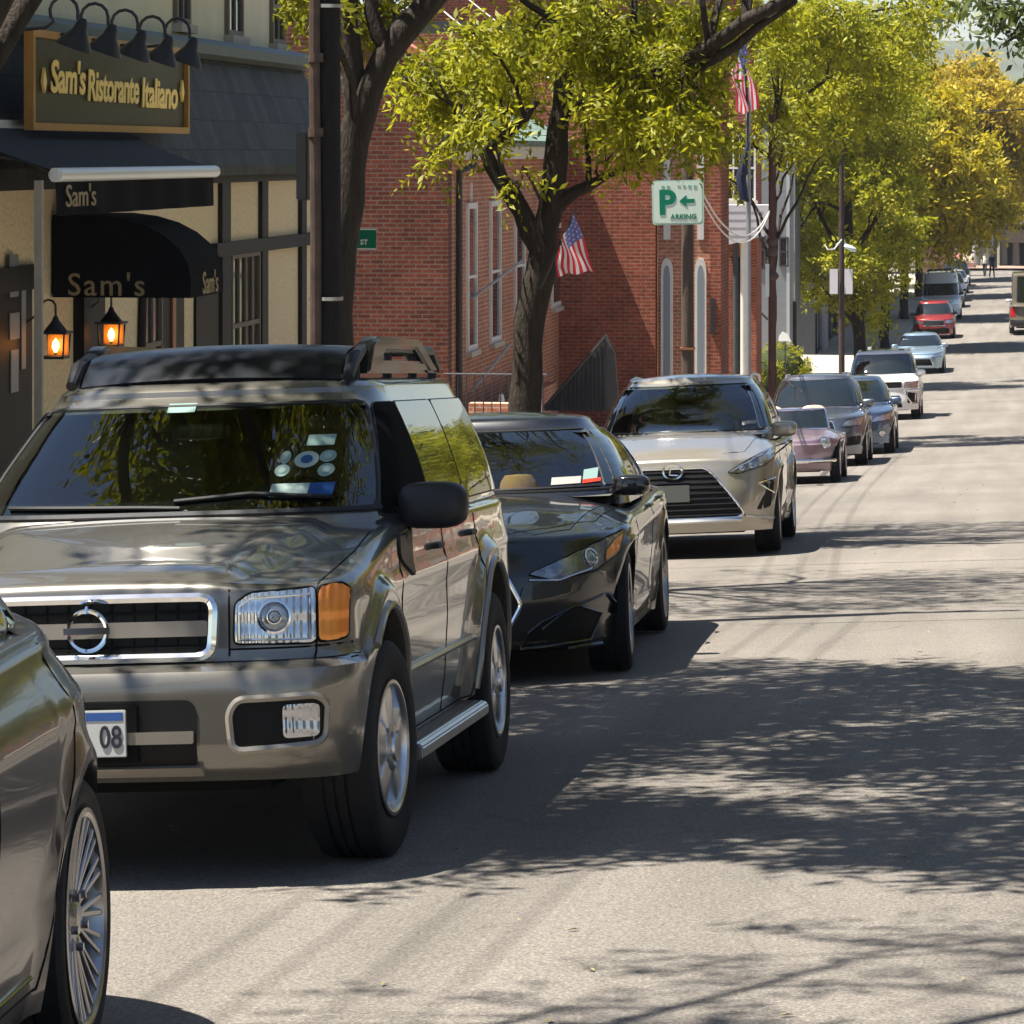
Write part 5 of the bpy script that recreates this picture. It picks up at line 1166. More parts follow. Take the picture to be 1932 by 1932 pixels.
    m = MB(); m.prism(prof, 'y', ycn0, ycn1); m.build('canopy_cover', blk, c)
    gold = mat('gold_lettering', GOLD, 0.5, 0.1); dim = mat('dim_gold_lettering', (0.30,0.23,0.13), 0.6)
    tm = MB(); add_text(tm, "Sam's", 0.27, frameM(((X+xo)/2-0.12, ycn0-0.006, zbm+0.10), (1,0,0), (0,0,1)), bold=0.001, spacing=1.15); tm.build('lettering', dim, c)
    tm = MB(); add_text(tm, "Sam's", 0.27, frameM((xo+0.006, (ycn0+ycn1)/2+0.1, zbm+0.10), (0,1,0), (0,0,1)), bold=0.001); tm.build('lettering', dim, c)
    # retractable awning
    ya, yb = 25.7, 31.1; xf = -7.05; zf = 1.56
    aw = thing('retractable_awning', 'retractable black awning with a silver front bar over the restaurant door', 'awning', (X, 28.4, 1.9))
    m = MB(); n = 12; vs = []
    for i in range(n+1):
        t = i/n; vs += [(X+0.12+(xf-X-0.12)*t, ya, 1.93+(zf+0.03-1.93)*t-0.03*math.sin(math.pi*t)), (X+0.12+(xf-X-0.12)*t, yb, 1.93+(zf+0.03-1.93)*t-0.03*math.sin(math.pi*t))]
    fs = [(2*i,2*i+1,2*i+3,2*i+2) for i in range(n)]; m.add(vs, fs); m.add([(v[0],v[1],v[2]-0.006) for v in vs], fs); m.build('awning_fabric', mat('awning_navy', (0.010,0.010,0.017), 0.7, var=0.2, vscale=4), aw, smooth=True)
    m = MB(); m.tube([(xf,ya,zf),(xf,yb,zf)], 0.055, 14); m.box((xf-0.03,ya,zf-0.05),(xf+0.03,ya-0.015,zf+0.05)); m.build('front_bar', mat('aluminium_white', (0.72,0.72,0.70), 0.35, 0.2), aw, smooth=True, angle=40)
    m = MB(); vs = []
    for i in range(41):
        y = ya+(yb-ya)*i/40; w = 0.012*math.sin(i*0.9)
        vs += [(xf+w, y, zf-0.05), (xf+0.01+w*1.5, y, zf-0.31)]
    m.add(vs, [(2*i,2*i+1,2*i+3,2*i+2) for i in range(40)]); m.build('valance', blk, aw, smooth=True)
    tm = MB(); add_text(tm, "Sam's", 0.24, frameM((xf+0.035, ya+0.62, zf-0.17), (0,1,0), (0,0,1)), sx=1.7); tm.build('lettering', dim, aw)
    part('cassette', MATS['aluminium_white'], aw, (X,ya-1.5,1.90), (X+0.13,Y(199),1.99))
    for yy in (ya+0.3, yb-0.3):
        m = MB(); m.tube([(X+0.05,yy,1.75),((X+xf)/2,yy+0.5,1.68),(xf,yy,zf-0.02)], 0.022, 8); m.build('folding_arm', MATS['dark_metal'], aw)
    pt = thing('awning_post', 'slim pale metal post holding up the near end of the awning', 'post', (-7.0, 26.0, zr(26)))
    q = wp(73, 360, 26.2); part('shaft', mat('post_paint', (0.34,0.30,0.24), 0.5, var=0.15), pt, (q.x-0.03,q.y-0.02,zr(26)-0.1), (q.x+0.03,q.y+0.03,1.52))
    # signboard
    sg = thing('restaurant_sign', 'long olive signboard with gold frame and gold blackletter restaurant name', 'sign', (-7.75, 30, 2.0))
    sa, sb, z0, z1 = 27.4, 32.75, 1.97, 2.66
    part('board', mat('sign_olive', (0.050,0.038,0.008), 0.5, var=0.1), sg, (-7.76,sa,z0), (-7.72,sb,z1))
    gfm = mat('sign_frame_gold', (0.42,0.21,0.045), 0.45, 0.2, var=0.15)
    for a, c in (((-7.76,sa-0.06,z0-0.06),(-7.68,sb+0.06,z0)), ((-7.76,sa-0.06,z1),(-7.68,sb+0.06,z1+0.06)), ((-7.76,sa-0.06,z0),(-7.68,sa,z1)), ((-7.76,sb,z0),(-7.68,sb+0.06,z1))): part('frame_strip', gfm, sg, a, c)
    gilt = mat('gold_letters_bright', (1.0,0.70,0.20), 0.45, 0.0)  # gold leaf as one bright base colour, no emission
    for word, pa, pb, zc in (("Sam's",96,161,2.34),("Ristorante",166,262,2.29),("Italiano",268,335,2.26)):
        vs_, fs_ = text_mesh(word, 0.37, depth=0.004, bold=0.009, shear=0.10, spacing=0.95); ya_, yb_ = on_x(pa,0,-7.7).y, on_x(pb,0,-7.7).y
        lo = min(v.x for v in vs_); hi_ = max(v.x for v in vs_); k = (yb_-ya_)/(hi_-lo)
        M = frameM((-7.70, ya_-lo*k, zc), (0,1,0), (0,0,1)); tm = MB(); tm.add([M @ Vector((v.x*k, v.y, v.z)) for v in vs_], fs_); tm.build('lettering', gilt, sg)
    for yy in (27.72, 32.58):
        tm = MB(); tm.prism([(yy-0.06,2.30),(yy,2.21),(yy+0.06,2.30),(yy,2.42)], 'x', -7.712, -7.69); tm.build('ornament', gilt, sg)
    # gooseneck lamps
    for i, (px, py) in enumerate(((147,66),(204,76),(260,86),(311,96),(358,98))):
        d = d_at_x(px, -7.28); s = wp(px, py, d); y = s.y
        g = thing('gooseneck_lamp', ['nearest','second','middle','fourth','farthest'][i]+' of the five black gooseneck lamps above the restaurant sign', 'lamp', (X+0.1, y, 2.8), group='gooseneck lamps above the sign')
        xs, z = s.x, s.z
        pts = [(X-0.10,y,z+0.02),(xs-0.26,y,z+0.06)]+[(xs-0.115+0.115*math.cos(t), y, z+0.19+0.115*math.sin(t)) for t in (3.9,3.5,3.0,2.5,2.0,1.5,1.0,0.5,0.0)]+[(xs,y,z+0.12)]
        m = MB(); m.tube(pts, 0.014, 8); m.build('arm', MATS['dark_metal'], g, smooth=True)
        m = MB(); M = Matrix.Translation((xs,y,z)) @ Matrix.Rotation(0.35, 4, 'Y'); m.lathe([(0.025,0.14),(0.045,0.10),(0.06,0.04),(0.14,-0.08),(0.15,-0.11),(0.14,-0.105),(0.05,0.03)], 18, M); m.build('lamp_shade', mat('shade_black', (0.02,0.02,0.022), 0.4), g, smooth=True)
    # lanterns
    bulb = mat('lantern_bulb', (1.0,0.6,0.2), 0.5, emit=(1.0,0.40,0.08), estr=7.0)
    lg = mat('lantern_glass', (0.55,0.30,0.10), 0.15)
    for (px, py, lb) in ((105,648,'left lit black carriage lantern beside the restaurant door'),(210,628,'right lit black carriage lantern beside the restaurant door')):
        d = d_at_x(px, -7.72); c_ = wp(px, py, d); g = thing('wall_lantern', lb, 'lantern', (X, c_.y, c_.z), group='lanterns by the restaurant door')
        x, y, z = c_; w = 0.085
        f = MB()
        for sx in (-1,1):
            for sy in (-1,1): f.tube([(x+sx*w,y+sy*w,z-0.10),(x+sx*w*1.15,y+sy*w*1.15,z+0.08)], 0.008, 6)
        f.box((x-w*1.1,y-w*1.1,z-0.125),(x+w*1.1,y+w*1.1,z-0.10)); f.box((x-w*1.4,y-w*1.4,z+0.08),(x+w*1.4,y+w*1.4,z+0.10))
        f.lathe([(w*1.2,0.10),(0.03,0.19),(0.02,0.22),(0,0.24)], 12, Matrix.Translation((x,y,z)))
        f.tube([(x,y,z+0.2),(x,y,z+0.30)]+[(x-0.06+0.06*math.cos(t),y,z+0.30+0.06*math.sin(t)) for t in (0.4,1.0,1.6,2.2,2.8,3.6)]+[(X+0.02,y,z+0.16)], 0.010, 6)
        f.build('lantern_frame', MATS['dark_metal'], g, smooth=True)
        m = MB(); M = Matrix.Translation((x,y,z)); m.lathe([(0.012,-0.07),(0.03,-0.03),(0.026,0.01),(0,0.045)], 12, M); m.build('flame_bulb', bulb, g, smooth=True)
        m = MB(); m.box((x-w*1.05,y+w*0.9,z-0.098),(x+w*1.05,y+w*0.95,z+0.078)); m.build('glass_pane', lg, g)
        m = MB(); m.lathe([(0.012,-0.10),(0.012,-0.07)], 8, M); m.build('candle_tube', mat('candle_cream', (0.5,0.42,0.3), 0.5), g)
# ---------------------------------------------------------------- the brick church group and the far street
def build_church():
    br = brick('brick_brown', (0.14,0.038,0.020), (0.075,0.022,0.014), (0.13,0.085,0.065))
    br2 = brick('brick_orange', (0.40,0.15,0.085), (0.30,0.105,0.06), (0.42,0.30,0.22))
    br3 = brick('brick_red', (0.29,0.070,0.034), (0.18,0.044,0.025), (0.26,0.15,0.11))
    wf = mat('frame_white', (0.62,0.60,0.55), 0.6, var=0.08); grn = shingle('slate_green', (0.16,0.23,0.19), (0.11,0.17,0.145)); cop = mat('verge_copper', (0.45,0.16,0.08), 0.6, var=0.2)
    crn = mat('cornice_cream', (0.60,0.52,0.40), 0.7, var=0.1)
    zb = zr(65)-1.2
    b = thing('brick_church_hall', 'long brown brick church hall with green slate roof and tall narrow white windows', 'building', (-9, 65, zr(65)))
    # gable wall facing the viewer (parapet gable)
    gp = [(-24,zb),(-9,zb),(-9,3.0),(-9.75,3.45),(-11.3,4.3),(-15.5,6.6),(-20,4.2),(-24,2.0)]
    m = MB(); m.prism(gp, 'y', 57.0, 57.4); m.build('gable_wall', br, b)
    m = MB(); m.prism([(-8.93,3.0),(-8.93,3.10),(-9.75,3.58),(-11.3,4.43),(-15.5,6.73),(-15.5,6.60),(-11.3,4.3),(-9.75,3.45),(-9.0,3.0)], 'y', 56.93, 57.47); m.build('coping', cop, b)
    part('street_wall', br2, b, (-23.9,57.402,zb), (-9.0,73,1.86))
    m = MB(); m.prism([(-8.75,1.86),(-8.72,1.96),(-15.4,5.9),(-23,1.9),(-23,1.865)], 'y', 57.41, 73); m.build('roof', grn, b)
    part('cornice', crn, b, (-9.0,57.41,1.62), (-8.80,72,1.855))
    for px0, px1 in ((877,897),(921,942),(968,988)):
        a = on_x(px0, 0, -9.0).y+0.2; c = on_x(px1, 0, -9.0).y-0.15
        w = win_x(b, -9.0, a, c, -1.55, 0.78, wf, bars=(0,1), fw=0.10)
        part('mullion_strip', wf, w, (-9.0,(a+c)/2-0.04,0.9), (-8.97,(a+c)/2+0.04,1.22))
    for px in (1048,):
        a = on_x(px-8, 0, -9.0).y; c = on_x(px+8, 0, -9.0).y; win_x(b, -9.0, a, c, -1.3, 0.2, wf, bars=(0,1), fw=0.10)
    dp = MB(); y = 57.75; dp.tube([(-8.72,y+0.4,1.70),(-8.74,y+0.35,1.52),(-8.93,y,1.42),(-8.93,y,1.1),(-8.93,y,zb+0.8)], 0.055, 8); dp.build('downpipe', MATS['dark_metal'], b, smooth=True)
    gr = MB(); gr.prism([(57.9,-3.2),(57.9,-1.0),(57.4,-1.0),(57.4,-3.2)], 'x', -22, -9.2)
    # projecting wing
    w = thing('brick_wing', 'darker red brick wing standing forward of the church hall, behind the flag', 'building', (-7.2, 72, zr(72)))
    xr = on_y(1240, 0, 72).x
    part('wall', br3, w, (-20,72,zb-0.6), (xr,71.6,4.2)); part('roof', mat('roof_dark', (0.05,0.05,0.05), 0.9), w, (-20.2,71.8,4.202), (xr+0.2,71.7,4.45))
    m = MB(); xx = on_y(1082,0,71.9).x; m.tube([(xx,71.9,-4.4),(xx,71.9,1.5)], 0.05, 8); m.build('downpipe', MATS['dark_metal'], w)
    part('ledge', br3, w, (-16,71.95,-0.32), (xr,71.998,-0.27))
    # lancet block
    l = thing('lancet_hall', 'orange brick chapel front with two white pointed lancet windows', 'building', (-6.9, 76, zr(76)))
    x0, x1 = on_y(1241,0,71.8).x, on_y(1361, 0, 71.8).x
    part('wall', br2, l, (x0,71.8,zb-0.8), (x1-0.22,73.8,5.0)); part('corner_pier', br3, l, (x1-0.219,71.7,zb-0.8), (x1,73.8,5.0)); part('roof', MATS['roof_dark'], l, (x0,71.6,5.002), (x1+0.2,73.9,5.25))
    for a, c in ((1247,1270),(1311,1333)):
        X0, X1 = on_y(a,0,71.8).x, on_y(c,0,71.8).x; win_y(l, 71.8, X0+0.02, X1-0.02, -4.6, on_y(a,489,71.8).z, wf, pointed=True, fw=0.02, glass=mat('lancet_glass', (0.22,0.25,0.28), 0.3))
        X0, X1 = on_y(a+5,0,71.8).x, on_y(c-5,0,71.8).x; part('upper_light', wf, l, (X0,71.77,on_y(a,452,71.8).z), (X1,71.799,on_y(a,290,71.8).z))
    part('notice', MATS['dark_metal'], l, (on_y(1341,0,71.7).x,71.65,on_y(0,620,71.7).z), (on_y(1349,0,71.7).x,71.699,on_y(0,555,71.7).z))
    # ramp and steps in front of the hall
    r = thing('access_ramp', 'dark slatted ramp balustrade rising beside the church wing', 'ramp', (-7.9, 63, zr(63)))
    sl = mat('ramp_slate', (0.065,0.062,0.065), 0.7, var=0.2, vscale=6)
    q = [on_y(px, py, 62.0) for px, py in ((1026,775),(1145,634),(1160,668),(1168,775))]
    m = MB(); m.prism([(p.x, p.z) for p in q], 'y', 62.0, 62.12); m.build('panel', sl, r)
    a, c = on_y(1026,770,61.95), on_y(1145,632,61.95); n = 15
    for i in range(n):
        t = (i+0.5)/n; p = a.lerp(c, t); part('baluster', MATS['dark_metal'], r, (p.x-0.012,61.94,q[3].z), (p.x+0.012,61.995,p.z-0.02))
    m = MB(); m.tube([a, c], 0.03, 8); m.build('handrail', MATS['dark_metal'], r)
    w_ = thing('brick_steps_wall', 'low brick wall with iron railing in front of the church hall', 'wall', (-8.2, 58, zr(58)))
    part('wall', br2, w_, (-8.6,56.6,zb-0.3), (-7.6,56.9,on_y(0,752,56.6).z)); part('side_wall', br2, w_, (-8.6,56.905,zb-0.3), (-8.35,66,-2.6))
    ir = MATS['dark_metal']; zt = on_y(0,697,56.6).z; zl = on_y(0,750,56.6).z
    for i in range(12): m = MB(); x = -8.9+i*0.14; m.tube([(x,56.5,zl-0.3),(x,56.5,zt)], 0.010, 6); m.build('railing_bar', ir, w_)
    m = MB(); m.tube([(-9.0,56.5,zt),(-7.3,56.5,zt)], 0.016, 6); m.build('top_rail', ir, w_)
    h = thing('handrail', 'grey sloping handrails on the church steps between brick wall and tree', 'handrail', (-8.3, 60, zr(60)))
    for (a, c) in (((872,578),(985,492)),((872,760),(962,650))):
        m = MB(); m.tube([on_y(a[0],a[1],59.5), on_y(c[0],c[1],60.5)], 0.028, 8); m.build('rail', mat('rail_grey', (0.30,0.29,0.28), 0.5), h)
    for k, px in enumerate((946, 1016)):
        m = MB(); p = on_y(px, 765, 58); M = Matrix.Translation(p); m.lathe([(0.05,-0.9),(0.055,0.1),(0.04,0.18),(0,0.2)], 12, M)
        tag(m.build('white_bollard', wf, smooth=True), ('left' if k == 0 else 'right')+' of two white bollards flanking the tree behind the black sedan', 'bollard', 'white bollards by the tree')

def simple_block(name, label, x, y0, y1, ztop, wallm, cat='building', rows=2, cols=3, frame=None, depth=9, front=True, roofm=None, wz=None, side=-1, z0=None, winw=0.45):
    """street block whose facade faces the road; side=-1 stands left of the road"""
    z0 = zr((y0+y1)/2)-0.8 if z0 is None else z0
    b = thing(name, label, cat, (x, y0, zr(y0)))
    xa, xb = (x-depth, x) if side < 0 else (x, x+depth)
    part('wall', wallm, b, (xa,y0,z0), (xb,y1,ztop)); part('roof', roofm or mat('roof_dark', (0.05,0.05,0.05), 0.9), b, (xa-0.2,y0-0.2,ztop+0.002), (xb+0.25,y1+0.2,ztop+0.3))
    fr = frame or mat('frame_white', (0.62,0.60,0.55), 0.6)
    H = ztop-z0-0.8; fh = H/rows
    for r in range(rows):
        zz = z0+0.8+fh*r
        for c in range(cols):
            cy = y0+(y1-y0)*(c+0.5)/cols; hw = (y1-y0)/cols*winw/2
            if r == 0: hw *= 1.5; win_x(b, x, cy-hw, cy+hw, zz+0.25, zz+fh*0.8, MATS['joinery_black'], name='shop_window', bars=(1,0), sill=False, out=-side)
            else: win_x(b, x, cy-hw, cy+hw, zz+fh*0.22, zz+fh*0.78, fr, out=-side)
    if front:
        for r in range(rows):
            for c in range(3):
                cx = xa+(xb-xa)*(c+0.5)/3; win_y(b, y0, cx-0.45, cx+0.45, z0+0.8+fh*r+fh*0.25, z0+0.8+fh*r+fh*0.75, fr)
    return b
def build_far_left():
    wf = MATS['frame_white']; grey = mat('siding_grey', (0.21,0.22,0.23), 0.7, var=0.12, vscale=1.5, stretch=(1,1,8)); lg = mat('render_pale_grey', (0.32,0.31,0.34), 0.8, var=0.08)
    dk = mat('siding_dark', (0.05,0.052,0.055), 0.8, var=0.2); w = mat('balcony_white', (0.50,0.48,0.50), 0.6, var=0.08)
    br3 = MATS['brick_red']
    # porch house with white balcony
    y = 88.0; X0, X1 = on_y(1352,0,y).x, on_y(1432,0,y).x; z1 = on_y(0,384,y).z; zc = on_y(0,460,y).z
    b = thing('porch_house', 'red brick house with a white boarded balcony over a columned porch', 'building', (X0, y, zr(y)))
    part('wall', br3, b, (X0-8,y+1.2,zr(y)-1), (X1-0.15,y+3.2,6.5)); part('roof', MATS['roof_dark'], b, (X0-8.2,y+1.0,6.502), (X1,y+3.4,6.8))
    xa = on_y(1361,0,y).x
    m = MB(); m.prism([(xa,z1),(X1+0.25,z1),(X1+0.12,zc+0.25),(xa+(X1-xa)*0.75,zc+0.18),(xa,zc)], 'y', y, y+1.19); m.build('balcony', w, b)
    for k in range(4): part('board_groove', mat('groove_grey', (0.25,0.24,0.25), 0.8), b, (xa,y-0.006,z1-0.18-0.2*k), (X1+0.1,y-0.001,z1-0.165-0.2*k))
    for px in (1368, 1388, 1402):
        m = MB(); p = on_y(px,0,y+0.3); m.lathe([(0.09,0),(0.08,0.2),(0.07,zc-zr(y)+1.2)], 12, Matrix.Translation((p.x,y+0.3,zr(y)-0.6))); m.build('column', wf if px != 1388 else dk, b, smooth=True)
    part('door', MATS['joinery_black'], b, (on_y(1376,0,y).x,y+1.15,zr(y)-0.3), (on_y(1392,0,y).x,y+1.199,zc-0.3))
    for px, t in ((1365,300),(1392,300)):
        a = on_y(px,0,y).x; win_y(b, y+1.2, a, a+0.32, z1+0.15, z1+1.7, wf, bars=(1,1), fw=0.05)
    # grey sided houses
    y = 112.0; b = thing('grey_house', 'grey clapboard house with dark windows behind the flagpole', 'building', (-8, y, zr(y)))
    Xa, Xb = on_y(1405,0,y).x-6, on_y(1500,0,y).x
    part('wall', grey, b, (Xa,y,zr(y)-1), (Xb,y+3,5.5)); part('roof', MATS['roof_dark'], b, (Xa-0.2,y-0.3,5.502), (Xb+0.1,y+3.2,5.8))
    for px, t, u in ((1429,437,505),(1473,450,500)):
        p = on_y(px,t,y); q = on_y(px+9,u,y); win_y(b, y, p.x, q.x+0.05, q.z, p.z, dk, bars=(0,1), fw=0.05, sill=False)
    part('trim_board', mat('trim_pale', (0.42,0.43,0.44), 0.7), b, (on_y(1484,0,y).x,y-0.03,zr(y)-0.5), (on_y(1490,0,y).x,y-0.002,5.4))
    part('porch_door', MATS['joinery_black'], b, (on_y(1496,0,y).x,y-0.05,zr(y)-0.3), (on_y(1503,0,y).x,y-0.003,on_y(0,560,y).z))
    hr = thing('handrail', 'short black handrail on the grey house steps', 'handrail', on_y(1430,600,y-1)); m = MB(); m.tube([on_y(1426,581,y-1), on_y(1449,603,y-1)], 0.035, 8); m.build('rail', MATS['dark_metal'], hr)
    y = 143.5; b = thing('pale_grey_annex', 'plain pale grey rendered end wall behind the fire hydrant', 'building', (-8, y, zr(y)))
    Xa, Xb = on_y(1500,0,y).x, on_y(1557,0,y).x; part('wall', lg, b, (Xa-4,y,zr(y)-1), (Xb,y+2.5,1.2)); part('corner_board', MATS['trim_pale'], b, (Xb-0.12,y-0.03,zr(y)-0.5), (Xb+0.01,y-0.001,1.1)); part('roof', MATS['roof_dark'], b, (Xa-4.2,y-0.2,1.202), (Xb+0.05,y+2.6,1.4))
    tan = mat('brick_banded', (0.36,0.22,0.15), 0.8); 
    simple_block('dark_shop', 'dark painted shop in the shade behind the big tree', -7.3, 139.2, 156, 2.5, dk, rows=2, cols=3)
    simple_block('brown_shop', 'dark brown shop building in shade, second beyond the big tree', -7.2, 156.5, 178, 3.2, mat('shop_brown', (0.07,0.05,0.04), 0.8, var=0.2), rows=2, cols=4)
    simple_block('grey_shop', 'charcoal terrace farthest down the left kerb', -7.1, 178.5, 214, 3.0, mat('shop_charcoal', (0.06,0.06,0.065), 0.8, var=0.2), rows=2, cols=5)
    # banded brick building closing the left kerb
    y = 236.0; b = thing('banded_building', 'tan and brown banded brick building above the white van', 'building', (-9, y, zr(y)))
    Xa, Xb = on_y(1733,0,y).x, on_y(1787,0,y).x
    zz0 = on_y(0,514,y).z
    part('wall', tan, b, (Xa,y,zr(y)-0.5), (Xb,y+10,on_y(0,444,y).z))
    for k in range(5): part('dark_band', mat('band_brown', (0.12,0.06,0.045), 0.8), b, (Xa,y-0.03,zz0+0.1+0.5*k), (Xb,y-0.001,zz0+0.32+0.5*k))
    m = MB(); zt = on_y(0,444,y).z; m.prism([(Xa-0.3,zt+0.002),(Xb+0.3,zt+0.002),((Xa+Xb)/2,on_y(0,425,y).z)], 'y', y-0.1, y+10); m.build('roof', MATS['roof_dark'], b)
def build_far_end():
    wf = MATS['frame_white']; st = mat('stone_pink', (0.50,0.38,0.30), 0.8, var=0.12)
    # colonnaded hall at the end of the street
    y = 275.0; b = thing('colonnaded_hall', 'pinkish stone hall with tall columns closing the street on the right', 'building', (2, y, -6.8))
    Xa, Xb = on_y(1886,0,y).x, on_y(2060,0,y).x; zt = on_y(0,428,y).z
    part('wall', mat('hall_recess', (0.16,0.10,0.08), 0.8), b, (Xa,y+1.2,-7.2), (Xb,y+12,zt-0.6)); part('entablature', st, b, (Xa-0.3,y,zt-1.0), (Xb,y+1.195,zt)); part('roof', MATS['roof_dark'], b, (Xa-0.4,y-0.2,zt+0.002), (Xb,y+12.2,zt+0.4))
    for i in range(9):
        m = MB(); m.lathe([(0.32,0),(0.30,0.2),(0.26,zt-1.0+6.9)], 14, Matrix.Translation((Xa+0.3+i*0.95,y+0.5,-6.9))); m.build('column', st, b, smooth=True)
    # white porch house
    y = 272.0; b = thing('white_house', 'white clapboard house glimpsed between trunks at the end of the street', 'building', (-3, y, -6.8))
    Xa, Xb = on_y(1795,0,y).x, on_y(1872,0,y).x; part('wall', mat('clapboard_white', (0.55,0.54,0.50), 0.7, var=0.1), b, (Xa,y+2,-7.2), (Xb,y+10,on_y(0,440,y).z)); part('roof', mat('roof_slate_grey', (0.12,0.12,0.13), 0.8), b, (Xa-0.5,y+1.5,on_y(0,440,y).z+0.002), (Xb+0.5,y+10.5,on_y(0,440,y).z+0.4))
    for i in range(4):
        xx = Xa+0.4+i*(Xb-Xa-0.8)/3; m = MB(); m.box((xx-0.12,y+0.4,-6.9),(xx+0.12,y+0.6,on_y(0,455,y).z)); m.build('porch_post', wf, b)
        if i < 3: win_y(b, y+2, xx+0.5, xx+1.0, -5.6, -4.2, wf, sill=False)
    part('porch_roof', MATS['roof_slate_grey'], b, (Xa,y+0.2,on_y(0,455,y).z+0.002), (Xb,y+1.99,on_y(0,450,y).z+0.05))
    # trunks and poles standing at the end
    for k, (px, yy, r, lb, mt_) in enumerate(((1782,262,0.20,'pale concrete pole beside the banded building','post_paint'),(1812,266,0.13,'thin dark post, left one at the street end','dark_metal'),(1838,264,0.16,'pale post in the middle of the street end','trim_pale'),(1877,263,0.18,'dark post beside the colonnaded hall','dark_metal'))):
        p = on_y(px, 0, yy); m = MB(); m.lathe([(r,0),(r*0.9,0.4),(r*0.7,6.2),(0,6.3)], 10, Matrix.Translation((p.x,yy,-6.9))); tag(m.build('street_post', MATS[mt_], smooth=True), lb, 'post')
    # flower bed
    fb = thing('planter', 'planting bed of pink and cream flowers on the brick pavement', 'planter', on_y(1815,512,264))
    p0, p1 = on_y(1797,0,264), on_y(1838,0,264); part('bed_edge', MATS['brick_paving'], fb, (p0.x,263.6,-6.9), (p1.x,265,-6.4))
    r2 = random.Random(3)
    for nm, c, dx in (('pink_flowers',(0.55,0.25,0.22),0.0),('cream_flowers',(0.6,0.5,0.35),0.45)):
        m = MB()
        for i in range(60):
            x = p0.x+(p1.x-p0.x)*(dx+0.5*r2.random()); yy = 263.8+r2.random()*0.9; z = -6.35+r2.random()*0.6; s = 0.10
            m.add([(x-s,yy,z),(x+s,yy,z-0.03),(x+s*0.5,yy+0.05,z+s*1.4)], [(0,1,2)])
        o = m.build(nm, mat(nm, c, 0.8), fb); o['kind'] = 'stuff'
def figure(name, label, p, h, top, legs, yaw=0.0, stride=0.18, bag=None):
    """a walking person as one skinned surface plus clothing-coloured parts"""
    s = h/1.75; me = bpy.data.meshes.new('body'); 
    V = [(0,0,0.95,0.14),(0,0,1.2,0.13),(0,0,1.42,0.15),(0,0,1.52,0.06),(0,0,1.64,0.095),(0,0,1.72,0.07),
         (0.09,0,0.90,0.10),(0.10,-stride*0.5,0.50,0.07),(0.10,-stride,0.08,0.045),(0.10,-stride-0.13,0.04,0.04),
         (-0.09,0,0.90,0.10),(-0.10,stride*0.4,0.50,0.07),(-0.10,stride,0.10,0.045),(-0.10,stride-0.12,0.04,0.04),
         (0.19,0,1.40,0.06),(0.24,0.08,1.12,0.045),(0.23,0.0,0.86,0.035),(0.22,-0.03,0.78,0.035),
         (-0.19,0,1.40,0.06),(-0.24,-0.06,1.12,0.045),(-0.23,-0.16,0.90,0.035),(-0.22,-0.2,0.82,0.035)]
    E = [(0,1),(1,2),(2,3),(3,4),(4,5),(0,6),(6,7),(7,8),(8,9),(0,10),(10,11),(11,12),(12,13),(2,14),(14,15),(15,16),(16,17),(2,18),(18,19),(19,20),(20,21)]
    me.from_pydata([(v[0]*s,v[1]*s,v[2]*s) for v in V], E, []); o = bpy.data.objects.new('body', me); COL.objects.link(o)
    sk = o.modifiers.new('skin','SKIN'); ss = o.modifiers.new('sub','SUBSURF'); ss.levels = 2
    for i, v in enumerate(V): me.skin_vertices[0].data[i].radius = (v[3]*s, v[3]*s)
    me.skin_vertices[0].data[0].use_root = True
    dg = bpy.context.evaluated_depsgraph_get(); m2 = bpy.data.meshes.new_from_object(o.evaluated_get(dg)); bpy.data.objects.remove(o)
    for mt_ in (mat('skin_tone', (0.45,0.26,0.18), 0.6), top, legs, mat('hair_dark', (0.03,0.02,0.015), 0.7), mat('shoe_dark', (0.03,0.03,0.03), 0.6)): m2.materials.append(mt_)
    for f in m2.polygons:
        c = f.center/s; f.use_smooth = True
        f.material_index = 3 if (c.z > 1.66 or (c.z > 1.56 and c.y > 0.03)) else 0 if c.z > 1.49 else 4 if c.z < 0.09 else 2 if c.z < 0.97 and abs(c.x) < 0.2 else 0 if (abs(c.x) > 0.19 and c.z < 1.15) else 1
    root = thing(name, label, 'person', p, rz=yaw); root['_local'] = 1
    b = bpy.data.objects.new('body', m2); COL.objects.link(b); b.parent = root
    f_ = MB(); f_.lathe([(0,0.0),(0.012,0.0),(0.014,0.02),(0,0.03)], 8, Matrix.Translation((0,-0.10*s,1.60*s)) @ Matrix.Rotation(math.pi/2,4,'X')); f_.build('nose', MATS['skin_tone'], root, smooth=True)
    return root
def build_people():
    y = 205; p = on_y(1868, 0, y)
    figure('person', 'person in a dark jacket walking where the street ends', (p.x+0.0, 246, gz(p.x, 246)), 1.72, mat('jacket_dark', (0.03,0.03,0.04), 0.8), mat('jeans', (0.04,0.05,0.09), 0.8), 0.4)
    q = on_y(1858, 0, 249); figure('person', 'person in a pale shirt walking ahead of the dark jacket', (q.x, 249, gz(q.x, 249)), 1.68, mat('shirt_pale', (0.6,0.58,0.55), 0.8), MATS['jacket_dark'], -0.3)
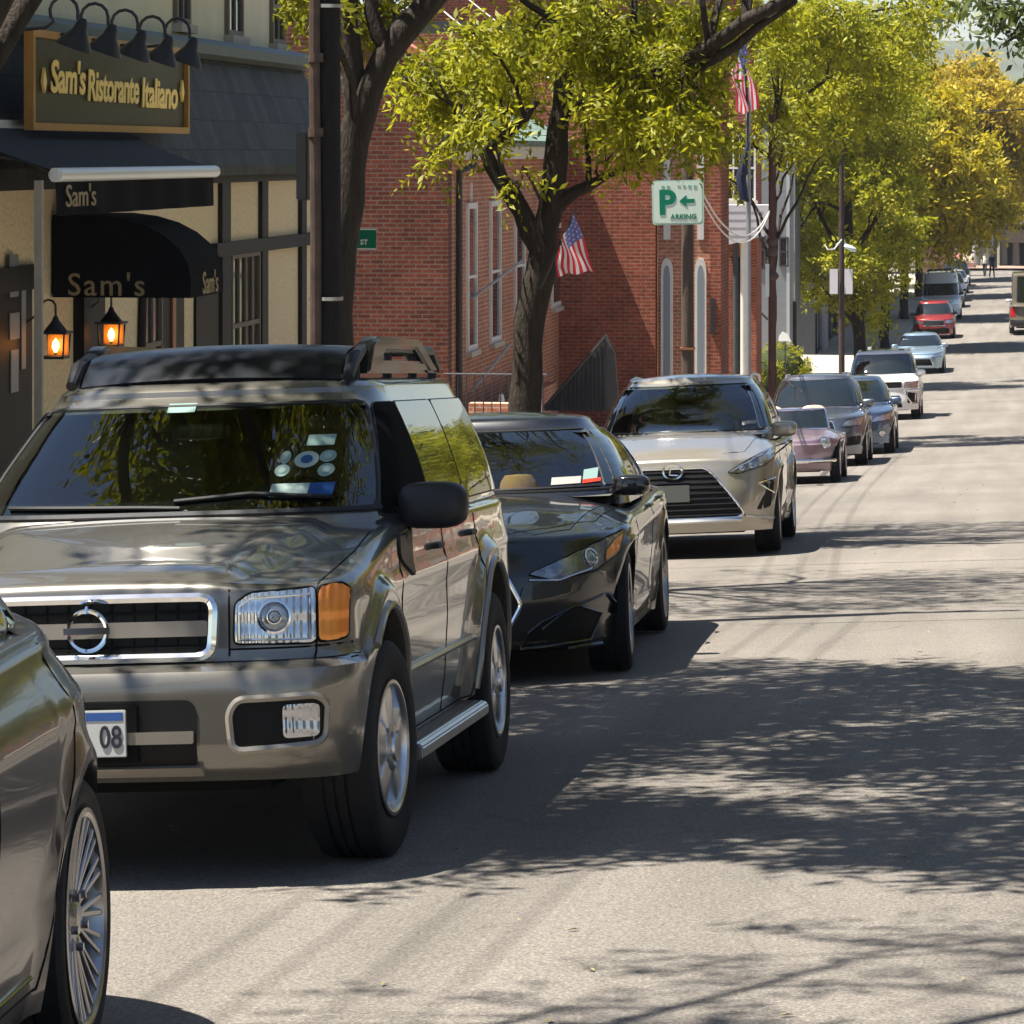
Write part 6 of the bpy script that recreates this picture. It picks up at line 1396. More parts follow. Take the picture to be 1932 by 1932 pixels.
# ---------------------------------------------------------------- trees
leafmat('leaf_lime', (0.105,0.125,0.005), (0.43,0.41,0.018), 0.5)
leafmat('leaf_olive', (0.085,0.10,0.006), (0.28,0.27,0.014), 0.5)
leafmat('leaf_gold', (0.24,0.19,0.010), (0.52,0.38,0.03), 0.5)
leafmat('leaf_yellow', (0.17,0.155,0.006), (0.54,0.43,0.018), 0.5)
leafmat('leaf_deep', (0.035,0.055,0.010), (0.09,0.11,0.016), 0.4)
bark = mat('bark', (0.034,0.026,0.019), 0.9, var=0.45, vscale=7, bump=1.0, bscale=22, stretch=(2.5,2.5,0.7))
DENS = 1.6
def make_leaves(clusters, rng, leaf, mname, parent, name='crown', droop=0.45, wl=0.36):
    """clusters: (centre, (rx,ry,rz), sprays). Each spray is a drooping stalk with paired leaflets."""
    C = []; Rr = []
    for c, r, n in clusters:
        for _ in range(int(n*DENS)): C.append(c); Rr.append(r)
    C = np.array([tuple(c) for c in C]); Rr = np.array(Rr); n = len(C)
    u = rng.normal(size=(n,3)); u /= np.linalg.norm(u, axis=1)[:,None]; rad = rng.random(n)**0.45
    P = C+u*Rr*rad[:,None]
    ax = u*0.9+rng.normal(size=(n,3))*0.6; ax[:,2] = ax[:,2]*0.5-droop; ax /= np.linalg.norm(ax, axis=1)[:,None]
    k = 9; SL = leaf*3.2*(0.6+0.8*rng.random(n))
    side = np.cross(ax, rng.normal(size=(n,3))); side /= np.linalg.norm(side, axis=1)[:,None]
    nrm = np.cross(ax, side)
    V = []; 
    t = (np.arange(k)+0.6)/k
    base = P[:,None,:]+ax[:,None,:]*(SL[:,None]*t[None,:])[:,:,None]
    base[:,:,2] -= (t[None,:]**2)*SL[:,None]*0.25
    sg = np.where(np.arange(k)%2 == 0, 1.0, -1.0)
    d = ax[:,None,:]*0.55+side[:,None,:]*sg[None,:,None]*0.85+rng.normal(size=(n,k,3))*0.28; d[:,:,2] -= 0.22
    d /= np.linalg.norm(d, axis=2)[:,:,None]
    w = np.cross(d, nrm[:,None,:]+rng.normal(size=(n,k,3))*0.35); w /= np.maximum(1e-6, np.linalg.norm(w, axis=2))[:,:,None]
    ll = leaf*(0.5+0.9*rng.random((n,k)))[:,:,None]
    p0 = base; p1 = base+d*ll*0.45+w*ll*wl/2; p2 = base+d*ll; p3 = base+d*ll*0.45-w*ll*wl/2
    co = np.stack([p0,p1,p2,p3], axis=2).reshape(-1,3)
    off = np.array(ORG.get(parent.name, Vector())); co = co-off
    nf = len(co)//4; me = bpy.data.meshes.new(name)
    me.vertices.add(len(co)); me.vertices.foreach_set('co', co.ravel().astype(np.float32))
    me.loops.add(nf*4); me.loops.foreach_set('vertex_index', np.arange(nf*4, dtype=np.int32))
    me.polygons.add(nf); me.polygons.foreach_set('loop_start', np.arange(0, nf*4, 4, dtype=np.int32)); me.polygons.foreach_set('loop_total', np.full(nf, 4, dtype=np.int32))
    me.update(calc_edges=True); me.materials.append(MATS[mname])
    o = bpy.data.objects.new(name, me); COL.objects.link(o); o.parent = parent; ORG[o.name] = Vector(off)
    return o
def wobble(pts, amp, rnd_):
    out = [Vector(pts[0])]
    for a, b in zip(pts, pts[1:]):
        a, b = Vector(a), Vector(b); L = (b-a).length; k = max(2, int(L/0.35))
        for i in range(1, k+1):
            p = a+(b-a)*i/k
            if i < k: p += Vector((rnd_.uniform(-1,1), rnd_.uniform(-1,1), rnd_.uniform(-1,1)))*amp*L/k
            out.append(p)
    return out
def limb(mb, pts, r0, r1, rnd_, amp=0.12, seg=9, knob=0.08):
    q = wobble(pts, amp, rnd_); n = len(q)
    rad = [(r0+(r1-r0)*i/(n-1))*(1+rnd_.uniform(-knob, knob)) for i in range(n)]
    mb.tube(q, rad, seg); return [(p, r) for p, r in zip(q, rad)]
def tree(name, label, base, limbs, clusters, leaf, mname, seed, group='street trees along the kerb', twigs=True, droop=0.45, wl=0.36, cat='tree'):
    """limbs: (points, r0, r1); the first is the trunk"""
    rg = random.Random(seed); rng = np.random.default_rng(seed)
    root = thing(name, label, cat, base, group=group); nodes = []
    m = MB(); nodes += limb(m, limbs[0][0], limbs[0][1], limbs[0][2], rg, seg=14); m.build('trunk', bark, root, smooth=True, angle=60)
    for pts, r0, r1 in limbs[1:]:
        m = MB(); nodes += limb(m, pts, r0, r1, rg); m.build('branch', bark, root, smooth=True, angle=60)
    if twigs:
        m = MB(); nn = [(p, r) for p, r in nodes if p.z > base[2]+1.6] or nodes
        for c, r, n in clusters:
            c = Vector(c); best = min(nn, key=lambda t: (t[0]-c).length-0.6*max(0, c.z-t[0].z)); a = best[0]
            midp = a.lerp(c, 0.5)+Vector((rg.uniform(-.1,.1), rg.uniform(-.1,.1), 0.12*(c-a).length))
            r0 = min(best[1]*0.6, 0.012+0.014*(c-a).length); limb(m, [a, midp, c], r0, 0.006, rg, amp=0.15, seg=5)
            for _ in range(4):
                e = c+Vector((rg.uniform(-1,1)*r[0], rg.uniform(-1,1)*r[1], rg.uniform(-1,0.6)*r[2])); m.tube([midp.lerp(c, rg.uniform(0.4,1)), c.lerp(e, 0.5)+Vector((0,0,0.05)), e], [0.007,0.005,0.003], 4)
        m.build('twigs', bark, root)
    make_leaves(clusters, rng, leaf, mname, root, droop=droop, wl=wl)
    return root
def auto_clusters(c, R3, n, per, seed, size=0.9, lo=0.35):
    rg = random.Random(seed); out = []
    for i in range(n):
        while True:
            u = Vector((rg.gauss(0,1), rg.gauss(0,1), rg.gauss(0,1))).normalized(); k = lo+(1-lo)*rg.random()**0.6
            if u.z > -0.75: break
        k *= 1+0.22*noise.noise(u*2.3+Vector((seed,0,0)))
        p = Vector(c)+Vector((u.x*R3[0]*k, u.y*R3[1]*k, u.z*R3[2]*k)); s = size*rg.uniform(0.55,1.25)
        out.append((p, (s, s, s*0.55), int(per*rg.uniform(0.5,1.4))))
    return out
def auto_tree(label, x, y, H, crown_c, R3, n, per, leaf, mname, seed, tr=0.16, name='street_tree', size=0.9, extra=(), lean=(0,0), **kw):
    zb = gz(KERB, y)+0.1 if x < 0 else gz(RK, y)+0.1
    rg = random.Random(seed*7+1); c = Vector(crown_c); fork = Vector((x+lean[0]*0.4, y+lean[1]*0.4, zb+H*0.30))
    limbs = [([(x,y,zb-0.2), (x+0.03,y,zb+H*0.12), fork, fork.lerp(c, 0.6), c+Vector((0,0,R3[2]*0.6))], tr, tr*0.25)]
    for i in range(6):
        a = i*2*math.pi/6+rg.uniform(-.3,.3); e = c+Vector((math.cos(a)*R3[0]*0.75, math.sin(a)*R3[1]*0.75, R3[2]*rg.uniform(-0.25,0.5)))
        s = fork.lerp(c, rg.uniform(0.0,0.5)); limbs.append(([s, s.lerp(e, 0.5)+Vector((0,0,0.1*H*rg.random())), e], tr*0.5, tr*0.12))
    return tree(name, label, Vector((x,y,zb)), limbs, auto_clusters(c, R3, n, per, seed, size)+list(extra), leaf, mname, seed, **kw)
def px_cl(L, d0, scale=1.0, sprays=1.0, jit=1.5, seed=5):
    """clusters given where they appear, each at its own distance"""
    rg = random.Random(seed); out = []
    for t in L:
        px, py, rp = t[:3]; d = d0+rg.uniform(-jit, jit) if len(t) < 4 else t[3]
        r = rp*d/F; out.append((wp(px,py,d), (r, r*1.3, r*0.75), int(sprays*rp*rp/24)))
    return out
def shade_clusters():
    rg = random.Random(41); out = []
    for i in range(34):
        r = rg.uniform(0.22,0.50); out.append(((rg.uniform(-4.5,-2.0), rg.uniform(11.0,18.6), rg.uniform(4.5,5.8)), (r*0.8,r*1.3,r*0.5), int(300*r*r)))
    return out
def build_trees():
    # tree beside the pole
    d = 27.2; P = lambda px, py, dd=0.0: wp(px, py, d+dd)
    base = P(632, 640); base.z = zr(base.y)
    tree('street_tree', 'dark forked trunk leaning right, directly behind the utility pole', base,
         [([Vector((base.x,base.y,base.z-0.2)), P(634,650), P(638,540), P(648,430), P(660,320), P(684,205), P(728,105), P(788,30), P(860,-60,0.3), P(960,-220,0.5)], 0.165, 0.085),
          ([P(668,290), P(670,190), P(664,90), P(660,-20), P(640,-200)], 0.10, 0.06), ([P(800,20), P(840,-30), P(850,-140), P(800,-300)], 0.07, 0.03), ([P(738,105), P(700,20), P(720,-120), P(760,-300)], 0.07, 0.04)],
         px_cl([(662,30,28),(700,15,30),(735,-5,30),(588,8,22),(655,100,16),(640,350,8),(586,-20,30)], d, sprays=0.9)+auto_clusters((-4.0,26.3,5.3), (2.6,2.6,1.9), 42, 26, 11, 0.75), 0.085, 'leaf_olive', 11)
    # the tree in the middle of the photograph
    d = 35.0; P = lambda px, py, dd=0.0: wp(px, py, d+dd)
    base = P(988, 780); base.z = zr(base.y)+0.05
    cl = px_cl([(795,120,34),(830,150,42),(860,105,40),(800,190,28),(880,170,46),(850,230,34),(905,220,34),(925,120,46),(930,60,40),(960,170,40),(985,110,44),(890,60,30),(825,285,18),(805,300,14),(1000,60,34),(945,235,26),(970,345,14,34.6),(990,320,12),
                (1110,60,48),(1140,110,50),(1190,60,50),(1200,130,52),(1150,175,44),(1245,170,46),(1210,220,44),(1160,245,34),(1265,95,46),(1280,225,38),(1240,252,26),(1300,160,40),(1325,215,34),(1290,262,22),(1340,255,22),(1195,285,22),(1350,285,14),(1100,215,20),(1020,20,36),(1120,5,40),(1240,20,44),(1320,40,46),(1335,105,34),(1120,140,34),(760,150,14),(1150,300,18),(1450,20,40),(1330,20,30)], d, sprays=0.66)
    cl += auto_clusters((-3.6,35.6,5.6), (3.0,3.0,1.8), 40, 26, 12, 0.8)
    tree('street_tree', 'large forked lime green honey locust in front of the brick church, centre of the photo', base,
         [([Vector((base.x,base.y,base.z-0.2)), P(990,770), P(996,650), P(1008,560), P(1024,480), P(1040,390), P(1050,290), P(1062,200), P(1070,130), P(1080,50), P(1072,-40), P(1090,-200,0.4)], 0.185, 0.07),
          ([P(1020,470), P(985,400), P(945,340), P(916,285), P(940,265), P(990,225,-0.2), P(1015,190,-0.2)], 0.115, 0.03), ([P(1046,395), P(1085,362), P(1130,340), P(1180,318)], 0.085, 0.03), ([P(1180,318), P(1240,280), P(1300,250)], 0.03, 0.012),
          ([P(1066,200), P(1130,190), P(1200,168), P(1290,118,-1.2), P(1370,68,-1.6), P(1450,18,-2), P(1560,-60,-2)], 0.085, 0.06), ([P(1290,150,-1), P(1350,110,-1.4), P(1430,50,-1.8), P(1500,0,-2)], 0.06, 0.04), ([P(916,285), P(870,230), P(830,160)], 0.04, 0.012), ([P(1072,60), P(1000,10), P(930,-60)], 0.05, 0.02)],
         cl, 0.098, 'leaf_lime', 12)
    # slimmer one farther on
    d = 74.2; P = lambda px, py, dd=0.0: wp(px, py, d+dd)
    base = P(1459, 800); base.z = zr(base.y)+0.05
    tree('street_tree', 'slim tree right behind the reddish pole, its leaves hanging over the lamp post', base,
         [([Vector((base.x,base.y,base.z-0.2)), P(1459,700), P(1459,560), P(1458,420), P(1458,320), P(1462,220), P(1470,120), P(1500,20)], 0.085, 0.05), ([P(1458,300), P(1400,250), P(1350,230)], 0.05, 0.02), ([P(1462,220), P(1500,190), P(1560,150), P(1640,90)], 0.06, 0.02), ([P(1470,120), P(1540,60), P(1650,20), P(1740,10)], 0.05, 0.02)],
         px_cl([(1320,190,30),(1350,250,26),(1330,310,20),(1370,330,14),(1300,260,24),(1450,140,36),(1490,90,40),(1470,200,34),(1520,160,40),(1560,100,44),(1540,220,36),(1600,60,44),(1600,170,40),(1650,110,40),(1640,30,40),(1690,60,34),(1560,20,44),(1500,20,40),(1740,15,30),(1780,5,26),(1700,130,30),(1460,60,30),(1735,75,22),(1660,190,28),(1480,270,26),(1450,240,22),(1600,240,26),(1520,270,22)], d, sprays=1.2, jit=3), 0.16, 'leaf_lime', 13)
    # big one with the low crown
    y = 116.0
    cl = px_cl([(1480,420,34),(1500,470,34),(1530,510,30),(1560,545,26),(1545,450,44),(1590,400,46),(1600,480,44),(1640,540,36),(1660,470,46),(1690,420,40),(1520,380,44),(1570,320,46),(1620,300,46),(1500,330,40),(1460,350,26),(1470,300,34),(1660,340,50),(1700,340,34),(1640,250,46),(1590,230,44),(1530,250,42),(1480,230,34),(1460,180,30),(1700,260,40),(1510,170,40),(1590,150,46),(1670,180,46),(1720,200,30),(1550,90,40),(1640,90,44),(1710,120,34),(1630,590,24),(1600,560,26),(1680,530,24),(1655,600,14),(1465,395,20),(1705,470,26),(1480,500,18),(1725,420,20)], 115, sprays=1.1, jit=3.0)
    base = Vector((-4.8, y, gz(KERB,y)+0.1)); Q = lambda px, py, dd=0: wp(px, py, 115+dd)
    tree('street_tree', 'wide green tree with low hanging crown behind the post carrying two white signs', base,
         [([base-Vector((0,0,.2)), Q(1622,690), Q(1620,620), Q(1615,540), Q(1600,420), Q(1590,300), Q(1600,150)], 0.24, 0.06), ([Q(1612,520), Q(1560,430), Q(1510,330), Q(1490,230)], 0.10, 0.03), ([Q(1610,480), Q(1660,400), Q(1690,300)], 0.10, 0.03), ([Q(1600,400), Q(1550,380), Q(1500,440)], 0.07, 0.02), ([Q(1608,500), Q(1640,480), Q(1670,500)], 0.06, 0.02)],
         cl, 0.19, 'leaf_lime', 14, wl=0.42)
    auto_tree('golden green tree leaning over the road above the pale blue sedan', -4.8, 146, 11, (-3.8,146,0.9), (3.6,4,3.7), 110, 40, 0.27, 'leaf_yellow', 15, tr=0.22, size=0.95, wl=0.45)
    auto_tree('golden yellow tree above the red crossover and the white van', -4.8, 176, 12.5, (-2.6,176,2.2), (4.6,5,4.3), 130, 40, 0.30, 'leaf_gold', 16, tr=0.24, size=1.1, wl=0.45)
    auto_tree('yellow green tree with bare upper twigs, farthest along the left kerb', -4.8, 208, 12.5, (-2.2,208,2.2), (5.4,5,3.9), 130, 36, 0.33, 'leaf_gold', 17, tr=0.26, size=1.2, wl=0.45)
    auto_tree('green tree closing the street in front of the white house', -3.4, 240, 11, (-1.4,240,1.2), (5.2,5,3.4), 110, 34, 0.36, 'leaf_lime', 18, tr=0.26, size=1.2, wl=0.45)
    auto_tree('dark tree at the end of the street right of centre', 3.2, 270, 11, (3.0,270,1.8), (5.2,5,3.6), 90, 30, 0.38, 'leaf_lime', 19, tr=0.26, size=1.2, wl=0.45, group='trees at the end of the street')
    auto_tree('tree behind the banded brick building at the end of the street', -16, 262, 13, (-14,262,0.5), (8,6,4.4), 90, 30, 0.42, 'leaf_olive', 20, tr=0.26, size=1.5, wl=0.45, group='trees at the end of the street')
    auto_tree('golden tree above the roofs left of the far street end', -9.5, 225, 14, (-8.5,225,3.0), (5,6,4.6), 50, 22, 0.34, 'leaf_gold', 27, tr=0.26, size=1.3, wl=0.45, group='trees at the end of the street')
    # beside the camera: throws the dappled shade on the road and stands in the glass
    auto_tree('near tree outside the left edge whose shade dapples the road', -5.0, 15.2, 7, (-3.5,16.1,5.4), (2.2,3.5,1.5), 46, 34, 0.15, 'leaf_olive', 21, tr=0.15, size=0.66, extra=shade_clusters())
    auto_tree('street tree outside the left edge beside the camera', -5.0, 5.0, 8, (-2.5,8.2,6.6), (1.9,1.4,1.2), 22, 18, 0.085, 'leaf_olive', 22, tr=0.15, size=0.6)
    # right-hand side of the street (seen in the paintwork)
    for i, (y, mn, lb) in enumerate(((22,'leaf_lime','nearest street tree on the unseen right pavement'),(40,'leaf_gold','second street tree on the right pavement'),(58,'leaf_lime','third street tree on the right pavement'),(80,'leaf_lime','fourth street tree on the right pavement'),(108,'leaf_olive','fifth street tree on the right pavement'),(140,'leaf_lime','sixth street tree on the right pavement'))):
        ex = ()
        if i == 2:
            ex = px_cl([(1930,20,26),(1895,15,22),(1925,60,20),(1870,10,18),(1905,75,10),(1850,-10,22)], 56, sprays=0.45, jit=1.0)
        auto_tree(lb, 9.7, y, 10, (8.0,y,zr(y)+6.0), (4.0,5.0,3.8), 70, 30, 0.20, mn if i != 2 else 'leaf_deep', 30+i, tr=0.2, size=1.0, extra=ex, group='street trees on the right pavement')
def build_bush():
    p = on_y(1470, 680, 108); rng = np.random.default_rng(5); b = thing('round_bush', 'clipped round green bush in front of the grey house', 'bush', (p.x, 108, zr(108)))
    r = 1.0; c = Vector((p.x, 108, on_y(0,640,108).z-0.80)); m = MB(); m.tube([(p.x,108,zr(108)-0.1),(p.x,108,c.z)], 0.06, 6); m.build('stem', bark, b)
    m = MB(); blob(m, c, (0.80,0.75,0.72), 0.9, 20, 14); m.build('inner_growth', mat('bush_inner', (0.03,0.04,0.008), 0.9), b, smooth=True)
    cl = []
    rg = random.Random(4)
    for i in range(60):
        u = Vector((rg.gauss(0,1), rg.gauss(0,1), rg.gauss(0,1))).normalized(); cl.append((c+Vector((u.x*0.80,u.y*0.75,u.z*0.74)), (0.16,0.16,0.14), 16))
    make_leaves(cl, rng, 0.055, 'leaf_lime', b, name='foliage', droop=0.0, wl=0.6)
# ---------------------------------------------------------------- poles, signs, flags, wires
def pole(mb, px, d, y_top, w, z0=None, taper=0.85, ytop_z=None):
    p = wp(px, 600, d); zb = gz(KERB, p.y)-0.1 if z0 is None else z0; zt = wp(px, y_top, d).z if ytop_z is None else ytop_z
    mb.lathe([(w/2,0),(w/2*(1+taper)/2,(zt-zb)*0.5),(w/2*taper,zt-zb)], 14, Matrix.Translation((p.x,p.y,zb))); return Vector((p.x,p.y,zb)), zt
def flag(name, label, A, B, C, D, seed, staff=None):
    """hanging stars and stripes: A-B is the hoist (top, bottom), C-D the fly"""
    t = thing(name, label, 'flag', A)
    R_, W_, B_ = mat('flag_red', (0.80,0.06,0.07), 0.8), mat('flag_white', (0.90,0.88,0.90), 0.8), mat('flag_blue', (0.20,0.20,0.50), 0.8)
    for m_ in (R_, W_, B_):
        nt = m_.node_tree; b = nt.nodes['Principled BSDF']
        if not [n for n in nt.nodes if n.type == 'BSDF_TRANSLUCENT']:
            tr = N(nt, 'ShaderNodeBsdfTranslucent'); tr.inputs['Color'].default_value = b.inputs['Base Color'].default_value; ms = N(nt, 'ShaderNodeMixShader'); ms.inputs[0].default_value = 0.6
            out = [x for x in nt.nodes if x.type == 'OUTPUT_MATERIAL'][0]; nt.links.new(b.outputs[0], ms.inputs[1]); nt.links.new(tr.outputs[0], ms.inputs[2]); nt.links.new(ms.outputs[0], out.inputs[0])
    nu, nv = 40, 26; m = MB(); vs = []; s_ = (A-C).length
    for j in range(nv+1):
        for i in range(nu+1):
            a, b = i/nu, j/nv; p = A.lerp(B, b).lerp(C.lerp(D, b), a)
            vs.append(p+Vector((0.02*s_*math.sin(a*7+b*9+seed), 0.07*s_*math.sin(b*11+a*2+seed)*(0.3+a), 0.02*s_*math.sin(b*13+seed)*a)))
    for j in range(nv):
        for i in range(nu):
            k = j*(nu+1)+i; st_ = j//2
            if st_ < 7 and i < nu*0.4: mi = 2 if not ((i % 4 == 1) and (j % 3 == 1)) else 1
            else: mi = 0 if st_ % 2 == 0 else 1
            m.add([vs[k], vs[k+1], vs[k+nu+2], vs[k+nu+1]], [(0,1,2,3)], mi)
    m.build('cloth', [R_, W_, B_], t, smooth=True, weld=True)
    if staff: q = MB(); q.tube(staff, 0.012, 8); q.build('staff', MATS['dark_metal'], t, smooth=True)
    return t
def sign_board(parent, name, M, w, h, mt, th=0.012):
    m = MB(); q = rpoly([(-w/2,-h/2),(w/2,-h/2),(w/2,h/2),(-w/2,h/2)], min(w,h)*0.1); m.prism([(a,b) for a, b in q], 'z', -th, 0, M=M); return m.build(name, mt, parent)
def build_furniture():
    wood = mat('pole_wood', (0.085,0.058,0.044), 0.85, var=0.4, vscale=6, bump=0.8, bscale=30, stretch=(4,4,0.4)); woodr = mat('pole_wood_red', (0.10,0.050,0.040), 0.85, var=0.4, vscale=4, stretch=(4,4,0.5))
    dm = MATS['dark_metal']; galv = mat('galvanised', (0.30,0.31,0.32), 0.5, 0.5, var=0.1); blk = MATS['shade_black']
    # near utility pole
    d = 23.6; p = wp(615, 400, d); t = thing('utility_pole', 'thick dark wooden utility pole with conduit, left of the forked trunk', 'pole', (p.x,p.y,zr(p.y)))
    m = MB(); pole(m, 615, d, 0, 0.212, ytop_z=8.2); m.build('shaft', mat('pole_wood_dark', (0.016,0.013,0.012), 0.8, var=0.4, vscale=6, bump=0.8, bscale=30, stretch=(4,4,0.4)), t, smooth=True)
    cx, cy = wp(596, 400, d-0.12).xy; m = MB(); m.tube([(cx,cy,zr(p.y)),(cx,cy,1.2),(cx-0.01,cy,2.2),(cx,cy,8.0)], 0.038, 10)
    for yy in (110, 250): z = wp(600,yy,d).z; m.tube([(cx,cy,z-0.03),(cx,cy,z+0.03)], 0.052, 10)
    m.build('conduit', mat('conduit_rust', (0.085,0.058,0.046), 0.6, 0.2, var=0.4, vscale=9), t, smooth=True)
    for yy in (12, 563):
        z = wp(600,yy,d).z; m = MB(); m.lathe([(0.112,-0.012),(0.118,-0.012),(0.118,0.012),(0.112,0.012)], 16, Matrix.Translation((p.x,p.y,z)), closed=True); m.build('steel_band', MATS['satin_silver'], t, smooth=True)
    a, b = wp(564, 378, d+0.1), wp(586, 250, d+0.1); m = MB(); m.box((a.x,a.y-0.10,a.z),(b.x,a.y+0.10,b.z)); m.build('signal_box', MATS['plastic_black'], t, bevel=0.01)
    m = MB(); m.lathe([(0.0,0),(0.05,0),(0.05,1.2),(0,1.22)], 10, Matrix.Translation((p.x+0.02,p.y-0.06,8.1))); m.build('pole_top_pin', dm, t)
    m = MB(); m.box((p.x-1.0,p.y-0.05,7.6),(p.x+1.0,p.y+0.05,7.72)); m.build('crossarm', wood, t)
    # green street-name sign
    d = 42; q = wp(655, 500, d); t = thing('street_name_sign', 'small green street name sign with white letters on a thin pale post', 'sign', (q.x,q.y,gz(KERB,q.y)))
    m = MB(); m.tube([(q.x,q.y,gz(KERB,q.y)),(wp(652,640,d).x,q.y,wp(0,640,d).z),(wp(659,430,d).x,q.y,wp(0,428,d).z)], 0.028, 8); m.build('post', MATS['trim_pale'], t, smooth=True)
    gr = mat('sign_green', (0.0,0.16,0.085), 0.4); wt = mat('sign_white', (0.72,0.75,0.72), 0.4)
    c = wp(684, 451, d-0.05); M = frameM(c, (1,0,0), (0,0,1)); sign_board(t, 'blade', M, 0.33, 0.235, gr); 
    for s in (1,-1): part('blade_edge', wt, t, (c.x-0.165,c.y-0.004,c.z+s*0.117-0.008), (c.x+0.165,c.y-0.001,c.z+s*0.117+0.008))
    m = MB(); add_text(m, 'ST', 0.085, frameM(c+Vector((0.02,-0.008,-0.04)), (1,0,0), (0,0,1)), depth=0.002, bold=0.003); m.build('lettering', wt, t)
    # parking sign
    d = d_at_x(1297, -4.65); p = wp(1297, 500, d); t = thing('parking_sign', 'square pale green parking sign with a large P and left arrow on a wooden pole', 'sign', (p.x,p.y,gz(KERB,p.y)))
    m = MB(); pole(m, 1297, d, 250, 0.20); m.build('pole', wood, t, smooth=True)
    part('rust_band', mat('band_rust', (0.25,0.10,0.04), 0.7), t, (p.x-0.108,p.y-0.108,wp(0,657,d).z-0.02), (p.x+0.108,p.y+0.108,wp(0,657,d).z+0.01))
    c = wp(1279, 382, d-0.16); M = frameM(c, (1,0,0.02), (-0.02,0,1)); pale = mat('sign_pale_green', (0.38,0.52,0.42), 0.45); sg = mat('sign_face', (0.55,0.64,0.55), 0.45)
    B = sign_board(t, 'sign_panel', M, 0.775, 0.665, pale); sign_board(B, 'sign_face', M @ Matrix.Translation((0,0,0.003)), 0.72, 0.61, sg, th=0.003)
    m = MB(); add_text(m, 'P', 0.50, M @ Matrix.Translation((-0.165,-0.015,0.006)), depth=0.002, bold=0.018); m.build('letter', gr, B)
    m = MB(); m.prism([(0.02,0.02),(0.13,0.11),(0.13,0.05),(0.25,0.05),(0.25,-0.01),(0.13,-0.01),(0.13,-0.07)], 'z', 0.003, 0.008, M=M); m.build('arrow', gr, B)
    m = MB(); add_text(m, 'ARKING', 0.105, M @ Matrix.Translation((0.08,-0.215,0.006)), depth=0.002, bold=0.002); m.build('lettering', gr, B)
    for k in range(7):
        if k in (2,): continue
        a = -0.24+0.08*k; m = MB(); m.prism([(a,0.235-0.012*abs(k-3)*0.8),(a+0.045,0.235-0.012*abs(k-3)*0.8),(a+0.045,0.252),(a,0.258)], 'z', 0.003, 0.007, M=M); m.build('worn_letter', mat('worn_green', (0.20,0.34,0.25), 0.5), B)
    # grey pole with flags
    d = d_at_x(1411, -4.7); p = wp(1411, 400, d); t = thing('flag_lamp_post', 'slim grey steel post with a furled dark banner and flag bracket', 'pole', (p.x,p.y,gz(KERB,p.y)))
    m = MB(); pole(m, 1412, d, 190, 0.105); m.build('shaft', galv, t, smooth=True)
    m = MB(); q = wp(1404, 200, d); m.tube([wp(1409,330,d-0.1), wp(1411,215,d-0.1), wp(1402,68,d-0.1)], 0.022, 8); m.build('flag_staff', dm, t)
    m = MB(); vs = [wp(1412,268,d-0.1), wp(1404,300,d-0.12), wp(1398,335,d-0.15), wp(1403,372,d-0.12), wp(1412,380,d-0.1)]; m.tube(vs, [0.02,0.07,0.10,0.08,0.03], 8); m.build('furled_banner', mat('banner_navy', (0.02,0.022,0.05), 0.8), t, smooth=True)
    dd = d-0.12; flag('flag', 'stars and stripes flag half hidden in leaves at the top of the grey post', wp(1404,62,dd), wp(1380,140,dd), wp(1432,205,dd), wp(1392,215,dd), 2)
    # small flag on a tilted staff fixed to the forked tree
    dd = 34.55; flag('flag', 'bright stars and stripes flag on a tilted staff beside the forked tree trunk', wp(1084,402,dd), wp(1052,470,dd), wp(1122,512,dd), wp(1050,520,dd), 5, [wp(1018,545,34.75), wp(1052,472,dd+0.02), wp(1088,392,dd+0.02)])
    # second wooden pole
    d = d_at_x(1457, -4.7); p = wp(1457, 500, d); t = thing('utility_pole', 'reddish wooden pole with a narrow white meter box, left of the bush', 'pole', (p.x,p.y,gz(KERB,p.y)))
    m = MB(); pole(m, 1457, d, 215, 0.17); m.build('shaft', woodr, t, smooth=True)
    a, b = wp(1444,560,d-0.14), wp(1451,498,d-0.14); m = MB(); m.box((a.x,a.y,a.z),(b.x,a.y+0.14,b.z)); m.build('meter_box', wt, t)
    for yy, w_ in ((455,0.13),(475,0.12),(520,0.14)):
        z = wp(0,yy,d).z; m = MB(); m.lathe([(0.085,-0.09),(w_*0.9,-0.05),(w_,0.0),(0.085,0.08)], 10, Matrix.Translation((p.x,p.y,z))); m.build('cable_coil', mat('coil_brown', (0.10,0.06,0.05), 0.7, var=0.4), t, smooth=True)
    # post with the two white sign boxes
    d = d_at_x(1588, -4.65); p = wp(1588, 500, d); t = thing('lamp_post', 'dark post with lamp heads on top and two white signs seen from behind', 'lamp post', (p.x,p.y,gz(KERB,p.y)))
    m = MB(); pole(m, 1588, d, 268, 0.19, taper=0.7); m.build('shaft', mat('post_brown', (0.045,0.030,0.030), 0.7, var=0.3), t, smooth=True)
    for s in (-1, 1):
        px = 1573 if s < 0 else 1601; c = wp(px, 531, d-0.1); m = MB(); m.box((c.x-0.14,c.y-0.02,c.z-0.39),(c.x+0.14,c.y+0.02,c.z+0.39)); m.build('sign_panel', mat('sign_back_white', (0.58,0.57,0.60), 0.5, var=0.06), t, bevel=0.02)
        c = wp(1588+s*12, 265, d); m = MB(); blob(m, c, (0.20,0.12,0.06), 0.7); m.tube([wp(1588,272,d), c], 0.03, 6); m.build('lamp_head', dm, t, smooth=True)
    c = wp(1604, 468, d-0.1); m = MB(); blob(m, c, (0.20,0.14,0.08), 0.8, M=Matrix.Rotation(0.4,3,'Y')); m.tube([wp(1589,455,d), c], 0.03, 6); m.build('camera_housing', mat('camera_pale', (0.45,0.55,0.56), 0.4), t, smooth=True)
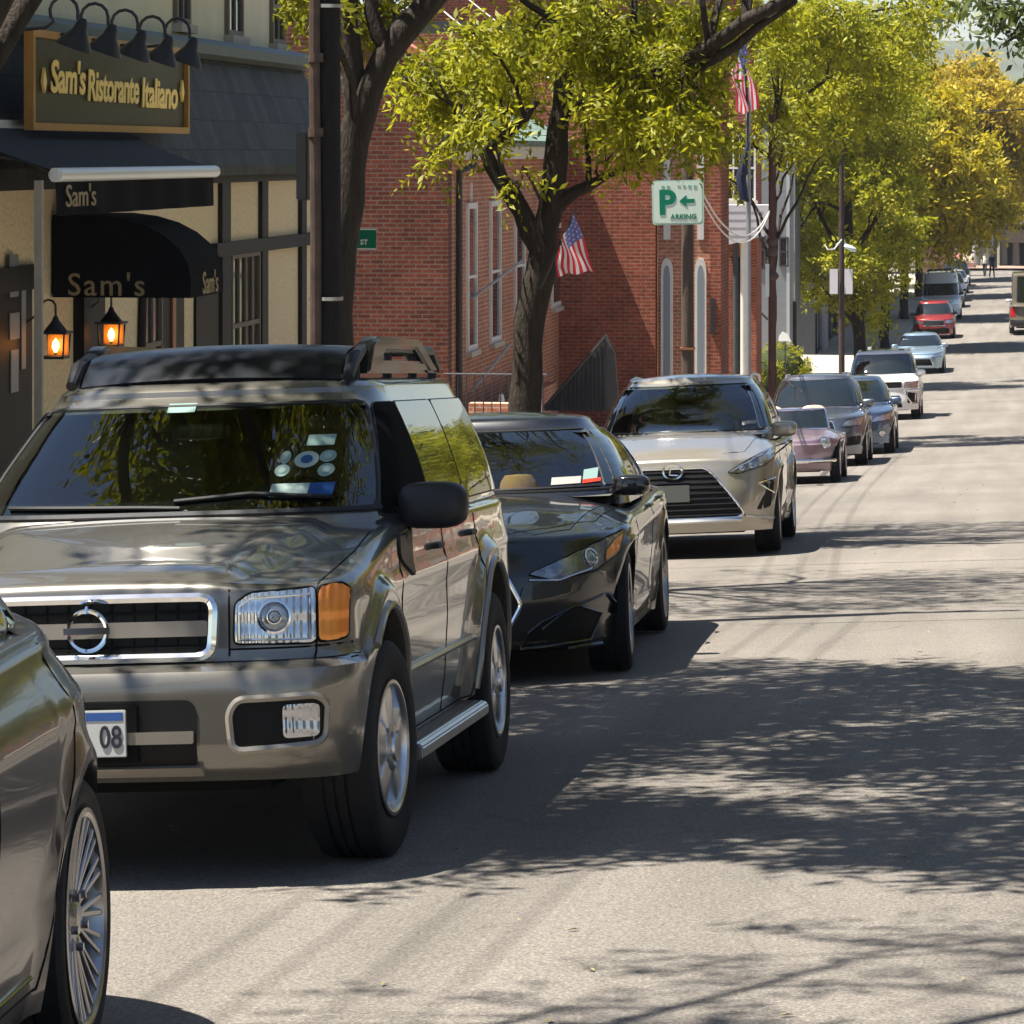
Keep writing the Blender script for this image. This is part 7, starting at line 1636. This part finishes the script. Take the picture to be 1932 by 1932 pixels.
    m = MB(); m.tube([wp(1588,452,d-0.1), wp(1574,470,d-0.3), wp(1562,471,d-0.3), wp(1556,462,d-0.2)], 0.022, 6); m.build('loose_cable', MATS['trim_pale'], t, smooth=True)
    # hydrant
    d = 141; c = wp(1520, 640, d); zb = gz(KERB, c.y)+0.15; t = thing('fire_hydrant', 'fire hydrant with pale bonnet and orange base on the far pavement', 'hydrant', (c.x,c.y,zb))
    M = Matrix.Translation((c.x,c.y,zb)); k = (wp(0,621,d).z-zb)/0.95
    m = MB(); m.lathe([(0.20,0),(0.20,0.04*k),(0.14,0.06*k),(0.14,0.5*k),(0.19,0.52*k),(0.19,0.56*k)], 14, M); m.build('barrel', mat('hydrant_orange', (0.55,0.25,0.06), 0.5), t, smooth=True)
    m = MB(); m.lathe([(0.18,0.565*k),(0.18,0.60*k),(0.16,0.75*k),(0.10,0.86*k),(0.05,0.90*k),(0.05,0.95*k),(0,0.95*k)], 14, M); m.tube([(c.x-0.28,c.y,zb+0.68*k),(c.x+0.28,c.y,zb+0.68*k)], 0.07, 10); m.build('bonnet', mat('hydrant_white', (0.6,0.62,0.62), 0.45), t, smooth=True)
    # lawn sign by the bush
    c = on_y(1481, 634, 106); t = thing('yard_sign', 'small white pointed yard sign above the bush', 'sign', (c.x,c.y,zr(106)))
    m = MB(); m.prism([(c.x-0.20,c.z-0.16),(c.x+0.06,c.z-0.15),(c.x+0.20,c.z-0.18),(c.x+0.08,c.z+0.06),(c.x-0.08,c.z+0.14),(c.x-0.18,c.z)], 'y', 106, 106.03); m.build('panel', wt, t)
    m = MB(); m.tube([(c.x,106.04,zr(106)-0.1),(c.x,106.04,c.z)], 0.02, 6); m.build('stake', dm, t)
    # distant mail/meter boxes and bollards on the shady pavement
    for px, py0, py1, dd, lb in ((1672,567,584,150,'white box on the shaded pavement beyond the big tree'),(1640,655,690,120,'low white marker post by the kerb behind the white four-wheel-drive')):
        a, b = wp(px-3,py1,dd), wp(px+4,py0,dd); t = thing('marker_post', lb, 'post', (a.x,a.y,gz(KERB,a.y))); m = MB(); m.box((a.x,a.y,a.z),(b.x,a.y+0.12,b.z)); m.tube([((a.x+b.x)/2,a.y+0.06,gz(KERB,a.y)),((a.x+b.x)/2,a.y+0.06,a.z)], 0.04, 6); m.build('marker', wt, t)
    # traffic light at the far end
    c = wp(1892, 382, 225); t = thing('traffic_light', 'green traffic light hanging in the leaves above the tan van', 'traffic light', c)
    m = MB(); m.box((c.x-0.16,c.y,c.z-0.5),(c.x+0.16,c.y+0.25,c.z+0.5)); m.build('housing', mat('signal_green', (0.03,0.09,0.06), 0.5), t, bevel=0.03)
    m = MB(); m.lathe([(0.11,0),(0.11,0.02),(0,0.03)], 12, Matrix.Translation((c.x,c.y-0.002,c.z+0.15)) @ Matrix.Rotation(math.pi/2,4,'X')); m.build('signal_lens', mat('signal_lit', (0.2,0.8,0.6), 0.4, emit=(0.25,0.9,0.7), estr=1.2), t)
    # wires
    def wire(label, a, b, sag, r=0.009, mt=None, grp='overhead wires'):
        a, b = Vector(a), Vector(b); n = 24; pts = [a.lerp(b, i/n)-Vector((0,0,4*sag*(i/n)*(1-i/n))) for i in range(n+1)]
        m = MB(); m.tube(pts, r, 5); o = m.build('overhead_wire', mt or MATS['rubber_black'], smooth=True); tag(o, label, 'wire', grp)
    pz = 7.66; P1 = Vector(wp(615,0,23.6)); 
    for k in range(4): wire('one of the four overhead wires running from the near utility pole towards the camera', (P1.x-0.95+0.28*k,P1.y,pz+0.1), (-6.3+0.28*k,-30,10.2), 0.7, 0.007)
    for k in range(3): wire('one of the three overhead wires running down the street from the near utility pole', (P1.x-0.95+0.3*k,P1.y,pz+0.1), (-6.0+0.3*k,72,4.6), 1.0, 0.007)
    pw = mat('wire_pale', (0.45,0.43,0.40), 0.6)
    a, b = wp(1320,352,52.6), wp(1452,398,72.0)
    wire('upper of two pale cables sagging from the parking sign to the reddish pole', a, b, 0.62, 0.016, pw, None); wire('lower of two pale cables sagging from the parking sign to the reddish pole', a-Vector((0,0,.12)), b-Vector((0,0,.05)), 0.66, 0.014, pw, None)
    wire('pale service wire crossing in front of the church roof, lower one', wp(838,22,38), wp(1088,165,36), 0.10, 0.010, pw, None)
    wire('pale service wire crossing in front of the church roof, upper one', wp(850,-30,38), wp(1100,150,36), 0.05, 0.008, pw, None)
    wire('dark cable crossing the far trees at the right edge', wp(1700,205,160), wp(1990,204,150), 0.1, 0.02, None, None)
    wire('second dark cable crossing the far trees at the right edge', wp(1690,215,160), wp(1990,196,150), 0.2, 0.02, None, None)
def build_right_side():
    """the opposite pavement: outside the frame, but it shows in glass and paint"""
    wl = mat('render_dark_right', (0.09,0.075,0.05), 0.8, var=0.1); b3 = MATS['brick_red']  # unseen facade, darkened to deepen the reflections in the car paint
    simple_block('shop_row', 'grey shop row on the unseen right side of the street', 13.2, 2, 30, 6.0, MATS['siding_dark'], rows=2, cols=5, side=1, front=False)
    simple_block('brown_shop_row', 'dark brown shop row on the unseen right side of the street', 13.2, 32, 64, 4.0, wl, rows=2, cols=5, side=1, front=False)
    simple_block('far_brick_row', 'long brick row farther up the unseen right side', 13.2, 68, 120, 4.0, b3, rows=2, cols=7, side=1, front=False)
build_ground(); build_restaurant(); build_church(); build_far_left(); build_far_end(); build_people(); build_furniture(); build_right_side(); build_bush()
build_suv(); build_near_sedan(); build_black_sedan(); build_beige_suv(); build_others(); build_trees()
HAZE = True
def world_setup():
    w = bpy.data.worlds.new("World"); scene.world = w; w.use_nodes = True; nt = w.node_tree
    bg = nt.nodes['Background']; sk = nt.nodes.new('ShaderNodeTexSky'); sk.sky_type = 'NISHITA'; sk.sun_disc = False
    sd = Vector((-0.40, -0.10, 1.0)).normalized()     # towards the sun
    el = math.asin(sd.z); az = math.atan2(sd.x, sd.y)
    sk.sun_elevation = el; sk.sun_rotation = az; sk.air_density = 1.0; sk.dust_density = 0.6; sk.ozone_density = 1.4
    nt.links.new(sk.outputs[0], bg.inputs[0]); bg.inputs[1].default_value = 0.05
    l = bpy.data.lights.new('sun', 'SUN'); l.energy = 5.0; l.angle = R(0.53); l.color = (1.0, 0.95, 0.87)
    o = bpy.data.objects.new('sun', l); COL.objects.link(o); o.rotation_euler = sd.to_track_quat('Z', 'Y').to_euler(); o.location = (-20, -5, 40)
    scene.view_settings.view_transform = 'Standard'; scene.view_settings.look = 'None'; scene.view_settings.exposure = 1.56
world_setup()
def build_haze():
    m = bpy.data.materials.new('haze_air'); m.use_nodes = True; nt = m.node_tree; nt.nodes.clear()
    out = nt.nodes.new('ShaderNodeOutputMaterial'); v = nt.nodes.new('ShaderNodeVolumePrincipled'); v.inputs['Color'].default_value = (0.80,0.88,1.0,1); v.inputs['Density'].default_value = 0.00013; v.inputs['Anisotropy'].default_value = 0.3
    nt.links.new(v.outputs[0], out.inputs['Volume']); b = MB(); b.box((-4100,-110,-12),(4100,4100,90)); o = b.build('haze', m); o['kind'] = 'stuff'
if HAZE: build_haze()
cd_ = bpy.data.cameras.new('camera'); cam = bpy.data.objects.new('camera', cd_); COL.objects.link(cam)
cam.location = (0, 0, EYE); cam.rotation_euler = (R(90), 0, TH); cd_.sensor_width = 36; cd_.lens = 36*F/1932; cd_.shift_y = -(966-HZ)/1932; cd_.clip_end = 6000; cd_.clip_start = 0.1
scene.camera = cam
